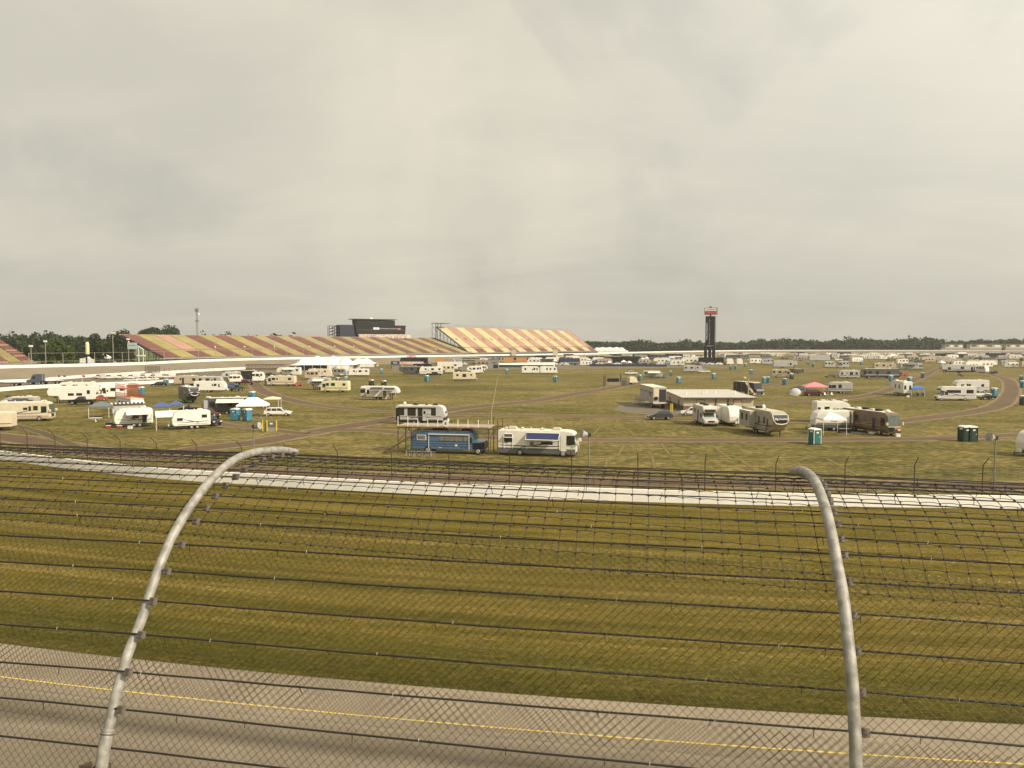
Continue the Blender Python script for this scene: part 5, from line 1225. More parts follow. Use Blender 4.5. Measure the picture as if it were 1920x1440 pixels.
for x, lab in ((1257.5,'left yellow bollard by the corner of the tan building'),(1260.5,'right yellow bollard by the corner of the tan building')):
    g = G(x,772,0); tag(MB().cyl((0,0,0),.13,1.7,seg=10).build('bollard', P_yel, loc=g, bevel=.03), lab, 'bollard', 'yellow bollards')
# white stage / office trailer beside it
pos, L = vplace(1195,1246,768,-62,2.6,13.0)
ot = empty('office_trailer', G(1234,766,0)+Vector((0.1,7.2,0)), R(-88), 'long pale grey semi trailer with steps and open rear porch left of the tan building', 'trailer')
MB().box(-7,7,-1.5,1.5,1.2,4.6).build('body', paint('trailer_grey',(0.40,0.38,0.36)), ot, bevel=.05); MB().box(-7.05,7.05,-1.55,1.55,4.6,4.68).build('roof', P_roof, ot)
MB().box(-6.9,6.9,-1.53,-1.505,3.3,3.55).build('stripe', P_dgrey, ot)
for x in (-2.2,1.2): MB().box(x-.5,x+.5,-1.56,-1.505,1.5,3.7).build('door', paint('trailer_grey',(0.40,0.38,0.36)), ot, bevel=.02)
text('MIS',1.6,P_dgrey,ot,(4.4,-1.52,3.0),(math.pi/2,0,0),sx=.6)
pr_ = MB().box(7.0,7.1,-.1,1.4,1.5,4.2).build('rear_porch', M_dark, ot); MB().box(7.02,7.2,-1.4,-.2,2.4,4.4).build('rear_panel', P_cream, ot); MB().box(7.05,7.25,-1.2,-.45,1.9,2.6).build('rear_window', M_glass, ot); MB().box(7.0,7.9,-1.55,1.55,1.1,1.35).build('rear_deck', P_cream, ot)
for x in (-4.6,-1.0):
    MB().box(x-.7,x+.7,-3.0,-1.55,1.1,1.2).build('landing', M_steel, ot); b = MB()
    for k in range(5): b.box(x+.7+k*.28,x+.95+k*.28,-2.9,-1.7,1.0-.22*k,1.05-.22*k)
    b.tube([(x-.7,-3,0),(x-.7,-3,2.1)],.04,4); b.tube([(x+.7,-3,0),(x+.7,-3,2.1)],.04,4); b.tube([(x-.7,-3,2.1),(x+.7,-3,2.1),(x+2.1,-3,1.0)],.03,4); b.build('stairs', M_steel, ot)
for x in (4.2,5.4):
    for s in (-1,1): wheel(ot, x, s*1.4, .5)
car(1212,1263,788,'dark grey crossover parked on grass left of the camper van','suv',2,-1,c=paint('graphite_paint',(0.06,0.06,0.065),0.25))
car(1281,1313,780,'white car half hidden behind the small camper van','suv',-5,-1,c=P_white,L=4.6)
# class C facing the camera
r_, L, H, sg = rv(1300,1344,799,'small white and tan camper van facing the fence, bikes on its left','classc',-88,1,H=3.35,c=paint('aged_gelcoat',(0.52,0.49,0.44)),win=[(-.3,.8,.6,.8)],door=-.02,open_door=True,acs=0,L=7.4)
for fx in (-.25,.05): MB().box(fx*L-.5,fx*L+.5,-.4,.4,H+.04,H+.36).build('roof_unit', M_black, r_, bevel=.06)
g = G(1304,797,0); bi = empty('bicycle', g, R(-10), 'bicycle and gear standing left of the small camper van', 'bicycle')
for c_ in (-.5,.5): MB().tube([Vector((c_+.33*math.cos(a),0,.34+.33*math.sin(a))) for a in np.linspace(0,6.283,17)],.03,5,cap=False).build('wheel', M_tyre, bi)
MB().tube([(-.5,0,.34),(-.1,0,.8),(.35,0,.8),(.5,0,.34)],.03,5).tube([(-.1,0,.8),(0,0,.3),(.35,0,.8)],.025,5).build('frame', P_black, bi)
# white trailer facing
r_, L, H, sg = rv(1343,1392,799,'white travel trailer with spare wheel cover between camper van and big fifth wheel','travel',-88,1,H=3.3,c=P_white,win=[(-.1,.6,.6,.8)],door=None,acs=0,L=7.5,slide=(-.42,-.05,.8))
MB().box(-.5,.5,-.4,.4,H+.04,H+.36).build('roof_unit', M_black, r_, bevel=.06); MB().tube([(L/2+.05,.6,1.3),(L/2+.25,.6,1.3)],.38,16).build('spare_wheel_cover', M_sign, r_)
# big fifth wheel
r_, L, H, sg = rv(1392,1475,818,'large grey and beige fifth wheel with black rounded front cap and slide outs','fifth',-83,1,H=3.85,c=paint('beige_grey_gelcoat',(0.36,0.34,0.28)),roof=paint('sand_roof',(0.62,0.54,0.38)),win=[(.22,.5,.5,.74),(.32,.35,.42,.7),(.05,.4,.5,.72)],door=None,stripe=P_stripe,acs=0,L=11,slide=(-.42,-.06,1.0))
MB().prism([(L/2-.46,H-.4),(L/2+.03,H-1.2),(L/2+.0,H-1.62),(L/2-.1,H-1.6),(L/2-.55,H-.55)],-1.15,1.15).build('front_cap', M_glass, r_, bevel=.04)
text('Big Country',.42,M_sign,r_,(L/2+.02,0,H-1.0),(R(62),0,math.pi/2),shear=.3)
b = MB(); b.tube([(L/2-.5,-1.2,H-.42),(L/2-.02,-1.2,H-1.2),(L/2-.0,-.8,H-1.72),(L/2+.02,0,H-1.85),(L/2-.0,.8,H-1.72),(L/2-.02,1.2,H-1.2),(L/2-.5,1.2,H-.42)],.09,6); b.build('front_trim', P_cream, r_)
for fx in (-.2,): MB().box(fx*L-.5,fx*L+.5,-.4,.4,H+.04,H+.36).build('roof_unit', M_black, r_, bevel=.06)
MB().dome((-.22*L,.9,H+.05),.33,.55,12).build('satellite_dome', M_sign, r_)
MB().prism([(L/2-.35,1.75),(L/2-.9,1.2),(L/2-2.6,.55),(L/2-2.9,.55),(L/2-2.6,1.72)],-1.0,1.0).build('nose_underside', P_tan, r_)
# right group
r_, L, H, sg = rv(1520,1597,793,'white fifth wheel standing behind the white peaked canopy at right','fifth',-2,1,H=3.8,c=P_white,lines=P_grey,win=[(-.42,.4,.55,.72),(-.2,.8,.55,.75),(.16,2.4,.5,.66)],acs=3)
r_, L, H, sg = rv(1516,1600,809,'white and grey travel trailer partly behind the white peaked canopy','travel',-3,-1,H=3.3,c=P_white,cap=P_white,skirt=P_dgrey,win=[(.0,.9,.5,.75)],door=None,acs=0,lines=P_bstripe)
MB().box(-L/2+8.1,-L/2+8.12,-.4,.4,1.8,2.4)
canopy(1557,816,4.2,'white peaked canopy on poles in front of the trailer, left of the brown motorhome',M_tent,h=3.5,eave=2.5,yaw=-4,wpx=47,d=4)
g = G(1583,812,0); tb = empty('folding_table', g, 0, 'dark folding table under the white canopy beside the brown motorhome', 'table'); MB().box(-.9,.9,-.4,.4,.7,.75).build('table_top', M_steel, tb)
for x in (-.8,.8): MB().box(x-.03,x+.03,-.35,.35,0,.7).build('leg', M_dark, tb)
g = G(1545,801,0); tb = empty('cool_box', g, 0, 'white box standing under the left side of the white canopy', 'box'); MB().box(-.5,.5,-.35,.35,0,.7).build('body', M_sign, tb, bevel=.04); MB().box(-.52,.52,-.37,.37,.7,.8).build('lid', M_sign, tb)
r_, L, H, sg = rv(1580,1682,815,'brown swirl painted motorhome with open door and orange band on its front','classa',-76,1,H=3.6,c=paint('bronze_paint',(0.17,0.115,0.07),0.3,.3),roof=P_roof,skirt=paint('dark_bronze',(0.07,0.045,0.03),0.3),stripe=paint('beige_swirl',(0.34,0.25,0.15),0.35),win=[(.02,.6,.6,.78),(-.15,.5,.55,.75)],door=.22,open_door=True,acs=0,L=10.6,slide=(-.48,-.2,.85,paint('bronze_paint',(0.17,0.115,0.07),0.3,.3)),cap=P_cream)
for fx in (-.1,.18): MB().box(fx*L-.5,fx*L+.5,-.4,.4,H+.04,H+.38).build('roof_unit', M_black, r_, bevel=.06)
for fx in (-.28,.05): MB().box(fx*L-.45,fx*L+.45,-.35,.35,H+.04,H+.3).build('roof_unit', M_ac, r_, bevel=.06)
MB().dome((.36*L,0,H+.04),.45,.4,12).build('satellite_dome', M_sign, r_); MB().box(L/2-.02,L/2+.045,.1,1.15,1.05,1.4).build('front_band', P_orange, r_); MB().box(L/2-.02,L/2+.045,-1.15,1.15,1.42,1.5).build('front_trim', P_cream, r_); MB().box(L/2-.02,L/2+.05,-1.1,-.1,.8,1.38).build('open_hatch', P_black, r_)
st_ = MB().box(.22*L-.4,.22*L+.4,min(sg*1.3,sg*1.9),max(sg*1.3,sg*1.9),.1,.3).build('door_step', M_sign, r_)
tag(MB().box(-1.6,1.6,-1.1,1.1,.02,.045).build('ground_mat', mat('grey_mat',(0.22,0.21,0.20),0.9), loc=G(1600,812,0)), 'grey ground mat lying beside the brown motorhome', 'mat')
r_, L, H, sg = rv(1900,1975,858,'white travel trailer cut off by the right edge of the photo near the fence','travel',4,-1,H=3.2,c=P_white,lines=P_stripe,acs=1)

# ---- left field
r_,L,H,sg = rv(-28,107,791,'cream motorhome with brown skirt and blue swoosh near the left edge','classa',10,1,H=3.5,c=P_cream,roof=P_white,skirt=P_tan,stripe=P_navy,win=[(-.36,.9,.52,.76),(.12,.7,.6,.72),(.19,.4,.55,.78),(.28,.75,.58,.8)],door=None,acs=2)
rv(-70,35,809,'cream trailer cut off by the left photo edge below the cream motorhome','travel',14,-1,H=3.0,c=P_cream,lines=P_bstripe,acs=0,win=[(-.2,.8,.6,.8)],door=None)
rv(2,78,778,'grey trailer with long dark awning behind the cream motorhome','fifth',6,-1,H=3.5,c=P_grey,awn=M_awnd,awx=(-.35,.12),acs=2)
rv(88,182,756,'white fifth wheel with raised nose behind the black pickup','fifth',13,-1,H=4.0,c=P_white,lines=None,win=[(-.4,.6,.55,.75),(-.2,1.2,.45,.58),(-.02,1.2,.45,.58)],door=None,acs=1)
car(127,181,759,'black crew cab pickup parked in front of the white fifth wheel','pickup',8,-1,c=P_black)
rv(112,188,742,'pale camper roof showing behind the white fifth wheel','travel',10,1,H=3.6,c=P_white,acs=2)
rv(192,226,748,'white camper van with big windscreen beside the blue portable toilet','classc',20,-1,H=3.4,c=P_white,L=7)
car(177,195,752,'small red car parked between the white fifth wheel and camper van','sedan',30,-1,c=P_red,L=4)
canopy(190,784,5.0,'grey blue umbrella canopy left of the striped pop-up camper',mat('slate_canvas',(0.14,0.17,0.18),0.8),h=3.1,eave=2.3,yaw=15,wpx=38)
g=G(180,791,0); tb=empty('folding_table',g,R(10),'white folding table in front of the grey blue canopy','table'); MB().box(-1,1,-.4,.4,.7,.76).build('table_top',M_sign,tb); MB().box(-.03,.03,-.3,.3,0,.7).build('leg',M_sign,tb)
# red double deck party bus
r_,L,H,sg = rv(216,276,776,'red and white bus with red railed roof decks in the left field','bus',-45,1,H=2.9,c=P_white,win=[(-.3,.9,.55,.8),(-.1,.9,.55,.8),(.1,.9,.55,.8)],acs=0,L=10.5,name='deck_bus',door=None)
for z in (H+.05,): MB().box(-L/2,L/2-1.6,-1.35,1.35,z,z+.12).build('deck', P_cream, r_)
MB().box(-L/2,L*.05,-1.35,1.35,H+1.9,H+2.02).build('upper_deck', P_red, r_)
for zb_, xe in ((H+.17,L/2-1.6),(H+2.02,L*.05)):
    b=MB(); n_=int((xe+L/2)/.35)
    for s in (-1.33,1.33):
        for i in range(n_+1): x=-L/2+(xe+L/2)*i/n_; b.tube([(x,s,zb_),(x,s,zb_+1)],.028,4)
        for zz_2 in (.5,1.0): b.tube([(-L/2,s,zb_+zz_2),(xe,s,zb_+zz_2)],.035,4)
    b.tube([(xe,-1.33,zb_+1),(xe,1.33,zb_+1)],.035,4); b.build('railing', P_red, r_)
b=MB()
for x in (-L/2+.1,L*.04):
    for s in (-1.3,1.3): b.tube([(x,s,H),(x,s,H+1.95)],.05,5)
b.build('deck_post', P_red, r_); MB().box(-L/2,L/2-1.7,min(sg*1.25,sg*1.275),max(sg*1.25,sg*1.275),.8,1.35).build('stripe', P_red, r_)
# pop-up camper
g=G(232,779,0); pu=empty('popup_camper', g+Vector((0,2,0)), R(30),'small pop-up camper with black and white striped raised roof','camper trailer')
MB().box(-3,3,-1.1,1.1,.5,1.3).build('body',P_grey,pu,bevel=.04); MB().box(-2.6,2.6,-1.05,1.05,1.3,2.3).build('canvas_side',M_tentg,pu)
b=MB()
for i in range(9): b.box(-3.2+i*.72,-3.2+i*.72+.36,-1.6,1.2,2.32,2.42,0); b.box(-3.2+i*.72+.36,-3.2+i*.72+.72,-1.6,1.2,2.32,2.42,1)
b.build('striped_roof',[M_sign,M_awnd],pu,fix=False)
for s in (-1,1): wheel(pu,0,s*1.15,.32)
r_,L,H,sg = rv(212,288,801,'white toy hauler trailer with shaded nose and open awning, left of the long canopy','travel',30,-1,H=3.1,c=P_white,cap=P_grey,stripe=P_stripe,win=[(-.3,.4,.6,.8),(-.05,.9,.5,.66)],door=-.28,awn=M_awn,awx=(-.45,.2),acs=1,open_door=True)  # grey cap colour paints the shade on the white left end
MB().box(L/2+.1,L/2+1.2,-.9,.9,.3,.95).build('storage_box',P_black,r_,bevel=.05)
canopy(327,806,9,'long white carport canopy between the two white trailers at left',M_tent,h=3.1,eave=2.4,yaw=28,d=3.2,peaks=0,wpx=70)
canopy(303,783,4,'dull blue canopy peeking over the long white carport canopy',mat('blue_canvas',(0.07,0.11,0.22),0.8),h=3.0,eave=2.1,yaw=20,wpx=34)
canopy(330,780,4,'second dull blue canopy in front of the black pickup',mat('blue_canvas',(0.07,0.11,0.22),0.8),h=3.0,eave=2.2,yaw=25,wpx=30)
r_,L,H,sg = rv(318,396,805,'white travel trailer with two white wheels, nearest trailer at left','travel',31,-1,H=3.05,c=P_white,cap=P_grey,stripe=P_stripe,win=[(-.34,.75,.62,.76),(.29,.8,.5,.62)],door=None,acs=1)  # white nose turned from the sun: its shade is painted by the grey cap
car(333,380,775,'black pickup behind the blue canopies','pickup',12,-1,c=P_black)
car(371,407,786,'dark red pickup between the white trailer and the long awning trailer','pickup',-30,1,c=P_maroon,L=5.6); car(385,405,799,'black vehicle behind the tail of the nearest white trailer','suv',-40,1,c=P_black,L=4.8)
r_,L,H,sg = rv(333,377,757,'dark grey fifth wheel with white arched trim on its black front','fifth',-52,1,H=3.9,c=P_dgrey,roof=P_white,win=[(-.2,.6,.5,.75),(.1,.6,.5,.75)],door=None,acs=1,L=9.5)
MB().prism([(L/2-.46,H-.4),(L/2+.03,H-1.2),(L/2+.0,H-1.62),(L/2-.1,H-1.6),(L/2-.55,H-.55)],-1.15,1.15).build('front_cap', M_glass, r_)
b=MB(); b.tube([(L/2-.4,-1.2,H-.3),(L/2-.0,-.7,H-1.75),(L/2+.02,0,H-1.95),(L/2,.7,H-1.75),(L/2-.4,1.2,H-.3)],.08,6); b.tube([(L/2,-1.2,H-1.3),(L/2+.03,-.3,H-1.1)],.06,5); b.tube([(L/2,1.2,H-1.3),(L/2+.03,.3,H-1.1)],.06,5); b.build('front_trim', M_sign, r_)
r_,L,H,sg = rv(378,470,777,'travel trailer with grey nose, black side and long white awning','travel',14,-1,H=3.3,c=P_dgrey,cap=P_grey,roof=P_white,win=[(.28,.9,.5,.78),(-.1,.8,.5,.75)],door=.1,awn=M_awn,awx=(-.4,.18),acs=2)
MB().box(L/2-1.2,L/2-.45,-1.27,1.27,.7,H-.4).build('nose_panel',P_grey,r_)
canopy(475,782,6,'white twin peaked canopy between the awning trailer and the white SUV',M_tent,h=3.7,eave=2.3,yaw=10,peaks=2,wpx=60,d=4)
canopy(511,765,4,'small pale yellow canopy behind the white SUV',mat('pale_yellow_canvas',(0.7,0.66,0.45),0.8),h=2.5,eave=2.1,yaw=5,wpx=30,d=3)
car(497,546,781,'white SUV parked right of the white twin peaked canopy','suv',6,1,c=P_white,L=5.3)
for i,(x,lab) in enumerate(((492.5,'left yellow bollard of the three round the electric cabinet'),(500.5,'middle yellow bollard of the three round the electric cabinet'),(518.5,'right yellow bollard of the three round the electric cabinet'))):
    tag(MB().cyl((0,0,0),.1,1.85,seg=10).build('bollard', P_yel, loc=G(x,809,0), bevel=.03), lab, 'bollard', 'yellow bollards round the electric cabinet')
g=G(507.5,809,0); eb=empty('electric_cabinet',g+Vector((0,.3,0)),0,'grey green electric cabinet between yellow bollards','cabinet'); MB().box(-.7,.7,-.3,.3,0,.65).build('plinth',M_conc,eb); MB().box(-.7,.7,-.3,.3,.65,1.6).build('cabinet',mat('cabinet_green',(0.13,0.135,0.09),0.6),eb); MB().box(-.95,-.72,-.3,.3,.1,1.5).build('side_box',P_brown,eb); MB().box(-.1,.35,-.32,-.305,1.15,1.4).build('label_plate',M_sign,eb)
rv(363,428,736,'white trailer with thin black awning rail below the tan trailer','travel',4,1,H=3.2,c=P_white,lines=None,win=[(-.36,.7,.55,.75),(.18,.7,.6,.78),(.3,.3,.5,.75)],acs=1)
rv(325,374,723,'tan travel trailer with dark doorway near the low white wall','travel',10,-1,H=3.3,c=P_tan,win=[(-.35,.9,.5,.75),(.2,.5,.6,.75)],open_door=True,acs=1)
rv(370,421,725,'grey camper with a round window behind the thin railed trailer','travel',3,1,H=3.3,c=P_grey,acs=1)
car(286,309,725,'black pickup at the low white wall, left of a blue toilet','suv',25,-1,c=P_black,L=5)
car(436,455,734,'dark green pickup seen from behind beside the dirt road','pickup',75,1,c=P_green,L=5.2); car(425,443,727,'light blue car behind the dark green pickup','sedan',5,-1,c=P_blue,L=4.4)
rv(415,452,716,'grey fifth wheel with dark flags behind the dark red van','fifth',20,-1,H=3.7,c=P_grey,acs=2); rv(430,456,719,'small white teardrop nosed trailer beside black haulers','travel',15,1,H=3.1,c=P_white,acs=1)
rv(453,478,714,'black fifth wheel standing left of a white camper pair','fifth',30,-1,H=3.9,c=P_black,acs=1,L=8); rv(473,498,717,'white camper pair with slide out, right of the black fifth wheel','travel',10,1,H=3.8,c=P_white,acs=1)
car(443,474,722,'long maroon car in front of the black fifth wheel','pickup',3,1,c=P_maroon,L=6.2)
rv(500,557,724,'tan motorhome with brown band, a blue toilet at its nose','classa',-3,-1,H=3.4,c=P_cream,roof=P_white,lines=P_brown,win=[(.25,1.1,.6,.82),(.12,.5,.62,.78),(-.33,1,.6,.82)],door=None,acs=3)
car(555,563,724,'red car towed behind the tan motorhome','sedan',40,-1,c=P_red,L=4)
rv(518,566,706,'white fifth wheel with three slide outs in front of the slatted timber fence','fifth',-2,-1,H=3.9,c=P_white,acs=1,awn=M_awn); car(538,552,709,'dark pickup in front of the white fifth wheel by the timber fence','pickup',0,1,c=P_dgrey,L=5); car(503,514,706,'black car left of the white fifth wheel by the timber fence','suv',0,1,c=P_black,L=4.5)
rv(570,598,712,'brown and tan camper with black pickup beside it','travel',8,-1,H=3.5,c=P_tan,acs=1); rv(578,624,709,'long cream trailer behind the brown camper','travel',3,1,H=3.8,c=P_cream,acs=1); car(596,618,714,'black pickup in front of the long cream trailer','pickup',0,1,c=P_black,L=6)
rv(575,622,731,'white and grey camper with white awning left behind the cream motorhome','fifth',-4,-1,H=3.6,c=P_grey,awn=M_awn,acs=1)
rv(601,658,736,'pale yellow motorhome with brown band in front of the grey camper','classa',-5,-1,H=3.3,c=paint('pale_yellow_gelcoat',(0.72,0.66,0.38)),roof=P_cream,lines=P_brown,win=[(-.35,.8,.62,.8),(.05,1.1,.6,.82),(.25,.8,.6,.82)],door=None,acs=0)
rv(626,655,706,'grey camper left of the shiny white camper near the tents','travel',-20,1,H=3.4,c=P_grey,acs=1); rv(653,693,706,'shiny white camper at the foot of the right white tent','travel',3,-1,H=3.3,c=P_white,acs=2); car(642,657,706,'white pickup between the grey and white campers near the tents','pickup',0,1,c=P_white,L=5.5)
r_,L,H,sg = rv(676,752,750,'white travel trailer with two dark awnings standing alone in midfield','fifth',-6,1,H=3.4,c=P_white,win=[(-.44,.7,.45,.7),(-.3,.5,.45,.75)],door=.14,awn=M_awnd,awx=(-.22,.1),acs=0,open_door=True,slide=(-.49,-.36,.5,P_grey))
local_awning(r_, L, H, sg, .14*L, .42*L, 1.4, .6, M_awnd)
# far centre rows
M_c = {'w':P_white,'g':P_grey,'d':P_dgrey,'b':P_black,'c':P_cream,'t':P_tan,'n':P_navy,'r':P_maroon,'o':P_brown}
rv(748,790,703,'row of dark haulers: leftmost black one beside a grey slide out','fifth',2,-1,H=3.9,c=P_dgrey,acs=2); rv(786,830,703.5,'white camper with dark pickup in front, between dark haulers and cream trailers','travel',2,-1,H=3.8,c=P_white,acs=2,lines=P_black); rv(775,812,700,'long dark trailer roof behind the white camper among haulers','travel',2,1,H=4.6,c=P_black,acs=2,roof=P_dgrey)
car(800,828,705,'black pickup parked before the white camper among haulers','pickup',0,1,c=P_black,L=6.3)
rv(826,852,701,'cream fifth wheel right of the black pickup','fifth',3,-1,H=4.2,c=P_cream,acs=1)
rv(820,868,694,'white gooseneck race trailer with small window behind the cream camper','fifth',1,1,H=4.6,c=P_white,roof=P_dgrey,win=[(.2,1.6,.5,.68)],acs=0,door=None); 
rv(849,893,714,'short cream trailer with three windows alone in front of the haulers','travel',0,1,H=3.3,c=P_cream,win=[(-.3,.8,.55,.78),(0,1.4,.45,.8),(.3,.6,.6,.78)],door=None,acs=1)
rv(875,899,702,'white fifth wheel left of another in the cluster right of the gooseneck','fifth',3,-1,H=3.8,c=P_white,acs=1); rv(888,906,701,'white camper middle of the cluster right of the gooseneck','travel',-2,1,H=3.7,c=P_white,acs=1); rv(900,915,698,'white camper at the right end of the cluster right of the gooseneck','fifth',-2,1,H=3.5,c=P_white,acs=1)
car(853,872,700,'dark red car behind the short cream trailer','suv',0,1,c=P_maroon,L=5)
rv(978,1012,701.5,'left white trailer of the two in midfield beyond the blue toilet','travel',0,1,H=3.6,c=P_white,win=[(-.3,.7,.55,.8),(.2,.8,.55,.8),(.35,.5,.55,.8)],acs=1); rv(1012,1045,701.5,'right white trailer of the two in midfield beyond the blue toilet','travel',2,1,H=3.6,c=P_white,win=[(-.1,.6,.55,.8),(.1,.7,.55,.8),(.35,.6,.55,.8)],acs=1)
# generator and equipment pile
g=G(1152,723,0); eq=empty('equipment_rack',g+Vector((0,1.5,0)),0,'dark equipment rack with low pale rail fence on the dirt junction','equipment')
MB().box(-3.6,-2.8,-.5,.9,0,3.4).build('tower_unit',P_brown,eq); MB().box(-2.2,1.8,0,1.2,1.2,2.4).build('tank',P_black,eq,bevel=.15); MB().box(2.2,2.5,-.1,.2,0,3.8).build('mast',M_dark,eq)
b=MB()
for i in range(12): b.box(-2.6+i*.42,-2.48+i*.42,-1.2,-1.1,0,1.0)
b.box(-2.7,2.3,-1.2,-1.1,.9,1.05); b.build('rail_fence',mat('pale_wood',(0.45,0.4,0.3),0.8),eq)
for z in (0,1.0): MB().box(3,4.2,-.4,.8,z*.9,z*.9+.8).build('crate',P_dgrey,eq)
rv(1178,1193,721,'small white generator trailer right of the equipment rack','travel',12,1,H=2.6,c=P_cream,win=[],door=None,acs=0,L=3.0,name='generator_trailer')
car(1171,1196,703,'white pickup alone on grass behind the equipment rack','pickup',0,-1,c=P_white)
rv(1205,1243,709,'old pale trailer with white awning behind the blue car','travel',-8,1,H=3.0,c=P_grey,awn=M_awn,awx=(-.25,.35),acs=0); car(1228,1251,709,'bright blue car in front of the old pale trailer','sedan',0,1,c=P_blue)
rv(1280,1318,698.5,'pale trailer hitched to a white pickup beyond the tan building','travel',-4,1,H=3.3,c=P_grey,roof=P_white,acs=1); car(1311,1330,699.5,'white pickup towing the pale trailer beyond the tan building','pickup',-2,1,c=P_white,L=5.8)
r_,L,H,sg = rv(1373,1433,740,'dark navy bus with roof deck and stairs behind the tan building','bus',-75,1,H=3.3,c=paint('dark_slate_paint',(0.03,0.035,0.04)),win=[(-.2,.8,.55,.78),(0,.8,.55,.78),(.15,.8,.55,.78)],acs=0,L=12,name='deck_bus',door=None)
MB().box(-L/2+1,L/2-2,-1.35,1.35,H+.05,H+.15).build('deck',P_cream,r_); b=MB()
for i in range(10):
    for s in (-1.3,1.3): x=-L/2+1+i*(L-3)/9; b.tube([(x,s,H+.1),(x,s,H+1.2)],.03,4)
for s in (-1.3,1.3): b.tube([(-L/2+1,s,H+1.2),(L/2-2,s,H+1.2)],.03,4)
for x in (-3.5,-1,1.5): b.tube([(x,sg*1.6,0),(x,sg*1.6,H+1.2)],.05,4)
b.build('railing',M_steel,r_)
sgx=sg; b=MB(); b.prism([(1.5,H),(1.9,H),(6.2,0.1),(5.7,0.1)],min(sg*1.4,sg*2.2),max(sg*1.4,sg*2.2)); b.build('stairs',P_tan,r_); b=MB(); b.dome((-2,0,H+1),.5,.5); b.build('yellow_ornament',P_yel,r_)
for i,(x,c_,lab) in enumerate(((1410,P_red,'red chair beside the stairs of the dark deck bus'),(1416,P_tan,'tan chair beside the stairs of the dark deck bus'),(1430,M_sign,'white chair at the nose of the dark deck bus'))): chair(x,743,200,lab,c_)
# tent, pink canopy, minivan
g=G(1494,742,0); tn=empty('dome_tent',g+Vector((0,1.2,0)),R(-10),'pale grey and yellow dome tent left of the pink canopy','tent'); b=MB(); vs=[];n_=16
for j in range(7):
    a=j/6*math.pi/2
    for k in range(n_): t_=2*math.pi*k/n_; rr_=(abs(math.cos(t_))**2.4+abs(math.sin(t_))**2.4)**(-1/2.4); vs.append((1.75*rr_*math.cos(a)**.8*math.cos(t_),1.5*rr_*math.cos(a)**.8*math.sin(t_),2.0*math.sin(a)))
fs=[(j*n_+k,j*n_+(k+1)%n_,(j+1)*n_+(k+1)%n_,(j+1)*n_+k) for j in range(6) for k in range(n_)]
b.add(vs,fs); b.build('flysheet',mat('pale_nylon',(0.46,0.47,0.46),0.6),tn); b=MB(); b.tube([(-1.8,-.9,0.05),(-1.5,-1.3,.35),(1.5,-1.3,.35),(1.8,-.9,.05)],.13,5); b.build('yellow_hem',mat('pale_yellow_nylon',(0.6,0.6,0.25),0.6),tn)
for s in (-1,1): MB().tube([(s*1.7,-1.1,0),(s*1.0,-.7,1.5),(0,0,2.05),(-s*1.0,.7,1.5),(-s*1.7,1.1,0)],.04,5).build('tent_pole',M_sign,tn)
canopy(1527,742,5,'pink canopy above the maroon minivan',mat('pink_canvas',(0.72,0.24,0.26),0.75),h=3.7,eave=2.5,yaw=-8,wpx=46,d=4.5)
car(1506,1546,743,'maroon minivan parked under the pink canopy','van',-4,1,c=P_maroon)
canopy(1499,738,3,'dark blue low tent behind the pale dome tent',mat('navy_canvas',(0.04,0.05,0.08),0.8),h=2.3,eave=1.3,yaw=0,wpx=30,d=3)
rv(1548,1599,738,'light grey travel trailer with white end, right of the pink canopy','travel',-8,-1,H=3.2,c=P_grey,roof=P_white,lines=P_stripe,win=[(.42,.6,.5,.75),(.27,1.1,.5,.75),(.02,.8,.5,.8)],acs=1,door=None)
for x,lab in ((1548,'white folding chair left in the pair before the grey trailer'),(1561,'white folding chair right in the pair before the grey trailer')): chair(x,743,-60,lab,M_sign)
rv(1568,1612,710,'white travel trailer with dark pickup at its left, beside the black coach','travel',-2,-1,H=3.4,c=P_grey,roof=P_white,lines=P_stripe,win=[(-.35,.9,.5,.75),(-.1,1.2,.45,.78),(.35,.7,.5,.75)],acs=1); car(1544,1572,708,'dark brown car covered low at the nose of the white trailer','sedan',0,-1,c=P_brown,L=5)
r_,L,H,sg=rv(1612,1687,710,'long black motorcoach with white roof edge in the right field','classa',-3,-1,H=4.0,c=P_dgrey,roof=P_white,lines=P_grey,win=[(-.2,1.2,.5,.75),(.1,1.2,.5,.75),(.3,1.2,.5,.75)],acs=3,skirt=P_black); car(1687,1702,705,'red car right of the long black motorcoach','suv',20,1,c=P_red,L=4.6)
rv(1635,1681,696,'tan fifth wheel behind the long black motorcoach','fifth',-2,1,H=4.2,c=P_tan,acs=2); rv(1684,1732,693,'grey motorhome with white cab right of the tan fifth wheel','classc',-2,1,H=3.6,c=P_grey,awn=M_awnd,acs=2); rv(1679,1703,684,'white trailer behind the grey motorhome','travel',0,-1,H=3.9,c=P_white,acs=1)
r_,L,H,sg = rv(1667,1712,742,'white fifth wheel seen from behind with white awning over a blue canopy','fifth',-95,-1,H=3.9,c=P_white,win=[(.1,.6,.5,.75),(-.2,.6,.5,.75)],door=None,acs=2,L=8.5)
for y in (-.6,.7): MB().box(-L/2-.03,-L/2,y-.25,y+.25,1.8,2.9).build('rear_window',M_glass,r_)
canopy(1717,743,4,'bright blue canopy under the awning of the white fifth wheel',mat('bright_blue_canvas',(0.05,0.15,0.42),0.75),h=3.0,eave=2.1,yaw=-5,wpx=26,d=3)
g=G(1712,742,0); aw=empty('shade_awning',g+Vector((0,3,0)),R(-5),'white sloping shade awning above the bright blue canopy','awning'); MB().add([(-3.2,-1.5,3.9),(3.6,-1.5,2.2),(3.6,1.5,2.2),(-3.2,1.5,3.9)],[(0,1,2,3)]).build('fabric',M_awn,aw,fix=False)
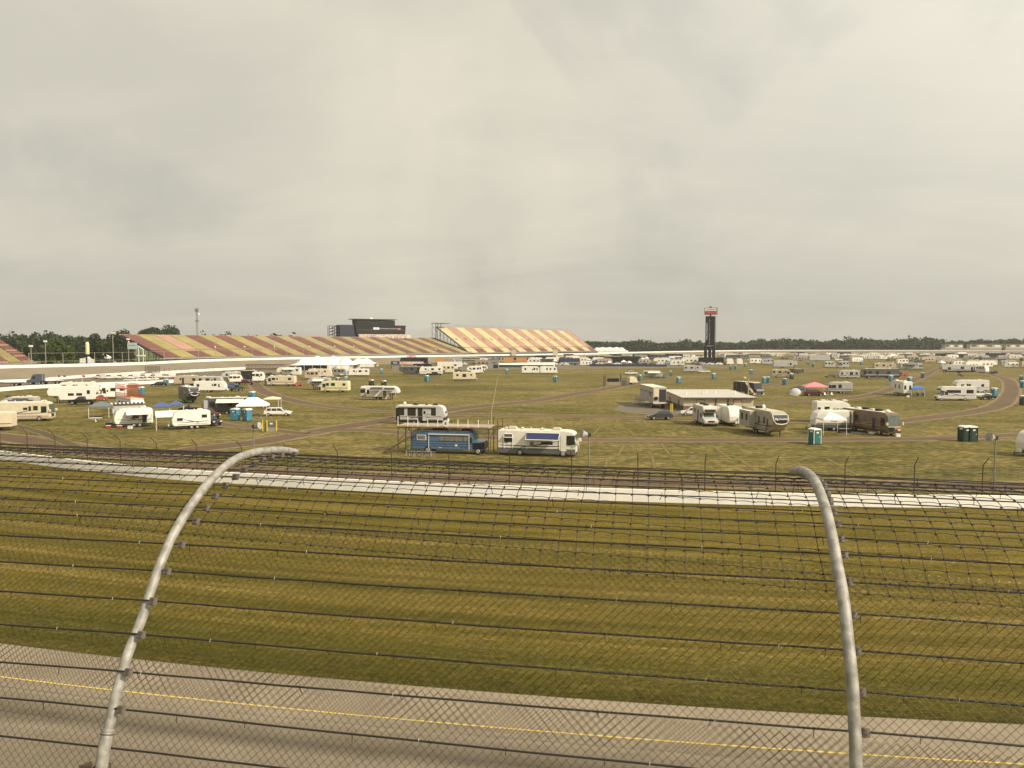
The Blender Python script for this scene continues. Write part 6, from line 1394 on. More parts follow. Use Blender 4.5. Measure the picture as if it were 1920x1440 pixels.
for s in (-1.45,1.45): MB().tube([(3.55,s,0),(3.55,s,2.2)],.04,5).build('leg',M_sign,aw)
g=G(1725,742,0); tb=empty('picnic_table',g,R(-10),'dark picnic table under the bright blue canopy','table'); MB().box(-1,1,-.4,.4,.7,.76).build('table_top',M_dark,tb); MB().box(-1,1,-.8,-.55,.4,.45).build('bench',M_dark,tb); MB().box(-.7,-.6,-.7,.4,0,.7).build('leg',M_dark,tb); MB().box(.6,.7,-.7,.4,0,.7).build('leg',M_dark,tb)
r_,L,H,sg = rv(1748,1831,752,'white motorhome with grey swooshes, nose to the left, at right','classc',-4,-1,H=3.5,c=paint('pale_white_gelcoat',(0.62,0.60,0.56)),stripe=P_stripe,win=[(.18,1.7,.58,.76),(0,1.7,.58,.76),(-.33,1.6,.55,.78)],door=None,acs=1)
rv(1783,1855,737,'white fifth wheel behind the white swoosh motorhome at right','fifth',-3,-1,H=3.7,c=paint('pale_white_gelcoat',(0.62,0.60,0.56)),stripe=P_stripe,win=[(.3,.8,.5,.66),(.12,1.1,.5,.7),(-.3,.7,.5,.68)],acs=1)
car(1826,1848,746,'white pickup between the white motorhome and the black car','pickup',0,1,c=P_white,L=5.4); car(1831,1869,750,'black sedan right of the white swoosh motorhome','sedan',-2,-1,c=P_black)
r_,L,H,sg = rv(1760,1830,700,'long black and white fifth wheel beside the far right dirt road','fifth',-1,-1,H=4.1,c=P_grey,roof=P_white,stripe=P_black,skirt=P_black,win=[(.28,1.4,.4,.7),(-.1,1.6,.5,.78),(-.38,.9,.3,.72),(-.45,.5,.3,.72)],door=None,acs=2)
rv(1834,1851,700,'white and black trailer seen from its end beside the dark SUV','travel',-70,1,H=3.6,c=P_white,acs=0,L=5); car(1858,1869,701,'dark green SUV by the dirt road bend at far right','suv',75,1,c=P_green,L=4.8)
g=G(1801,706,0); eq=empty('fire_pit_stand',g,0,'dark metal grill stand on the grass below the black and white fifth wheel','grill'); MB().box(-1,.2,-.3,.3,.5,1.1).build('grill_body',M_dark,eq); MB().box(.1,1.2,-.3,.3,0,.5).build('shelf',M_dark,eq); MB().tube([(-.9,0,0),(-.9,0,.5)],.04,4).build('leg',M_dark,eq)
rv(1495-50,1483,708,'cream motorhome with dark stripes next to a dark green toilet','classa',-10,1,H=3.3,c=P_tan,roof=P_cream,stripe=P_stripe,acs=1)
car(1473,1492,699,'black pickup with covered trailer on grass','pickup',-5,-1,c=P_black,L=6); rv(1489,1506,700,'low dark covered trailer behind the black pickup','travel',-5,1,H=2.1,c=P_dgrey,win=[],door=None,acs=0,L=5,wheels=True)
rv(1448,1496,690,'long silver fifth wheel with curved nose beyond the toilets','fifth',-3,1,H=4.3,c=P_grey,acs=2,win=[(.2,1,.4,.7)]); rv(1426,1450,684,'silver camper left of the long silver fifth wheel','travel',-3,-1,H=4,c=P_grey,acs=1)
rv(1543,1567,690,'white camper left of its twin on the far grass','travel',-2,1,H=3.8,c=P_grey,roof=P_white,acs=1); rv(1567,1592,690,'white motorhome twin right on the far grass','classc',-2,-1,H=3.9,c=P_grey,roof=P_white,acs=1)
for x0,x1,lab in ((1361,1375.5,'plain white box trailer left of the dark gap near the pylon'),(1380,1393,'plain white box trailer right of the dark gap near the pylon')):
    rv(x0,x1,684.5,lab,'travel',0,1,H=4.3,c=P_white,win=[],door=None,acs=0,name='box_trailer')
rv(1515,1557,677,'long grey semi trailer among the far camp rows','travel',-1,1,H=5.0,c=P_grey,win=[],door=None,acs=0,Wd=3,name='semi_trailer')
canopy(1672,675,6,'large white peaked tent in the far camp rows',M_tent,h=5.5,eave=3,wpx=20); canopy(1895-130,688,4,'cream peaked canopy behind the black and white fifth wheel',M_tent,h=4,eave=2.6,wpx=11); canopy(1905-8,690,4,'long yellow cream awning tent at the far right',mat('cream_canvas',(0.72,0.62,0.4),0.8),h=3.2,eave=2.9,wpx=24,d=3,peaks=0)

# semi trucks and white service pickups on the access road
def semi(label, x0, x1, yb, c):
    pos, L = vplace(x0,x1,yb,8,2.6,None); r_=empty('semi_truck',pos,R(8)+math.pi,label,'truck'); h=L/2; 
    MB().prism([(h,.7),(h,1.7),(h-1.5,2.0),(h-1.9,3.3),(h-2.6,3.7),(h-5,3.7),(h-5,.8)],-1.25,1.25).build('cab',c,r_,bevel=.12)
    MB().prism([(h-1.55,2.1),(h-1.85,3.1),(h-1.8,3.1),(h-1.5,2.1)],-1.1,1.1).build('windscreen',M_glass,r_); MB().box(h-.02,h+.05,-.6,.6,.8,1.6).build('grille',M_chrome,r_)
    for s in (-1,1): MB().box(h-3.0,h-2.1,min(s*1.25,s*1.28),max(s*1.25,s*1.28),2.1,2.9).build('cab_window',M_glass,r_); MB().tube([(h-5.2,s*1.1,1),(h-5.2,s*1.1,4.1)],.09,6).build('exhaust',M_chrome,r_)
    MB().box(-h,h-4.5,-1.25,1.25,1.0,1.3).build('flatbed',M_dark,r_); MB().box(-h,-h+5,-1.3,1.3,1.3,1.4).build('deck_plate',M_sign,r_)
    for x in (h-1.3,h-4.2,h-5.4,-h+1.2,-h+2.5):
        for s in (-1,1): wheel(r_,x,s*1.28,.5)
semi('blue grey semi truck with empty flatbed trailer on the left access road',49,121,721.5,paint('steel_blue_paint',(0.07,0.095,0.12)))
semi('flatbed trailer truck cut off by the left photo edge behind the low wall',-60,46,725,P_dgrey)
first=None
for i,(x0,x1,yb) in enumerate(((177,197,711),(194,216,711.5),(215,238,711),(237,258,711),(259,280,710.5),(276,301,710.5),(303,326,710))):
    lab=['first white utility truck from the left in the row on the access road','second white utility truck from the left in the row on the access road','third white utility truck from the left in the row','fourth white utility truck in the row, left of the gap','fifth white utility truck in the row, just right of the gap','sixth white utility truck in the row, beside the last one','last white utility truck at the right end of the row'][i]
    g=G((x0+x1)/2,yb,0)
    if first is None:
        pu=car(x0,x1,yb,lab,'pickup',-4,-1,c=P_white,L=5.9); pu.name='utility_truck'; pu['category']='utility truck'
        MB().box(-2.95,-.55,-.98,.98,1.15,2.25).build('utility_box',P_white,pu,bevel=.05); first=pu
        pu['group']='white utility trucks on the access road'; MB().box(2.9,3.0,-.85,.85,.5,1.1).build('front_guard',P_black,pu); MB().box(1.45,2.9,-.97,-.955,.55,.85).build('side_trim',P_black,pu)
    else:
        t_=copy_tree(first); t_['label']=lab; t_.location=g+Vector((g.x,g.y,0)).normalized()*1.0; t_.rotation_euler=(0,0,R(180+14+random.uniform(-5,5)))
for i,(x0,x1,yb) in enumerate(((236,258,716),(258,276,715.5),(274,292,715))):
    car(x0,x1,yb,['white low car left in the second row on the access road','white pickup middle in the second row on the access road','white pickup right in the second row, nearest the black one'][i],'pickup' if i else 'sedan',-2,1,c=P_white,L=5.6)
car(336,350,711,'red car by the access road behind the tan trailer','suv',0,1,c=P_red,L=5)
g=G(365,706,0)
for x,y,lab in ((107,716,'small striped flag on a pole at the tail of the flatbed truck'),(118,716,'second striped flag on a pole at the tail of the flatbed truck'),(154,716,'red flag on a pole above the yellow marker on the access road')):
    g=G(x,y,0); fl=empty('flag',g,0,lab,'flag'); zt=at(x,703,g.y).z; MB().tube([(0,0,0),(0,0,zt)],.05,5).build('pole',M_sign,fl); MB().add([(0,0,zt),(1.0,.1,zt-.1),(1.3,0,zt-.9),(.2,0,zt-.8)],[(0,1,2,3)]).build('cloth',P_red if x==154 else mat('flag_cloth',(0.5,0.1,0.1),0.8,c2=(0.05,0.06,0.2),scale=2),fl,fix=False)

# ---- far crowd of campers, built from a few kinds and copied -------------------
def kind(nm, label, prof, mats, w=1.3, L=9, wins=(), stripe=None, group=None, cat='camper'):
    b = MB(); b.prism(prof,-w,w,0)
    for s in (-1,1):
        for x,ww,z0,z1 in wins: b.box(x-ww/2,x+ww/2,min(s*w,s*(w+.03)),max(s*w,s*(w+.03)),z0,z1,1)
        if stripe: b.box(prof[0][0]+.1,prof[0][0]+L-.8,min(s*w,s*(w+.02)),max(s*w,s*(w+.02)),stripe[0],stripe[1],2)
        for x in (-L*.2,-L*.1): b.tube([(x,s*(w-.2),.38),(x,s*(w+.02),.38)],.38,8,3)
    b.box(-1.4,-.5,-.35,.35,prof[2][1]-.02,prof[2][1]+.28,4); b.box(2.0,2.7,-.3,.3,prof[2][1]-.02,prof[2][1]+.25,4)
    me_o = b.build(nm, mats); me = me_o.data; bpy.data.objects.remove(me_o)
    return nm, label, me, group, cat, L
def tp(L,H): h=L/2; return [(-h,.5),(-h,H),(h-.9,H),(h-.1,H*.55),(h-.2,.5)]
def fpf(L,H): h=L/2; return [(-h,.6),(-h,H),(h-1.2,H),(h,H-1.2),(h-.2,1.6),(h-2.5,1.5),(h-2.7,.6)]
def bp_(L,H): h=L/2; return [(-h,.45),(-h,H),(h-.5,H),(h,1.4),(h,.5)]
WN=[(-3,.9,1.7,2.5),(-.6,1.1,1.6,2.5),(1.9,.7,1.7,2.5)]
K = [kind('camper_trailer','', tp(8.5,3.3),[P_white,M_glass,P_stripe,M_tyre,M_ac],L=8.5,wins=WN,stripe=(1.2,1.35)),
     kind('camper_trailer','', tp(9,3.3),[P_grey,M_glass,P_stripe,M_tyre,M_ac],L=9,wins=WN,stripe=(1.1,1.4)),
     kind('fifth_wheel_trailer','', fpf(11,4.0),[P_white,M_glass,P_bstripe,M_tyre,M_ac],L=11,wins=WN,stripe=(1.5,1.6)),
     kind('fifth_wheel_trailer','', fpf(11,4.0),[P_tan,M_glass,P_stripe,M_tyre,M_dark],L=11,wins=WN,stripe=(1.5,1.8)),
     kind('motorhome','', bp_(10,3.5),[P_cream,M_glass,P_bstripe,M_tyre,M_ac],L=10,wins=WN,stripe=(1.1,1.3)),
     kind('motorhome','', bp_(11,3.7),[P_dgrey,M_glass,P_grey,M_tyre,M_ac],L=11,wins=WN,stripe=(1.2,1.4)),
     kind('hauler','', bp_(17,4.4),[P_black,M_glass,P_navy,M_tyre,M_dark],L=17,wins=[(6.5,1,2,3)],stripe=(1.0,1.6)),
     kind('hauler','', bp_(16,4.3),[P_navy,M_glass,P_grey,M_tyre,M_ac],L=16,wins=[(6.5,1,2,3)],stripe=(1.0,1.3)),
     kind('parked_car','', [(-2.4,.4),(-2.4,1.0),(-1.9,1.05),(-1.4,1.6),(.6,1.6),(1.2,1.05),(2.3,.9),(2.4,.4)],[P_dgrey,M_glass,P_dgrey,M_tyre,P_dgrey],w=.95,L=4.8,wins=[(-.4,1.6,1.1,1.5)]),
     kind('parked_car','', [(-2.7,.4),(-2.7,1.1),(-.8,1.15),(-.4,1.8),(1.0,1.8),(1.5,1.15),(2.7,1.0),(2.7,.4)],[P_white,M_glass,P_white,M_tyre,P_white],w=.95,L=5.4,wins=[(.2,1.0,1.2,1.7)])]
desc = ['white camper trailer','light grey camper trailer','white fifth wheel camper','tan fifth wheel camper','cream motorhome','dark grey motorhome','black race hauler','navy race hauler','dark parked car','white parked truck']
cats = ['camper trailer','camper trailer','camper trailer','camper trailer','motorhome','motorhome','truck','truck','car','pickup truck']
cc_ = MB(); a_=1.6; cc_.add([(-a_,-a_,2.2),(a_,-a_,2.2),(a_,a_,2.2),(-a_,a_,2.2),(0,0,3.3),(-a_,-a_,1.9),(a_,-a_,1.9),(a_,a_,1.9),(-a_,a_,1.9)],[(0,1,4),(1,2,4),(2,3,4),(3,0,4),(0,5,6,1),(1,6,7,2),(2,7,8,3),(3,8,5,0)])
for x in (-1.5,1.5):
    for y in (-1.5,1.5): cc_.tube([(x,y,0),(x,y,2.2)],.05,4)
o=cc_.build('canopy_tent',M_tent); K.append(('canopy_tent','',o.data,None,'canopy',3.2)); bpy.data.objects.remove(o); desc.append('white pop-up canopy'); cats.append('canopy')
o=cc_.build('canopy_tent',mat('bright_blue_canvas',(0.05,0.15,0.42),0.75)); K.append(('canopy_tent','',o.data,None,'canopy',3.2)); bpy.data.objects.remove(o); desc.append('blue pop-up canopy'); cats.append('canopy')
rs = random.Random(11)
def scatter(place, x0, x1, rows, weights, fill=0.86, skip=()):
    for yb in rows:
        x = x0 + rs.uniform(0,8)
        while x < x1:
            i = rs.choices(range(len(K)), weights)[0]; g = G(x, yb+rs.uniform(-.35,.35), 0); px_ = K[i][5]*F/g.y
            if rs.random() < fill and not any(a < x < c_ and d_ < yb < e for a,c_,d_,e in skip):
                o = bpy.data.objects.new(K[i][0], K[i][2]); col.objects.link(o); o.location = g + Vector((px_/2*g.y/F,0,0))
                o.rotation_euler = (0,0,R(rs.choice([0,180])+rs.uniform(-16,16))); s=rs.uniform(.9,1.15); o.scale=(s,1,s)
                tag(o, desc[i]+' '+place, cats[i], desc[i]+'s '+place)
            x += px_*rs.uniform(.85,1.35)
    
scatter('in the crowded back rows below the far banking', 1345, 1935, (667.3,669,671,673.4), (5,5,4,4,3,5,1,0,4,2,2,.5), .93)
scatter('in the middle rows of the far right camp', 1400, 1935, (676.2,679.2,682), (4,5,4,4,3,4,.5,.5,4,2,1,1), .66, skip=((1505,1565,672,690),(1650,1705,679,690),(1418,1500,679,690)))
scatter('beyond the dirt road at the far right', 1755, 1935, (685.5,689), (3,5,3,4,3,5,0,0,3,1,1,.5), .66)
scatter('packed in the garage area behind the pit wall', 985, 1330, (672.5,674.7,677,679.4,682), (1.6,1.5,1.3,1,1,1.5,2.2,1,1.5,1,2,1), .97)
scatter('lined up along the pit wall banner', 1012, 1310, (685.2,), (.8,.8,.3,.4,.4,.8,.7,.3,5,3,2.2,1), .95)
scatter('parked near the pit road behind the white gooseneck', 745, 930, (684.2,687), (1,1,1,1,0,1,1.5,.5,4,3,1.5,.3), .7)
scatter('parked in the row beside the pylon foot', 1300, 1362, (684,), (1,1,0,0,0,0,0,0,3,5,0,0), .9)

for i,(x,y,yw,c_,lab) in enumerate(((299,801,10,P_red,'red chair by the open end of the long white carport canopy'),(705,751,200,M_dark,'dark chair under the right awning of the midfield trailer'),(722,751,160,P_grey,'grey chair under the right awning of the midfield trailer'),
    (480,784,30,P_red,'red chair under the white twin peaked canopy'),(487,785,80,P_blue,'blue chair under the white twin peaked canopy'),(404,790,0,P_orange,'orange cooler chair behind the dark red pickup'),
    (1722,745,-20,M_dark,'dark chair right of the bright blue canopy'),(1568,806,0,M_dark,'dark chair under the white peaked canopy'))):
    chair(x,y,yw,lab,c_)
for x,y,lab,c_ in ((203,803,'red fuel can left of the toy hauler drawbar',P_red),(224,803,'red jack pad under the toy hauler',P_red),(244,804,'white bucket beside the toy hauler wheels',M_sign),(842,800,'orange wheel chock at the hitch of the black and white trailer',P_orange),(1702,745,'white cooler beside the picnic table',M_sign),(1700*0+1683,819,'white cooler at the door of the brown motorhome',M_sign)):
    g=G(x,y,0); r_=empty('cool_box',g,0,lab,'box'); MB().box(-.35,.35,-.25,.25,0,.42).build('body',c_,r_,bevel=.05); MB().box(-.37,.37,-.27,.27,.42,.5).build('lid',M_sign if c_ is not M_sign else M_ac,r_,bevel=.02)
# ------------------------------------------------------------------ the near catch fence
# curve of the fence mesh: distance away from the camera and height below the eye, from the cable brackets
P_ = 6.0; CR = 1.532; CL = CR - P_
def unp(px, py, c):
    r = ray(px, py); t_ = c / r.dot(UF); p = r*t_; return (p.dot(PF), p.z)
Lb = [(555,852),(530,853),(512,857),(495,862),(479,871),(461,881),(445,894),(426,910),(407,930),(390,952),(371,977),(344,1021),(317,1071),(291,1127),(269,1190),(245,1260),(232,1330)]
cabs = [unp(x, y, CL+.02) for x, y in Lb]
Rb = [(1540,905),(1546,912),(1552,925),(1557,940),(1565,960),(1571,982),(1577,1009),(1584,1039),(1592,1091),(1601,1151),(1608,1220),(1617,1297),(1624,1373)]
cabR = [unp(x, y, CR+.02) for x, y in Rb]
Lpost = [unp(x, y, CL-.1) for x, y in [(190,1440),(210,1340),(224,1280),(242,1220),(266,1160),(285,1100),(300,1060),(321,1010),(350,960),(380,918),(410,885),(440,862),(470,850),(500,845),(530,844),(555,848)]]
Rpost = [unp(x, y, CR-.1) for x, y in [(1605,1440),(1602,1360),(1598,1280),(1590,1200),(1581,1120),(1570,1060),(1561,1010),(1551,965),(1540,930),(1528,903),(1515,888),(1500,882),(1487,885)]]
def ext(P, dz): # carry the post down to the wall
    s0, z0 = P[0]; s1, z1 = P[2]; k = (s0-s1)/(z0-z1); return [(s0+k*(dz-z0)*.5, dz)] + P
ZW = -4.75
fence = empty('catch_fence', fp(0,6.0,0)+Vector((0,0,ZW)), 0, 'tall curved steel catch fence with chain link and cables in the foreground', 'fence')
FO = -Vector(fence.location)
M_galv = mat('galvanised_post', (0.36,0.34,0.30), 0.58, 0.15, c2=(0.2,0.185,0.16), scale=11, bump=0.15, bscale=60)
for P0, c, nm in ((Lpost, CL-.1, 'L'), (Rpost, CR-.1, 'R'), (Lpost, CL-6.1, 'l'), (Rpost, CR+5.9, 'r')):
    pts = ext(P0, ZW); pts3 = spline([fp(c, s, z)+FO for s, z in pts], 5)
    b = MB(); b.tube(pts3, 0.044, 20); po = b.build('post', M_galv, fence, smooth=True, fix=True)
    # welded sleeve with rusty seam
    z_s = -3.30 if nm == 'L' else -3.9
    i = min(range(len(pts3)), key=lambda k: abs(pts3[k].z-FO.z-CH-z_s))
    b = MB(); b.tube([p for p in pts3[:i+1]], 0.0505, 20); b.build('sleeve', M_galv, po, smooth=True)
    b = MB(); b.tube([pts3[i].lerp(pts3[i-1],.2), pts3[i], pts3[i].lerp(pts3[i+1],.15)], 0.057, 20); b.build('weld_ring', M_galv, po)
    b = MB(); q = pts3[i-1]; b.tube([pts3[i].lerp(pts3[i-1],.55), pts3[i].lerp(pts3[i-1],.45)], 0.0585, 20); b.build('rust_seam', M_rust, po)
    if nm == 'L':
        j = max(1, i-3); b = MB(); q = pts3[j]; b.tube([q+Vector((.07*math.cos(a), .07*math.sin(a), .01*math.sin(a))) for a in np.linspace(0,6.283,19)], .007, 5, cap=False); b.tube([q+Vector((.07,0,0)), q+UF*.35+Vector((0,0,-.02))], .007, 5); b.build('wire_loop', M_rust, po)
        MB().prismz([(q.x-.16,q.y-.05),(q.x-.06,q.y-.05),(q.x-.09,q.y+.02)],q.z-.06,q.z+.05).build('hook', M_rust, po)
# surface profile for mesh (average of both measured bracket rows, smoothed)
prof = [(cabs[i][0], cabs[i][1]) for i in range(len(cabs)-1, -1, -1)]         # bottom -> top (left row)
profR = [cabR[i] for i in range(len(cabR)-1, -1, -1)]
# extend left row down to the wall
def lower(pr, zs=(ZW, -4.1, -3.6)):
    s0, z0 = pr[0]; return [(s0-.16*(z0-z)*.8, z) for z in zs if z < z0-.15] + pr
prL = lower(prof); prR = lower(profR)
def resamp(pr, n):
    pts = spline([Vector((0,s,z)) for s, z in pr], 6); l = [0]
    for i in range(1, len(pts)): l.append(l[-1]+(pts[i]-pts[i-1]).length)
    tt = np.linspace(0, l[-1], n); return np.interp(tt, l, [p.y for p in pts]), np.interp(tt, l, [p.z for p in pts]), l[-1]
# right row has fewer brackets at the tip: extend it with the left row's tip shape
tipL = prof[-1]; 
dR = (profR[-1][0]-prof[-5][0], profR[-1][1]-prof[-5][1])
prR = prR + [(s+dR[0], z+dR[1]) for s, z in prof[-4:]]
NP = 240
def offs(P0, d=.095):
    P0 = ext(P0, ZW); o = []
    for i, (s, z) in enumerate(P0):
        a, c_ = P0[max(i-1,0)], P0[min(i+1,len(P0)-1)]; ds, dz = c_[0]-a[0], c_[1]-a[1]; l = math.hypot(ds, dz) or 1
        o.append((s+dz/l*d, z-ds/l*d))
    return o
sL, zL, lenL = resamp(offs(Lpost), NP); sR, zR, lenR = resamp(offs(Rpost), NP)
def surf(c, v):                              # c along fence, v 0..1 bottom to top
    t_ = min(1.3, max(-.3, (c-CL)/(CR-CL))); x = v*(NP-1)
    a = np.interp(x, range(NP), sL)*(1-t_) + np.interp(x, range(NP), sR)*t_
    b_ = np.interp(x, range(NP), zL)*(1-t_) + np.interp(x, range(NP), zR)*t_
    return fp(c, float(a), float(b_)) + FO
LEN = (lenL+lenR)/2
C0, C1 = -12.0, 9.0
def v_of(z):                                 # parameter at which the left row has height z (rising part)
    k = int(np.argmax(zL)); return float(np.interp(z, zL[:k+1], np.arange(k+1)/(NP-1)))
# cables: straight between posts, carried on past them
M_cab = M_cable
def cable(sl, zl, sr, zr, r, nm='cable'):
    a = fp(CL, sl, zl)+FO; c_ = fp(CR, sr, zr)+FO; d = (c_-a); 
    p0 = a + (a-c_)*((CL-C0)/P_); p1 = c_ + d*((C1-CR)/P_); n_ = 40
    rg = random.Random(int(abs(zl)*997)); pts = []
    for i in range(n_+1):
        q = p0.lerp(p1, i/n_); q.z -= .012*math.sin(math.pi*(((p0.lerp(p1,i/n_)-a).length % P_)/P_)) + rg.uniform(-.0025,.0025); pts.append(q)
    b = MB(); b.tube(pts, r, 6); return b.build(nm, M_cab, fence, smooth=True, fix=False)
pairs = list(zip(prL[len(prL)-len(prof):], [None]*0)) 
# match brackets by index: left list index 3.. corresponds to right index 0..
for i, (x, y) in enumerate(Lb):
    j = i - 3
    sl, zl = cabs[i]
    if 0 <= j < len(cabR): sr, zr = cabR[j]
    elif j < 0: sr, zr = cabR[0][0]+(sl-cabs[3][0]), cabR[0][1]+(zl-cabs[3][1])
    else: sr, zr = sl, zl
    cable(sl, zl, sr, zr, 0.0062 if i < 10 else 0.0082)
    for (s, z, c) in ((sl, zl, CL), (sr, zr, CR)):
        q = fp(c, s, z)+FO + PF*(-.01)
        Rm = Matrix((UF, PF, Vector((0,0,1)))).transposed()
        b = MB(); b.box(-.035,.045,-.008,.008,-.034,.034)
        o = b.build('cable_bracket', mat('bracket_steel',(0.20,0.18,0.15),0.6,0.2,var=.35,scale=20), fence, bevel=.004); o.rotation_euler = (R(-25),0,R(-10.85)); o.location = q
        b = MB(); b.box(-.012,.018,-.022,-.009,-.026,-.004); b.box(-.012,.018,-.022,-.009,.006,.026); o2 = b.build('clamp', M_rust, o)
cable(cabs[-1][0]-.05, cabs[-1][1]-.32, cabs[-1][0]-.05, cabs[-1][1]-.32, .0085); 
# chain link
def chain(vlo, vhi, name, cell=.051, offn=0.0, phase=0.0, r=.0019, mt=None, hook=True):
    l0, l1 = vlo*LEN, vhi*LEN; ns = int((l1-l0)/(cell/2)); nc = int((C1-C0)/(cell/2)*1.0)
    step = cell*0.5; hx = cell*0.5
    rgc = np.random.RandomState(5)
    ncol = int((C1-C0)/(2*hx)); V = []; Fc = []
    wob = [math.sin(i*.37)*.006+math.sin(i*.11+1)*.01 for i in range(ns+2)]
    cache = {}
    # grid of surface points: k along c at hx spacing
    cs2 = np.array([C0 + hx*i for i in range(2*ncol+2)]); vs2 = np.linspace(vlo, vhi, ns+1)
    x = vs2*(NP-1); a_L, b_L, a_R, b_R = [np.interp(x, range(NP), q) for q in (sL, zL, sR, zR)]
    T = np.clip((cs2-CL)/(CR-CL), -.3, 1.3)
    ux, uy, px_, py_ = UF.x, UF.y, PF.x, PF.y
    fx, fy, fz = FO.x, FO.y, FO.z+CH
    for k in range(0, 2*ncol, 2):            # each wire zigzags between column k and k+1 (its neighbours interlock)
        for side in (0,):
            pts = []
            for i in range(ns+1):
                kk = k + (1 if i % 2 else 0) + phase
                c = C0 + hx*kk + wob[i]*.6 + (0.012*hx if i%2 else -0.012*hx)
                t_ = min(1.3, max(-.3, (c-CL)/(CR-CL)))
                s = a_L[i]*(1-t_)+a_R[i]*t_ + offn + (.0025 if (i//1) % 2 else -.0025) + .012*math.sin(c*2.3+i*.05)
                z = b_L[i]*(1-t_)+b_R[i]*t_
                pts.append((ux*c+px_*s+fx, uy*c+py_*s+fy, z+fz))
            # second wire mirrored closes the diamonds
            for mir in (0, 1):
                pp_ = pts if mir == 0 else None
                if mir:
                    pp_ = []
                    for i in range(ns+1):
                        kk = k + 2 - (1 if i % 2 else 0) + phase
                        c = C0 + hx*kk + wob[i]*.6
                        t_ = min(1.3, max(-.3, (c-CL)/(CR-CL)))
                        s = a_L[i]*(1-t_)+a_R[i]*t_ + offn + (-.0025 if i % 2 else .0025) + .012*math.sin(c*2.3+i*.05)
                        z = b_L[i]*(1-t_)+b_R[i]*t_
                        pp_.append((ux*c+px_*s+fx, uy*c+py_*s+fy, z+fz))
                o = len(V)
                for i, p in enumerate(pp_):
                    V.append((p[0]-ux*r*1.0, p[1]-uy*r*1.0, p[2]-r*.5)); V.append((p[0]+ux*r*1.0, p[1]+uy*r*1.0, p[2]-r*.5)); V.append((p[0]+px_*r, p[1]+py_*r, p[2]+r*1.1))
                for i in range(len(pp_)-1):
                    q = o+i*3
                    Fc += [(q,q+1,q+4,q+3),(q+1,q+2,q+5,q+4),(q+2,q,q+3,q+5)]
    me = bpy.data.meshes.new(name); me.from_pydata(V, [], Fc); me.materials.append(mt); me.update()
    me.polygons.foreach_set('use_smooth', [True]*len(me.polygons))
    o = bpy.data.objects.new(name, me); col.objects.link(o); o.parent = fence; return o
M_wire = mat('chain_link_wire', (0.19,0.155,0.105), 0.38, 0.55, var=0.3, scale=3)
M_wireup = mat('woven_rusty_wire', (0.04,0.03,0.02), 0.6, 0.1, var=0.3, scale=3)
vt = v_of(cabs[10][1]+.035); vm = v_of(-2.70)
chain(0.0, v_of(cabs[15][1]+.03), 'chain_link_mesh', .074, 0.03, 0.35, .0021, M_wire)
chain(v_of(cabs[16][1]+.09), vt, 'chain_link_mesh', .070, 0.0, 0.0, .0017, M_wire)
# woven field wire over the curl: crimped line wires and straight stays with knots
v0 = v_of(cabs[11][1]+.05); v1 = 1.0; la = (v1-v0)*LEN; b = MB(); sp_c = .155
cN = np.arange(C0, C1, sp_c)
def dsurf(c, v, dz=.012): q = surf(c, v); q.z += dz; return q
for c in cN:
    jit = random.uniform(-.006,.006)
    b.tube([dsurf(c+jit+.006*math.sin(v*40+c*3), v) for v in np.linspace(v0, v1, 34)], .0036, 3, cap=False)
stays = b.build('stay_wire', M_wireup, fence, smooth=True, fix=False)
b = MB(); b2 = MB(); lv = []
l_ = 0.0; steps = [0,.16,.12,.12,.13,.13,.15,.15,.15,.16,.16,.16,.16,.16]
for st in steps:
    l_ += st
    if l_ > la: break
    v = v0 + l_/LEN; pts = []
    for c in np.arange(C0, C1, sp_c/4):
        ph = ((c-C0)/sp_c); pts.append(dsurf(c, v, .012 + .009*abs(math.sin(math.pi*ph)) - .004*math.sin(c*1.7+v*9)))
    b.tube(pts, .0036, 3, cap=False)
    for c in cN:
        q = dsurf(c, v, .012); b2.tube([q-Vector((.0045,0,.008)), q+Vector((.0045,0,.009))], .0075, 5)
b.build('line_wire', M_wireup, fence, smooth=True, fix=False); b2.build('wire_knot', M_wireup, fence, fix=False)
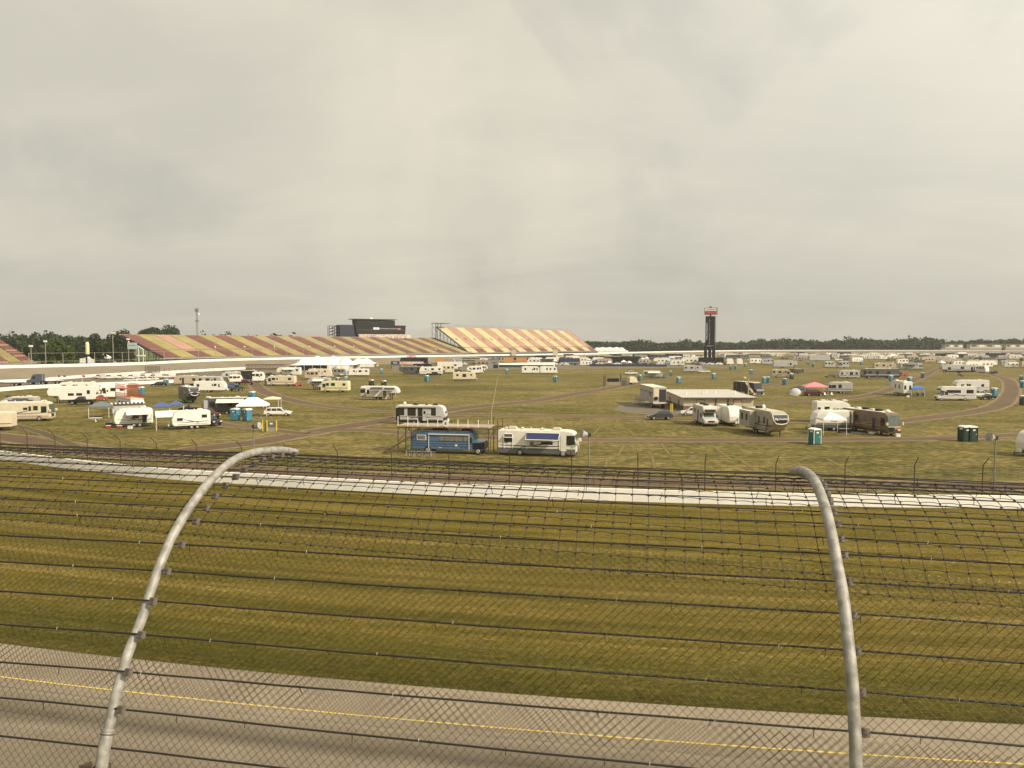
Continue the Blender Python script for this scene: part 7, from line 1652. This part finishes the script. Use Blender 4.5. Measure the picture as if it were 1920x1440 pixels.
# tie wires hanging from the cables
b = MB(); rt = random.Random(4)
for i in range(1, len(Lb)):
    j = i-3; sl, zl = cabs[i]; sr, zr = cabR[j] if 0 <= j < len(cabR) else (sl, zl)
    if j < 0: sr, zr = cabR[0][0]+(sl-cabs[3][0]), cabR[0][1]+(zl-cabs[3][1])
    c = C0 + rt.uniform(0,1)
    while c < C1:
        t_ = (c-CL)/P_; q = fp(c, sl+(sr-sl)*t_, zl+(zr-zl)*t_)+FO
        b.tube([q+Vector((0,0,.012)), q+Vector((.004,-.012,0)), q+Vector((.002,0,-.014)), q+Vector((rt.uniform(-.02,.02),0,-rt.uniform(.03,.085)))], .0035, 3)
        c += rt.uniform(.55,.95)
b.build('tie_wire', M_wireup, fence, fix=False)['kind'] = 'stuff'
# little bright clips
b = MB()
for i in range(7, len(Lb)):
    j = i-3; sl, zl = cabs[i]; sr, zr = cabR[j] if 0 <= j < len(cabR) else (sl, zl)
    c = C0 + rt.uniform(0,.8)
    while c < C1:
        t_ = (c-CL)/P_; q = fp(c, sl+(sr-sl)*t_, zl+(zr-zl)*t_)+FO; b.tube([q+Vector((-.003,-.009,-.012)), q+Vector((.003,-.01,.013))], .0022, 4); c += rt.uniform(1.4,3.2)
b.build('cable_clip', M_sign, fence, fix=False)['kind'] = 'stuff'
# concrete wall that carries the fence, with the walkway behind it
wl = empty('outer_barrier', fp(0,5.3,ZW), 0, 'concrete outer wall of the near speedway carrying the catch fence', 'wall')
lw = [fp(c, 5.35, ZW) for c in (-70,-40,-20,-10,0,10,20,50)]
bpy.data.objects.remove(wl)
wall('outer_barrier', [Vector((p.x,p.y,0)) for p in lw], CH+ZW, .5, M_conc, 'concrete outer wall of the near speedway under the catch fence', 6.0)

# ------------------------------------------------------------------ haze
hz = MB().box(-1500,2400,-60,2300,-1.1,60)
M_h = bpy.data.materials.new('haze_air'); M_h.use_nodes = True; t = M_h.node_tree; t.nodes.clear()
ho = t.nodes.new('ShaderNodeOutputMaterial'); pv = t.nodes.new('ShaderNodeVolumePrincipled'); pv.inputs['Density'].default_value = 0.00012; pv.inputs['Color'].default_value = (0.86,0.85,0.80,1); pv.inputs['Anisotropy'].default_value = 0.2
t.links.new(pv.outputs[0], ho.inputs['Volume'])
HZ = True
if HZ:
    o = hz.build('haze', M_h); o['kind'] = 'stuff'; o['label'] = 'pale even haze over the whole speedway'
    o.visible_shadow = True
S.cycles.volume_bounces = 0
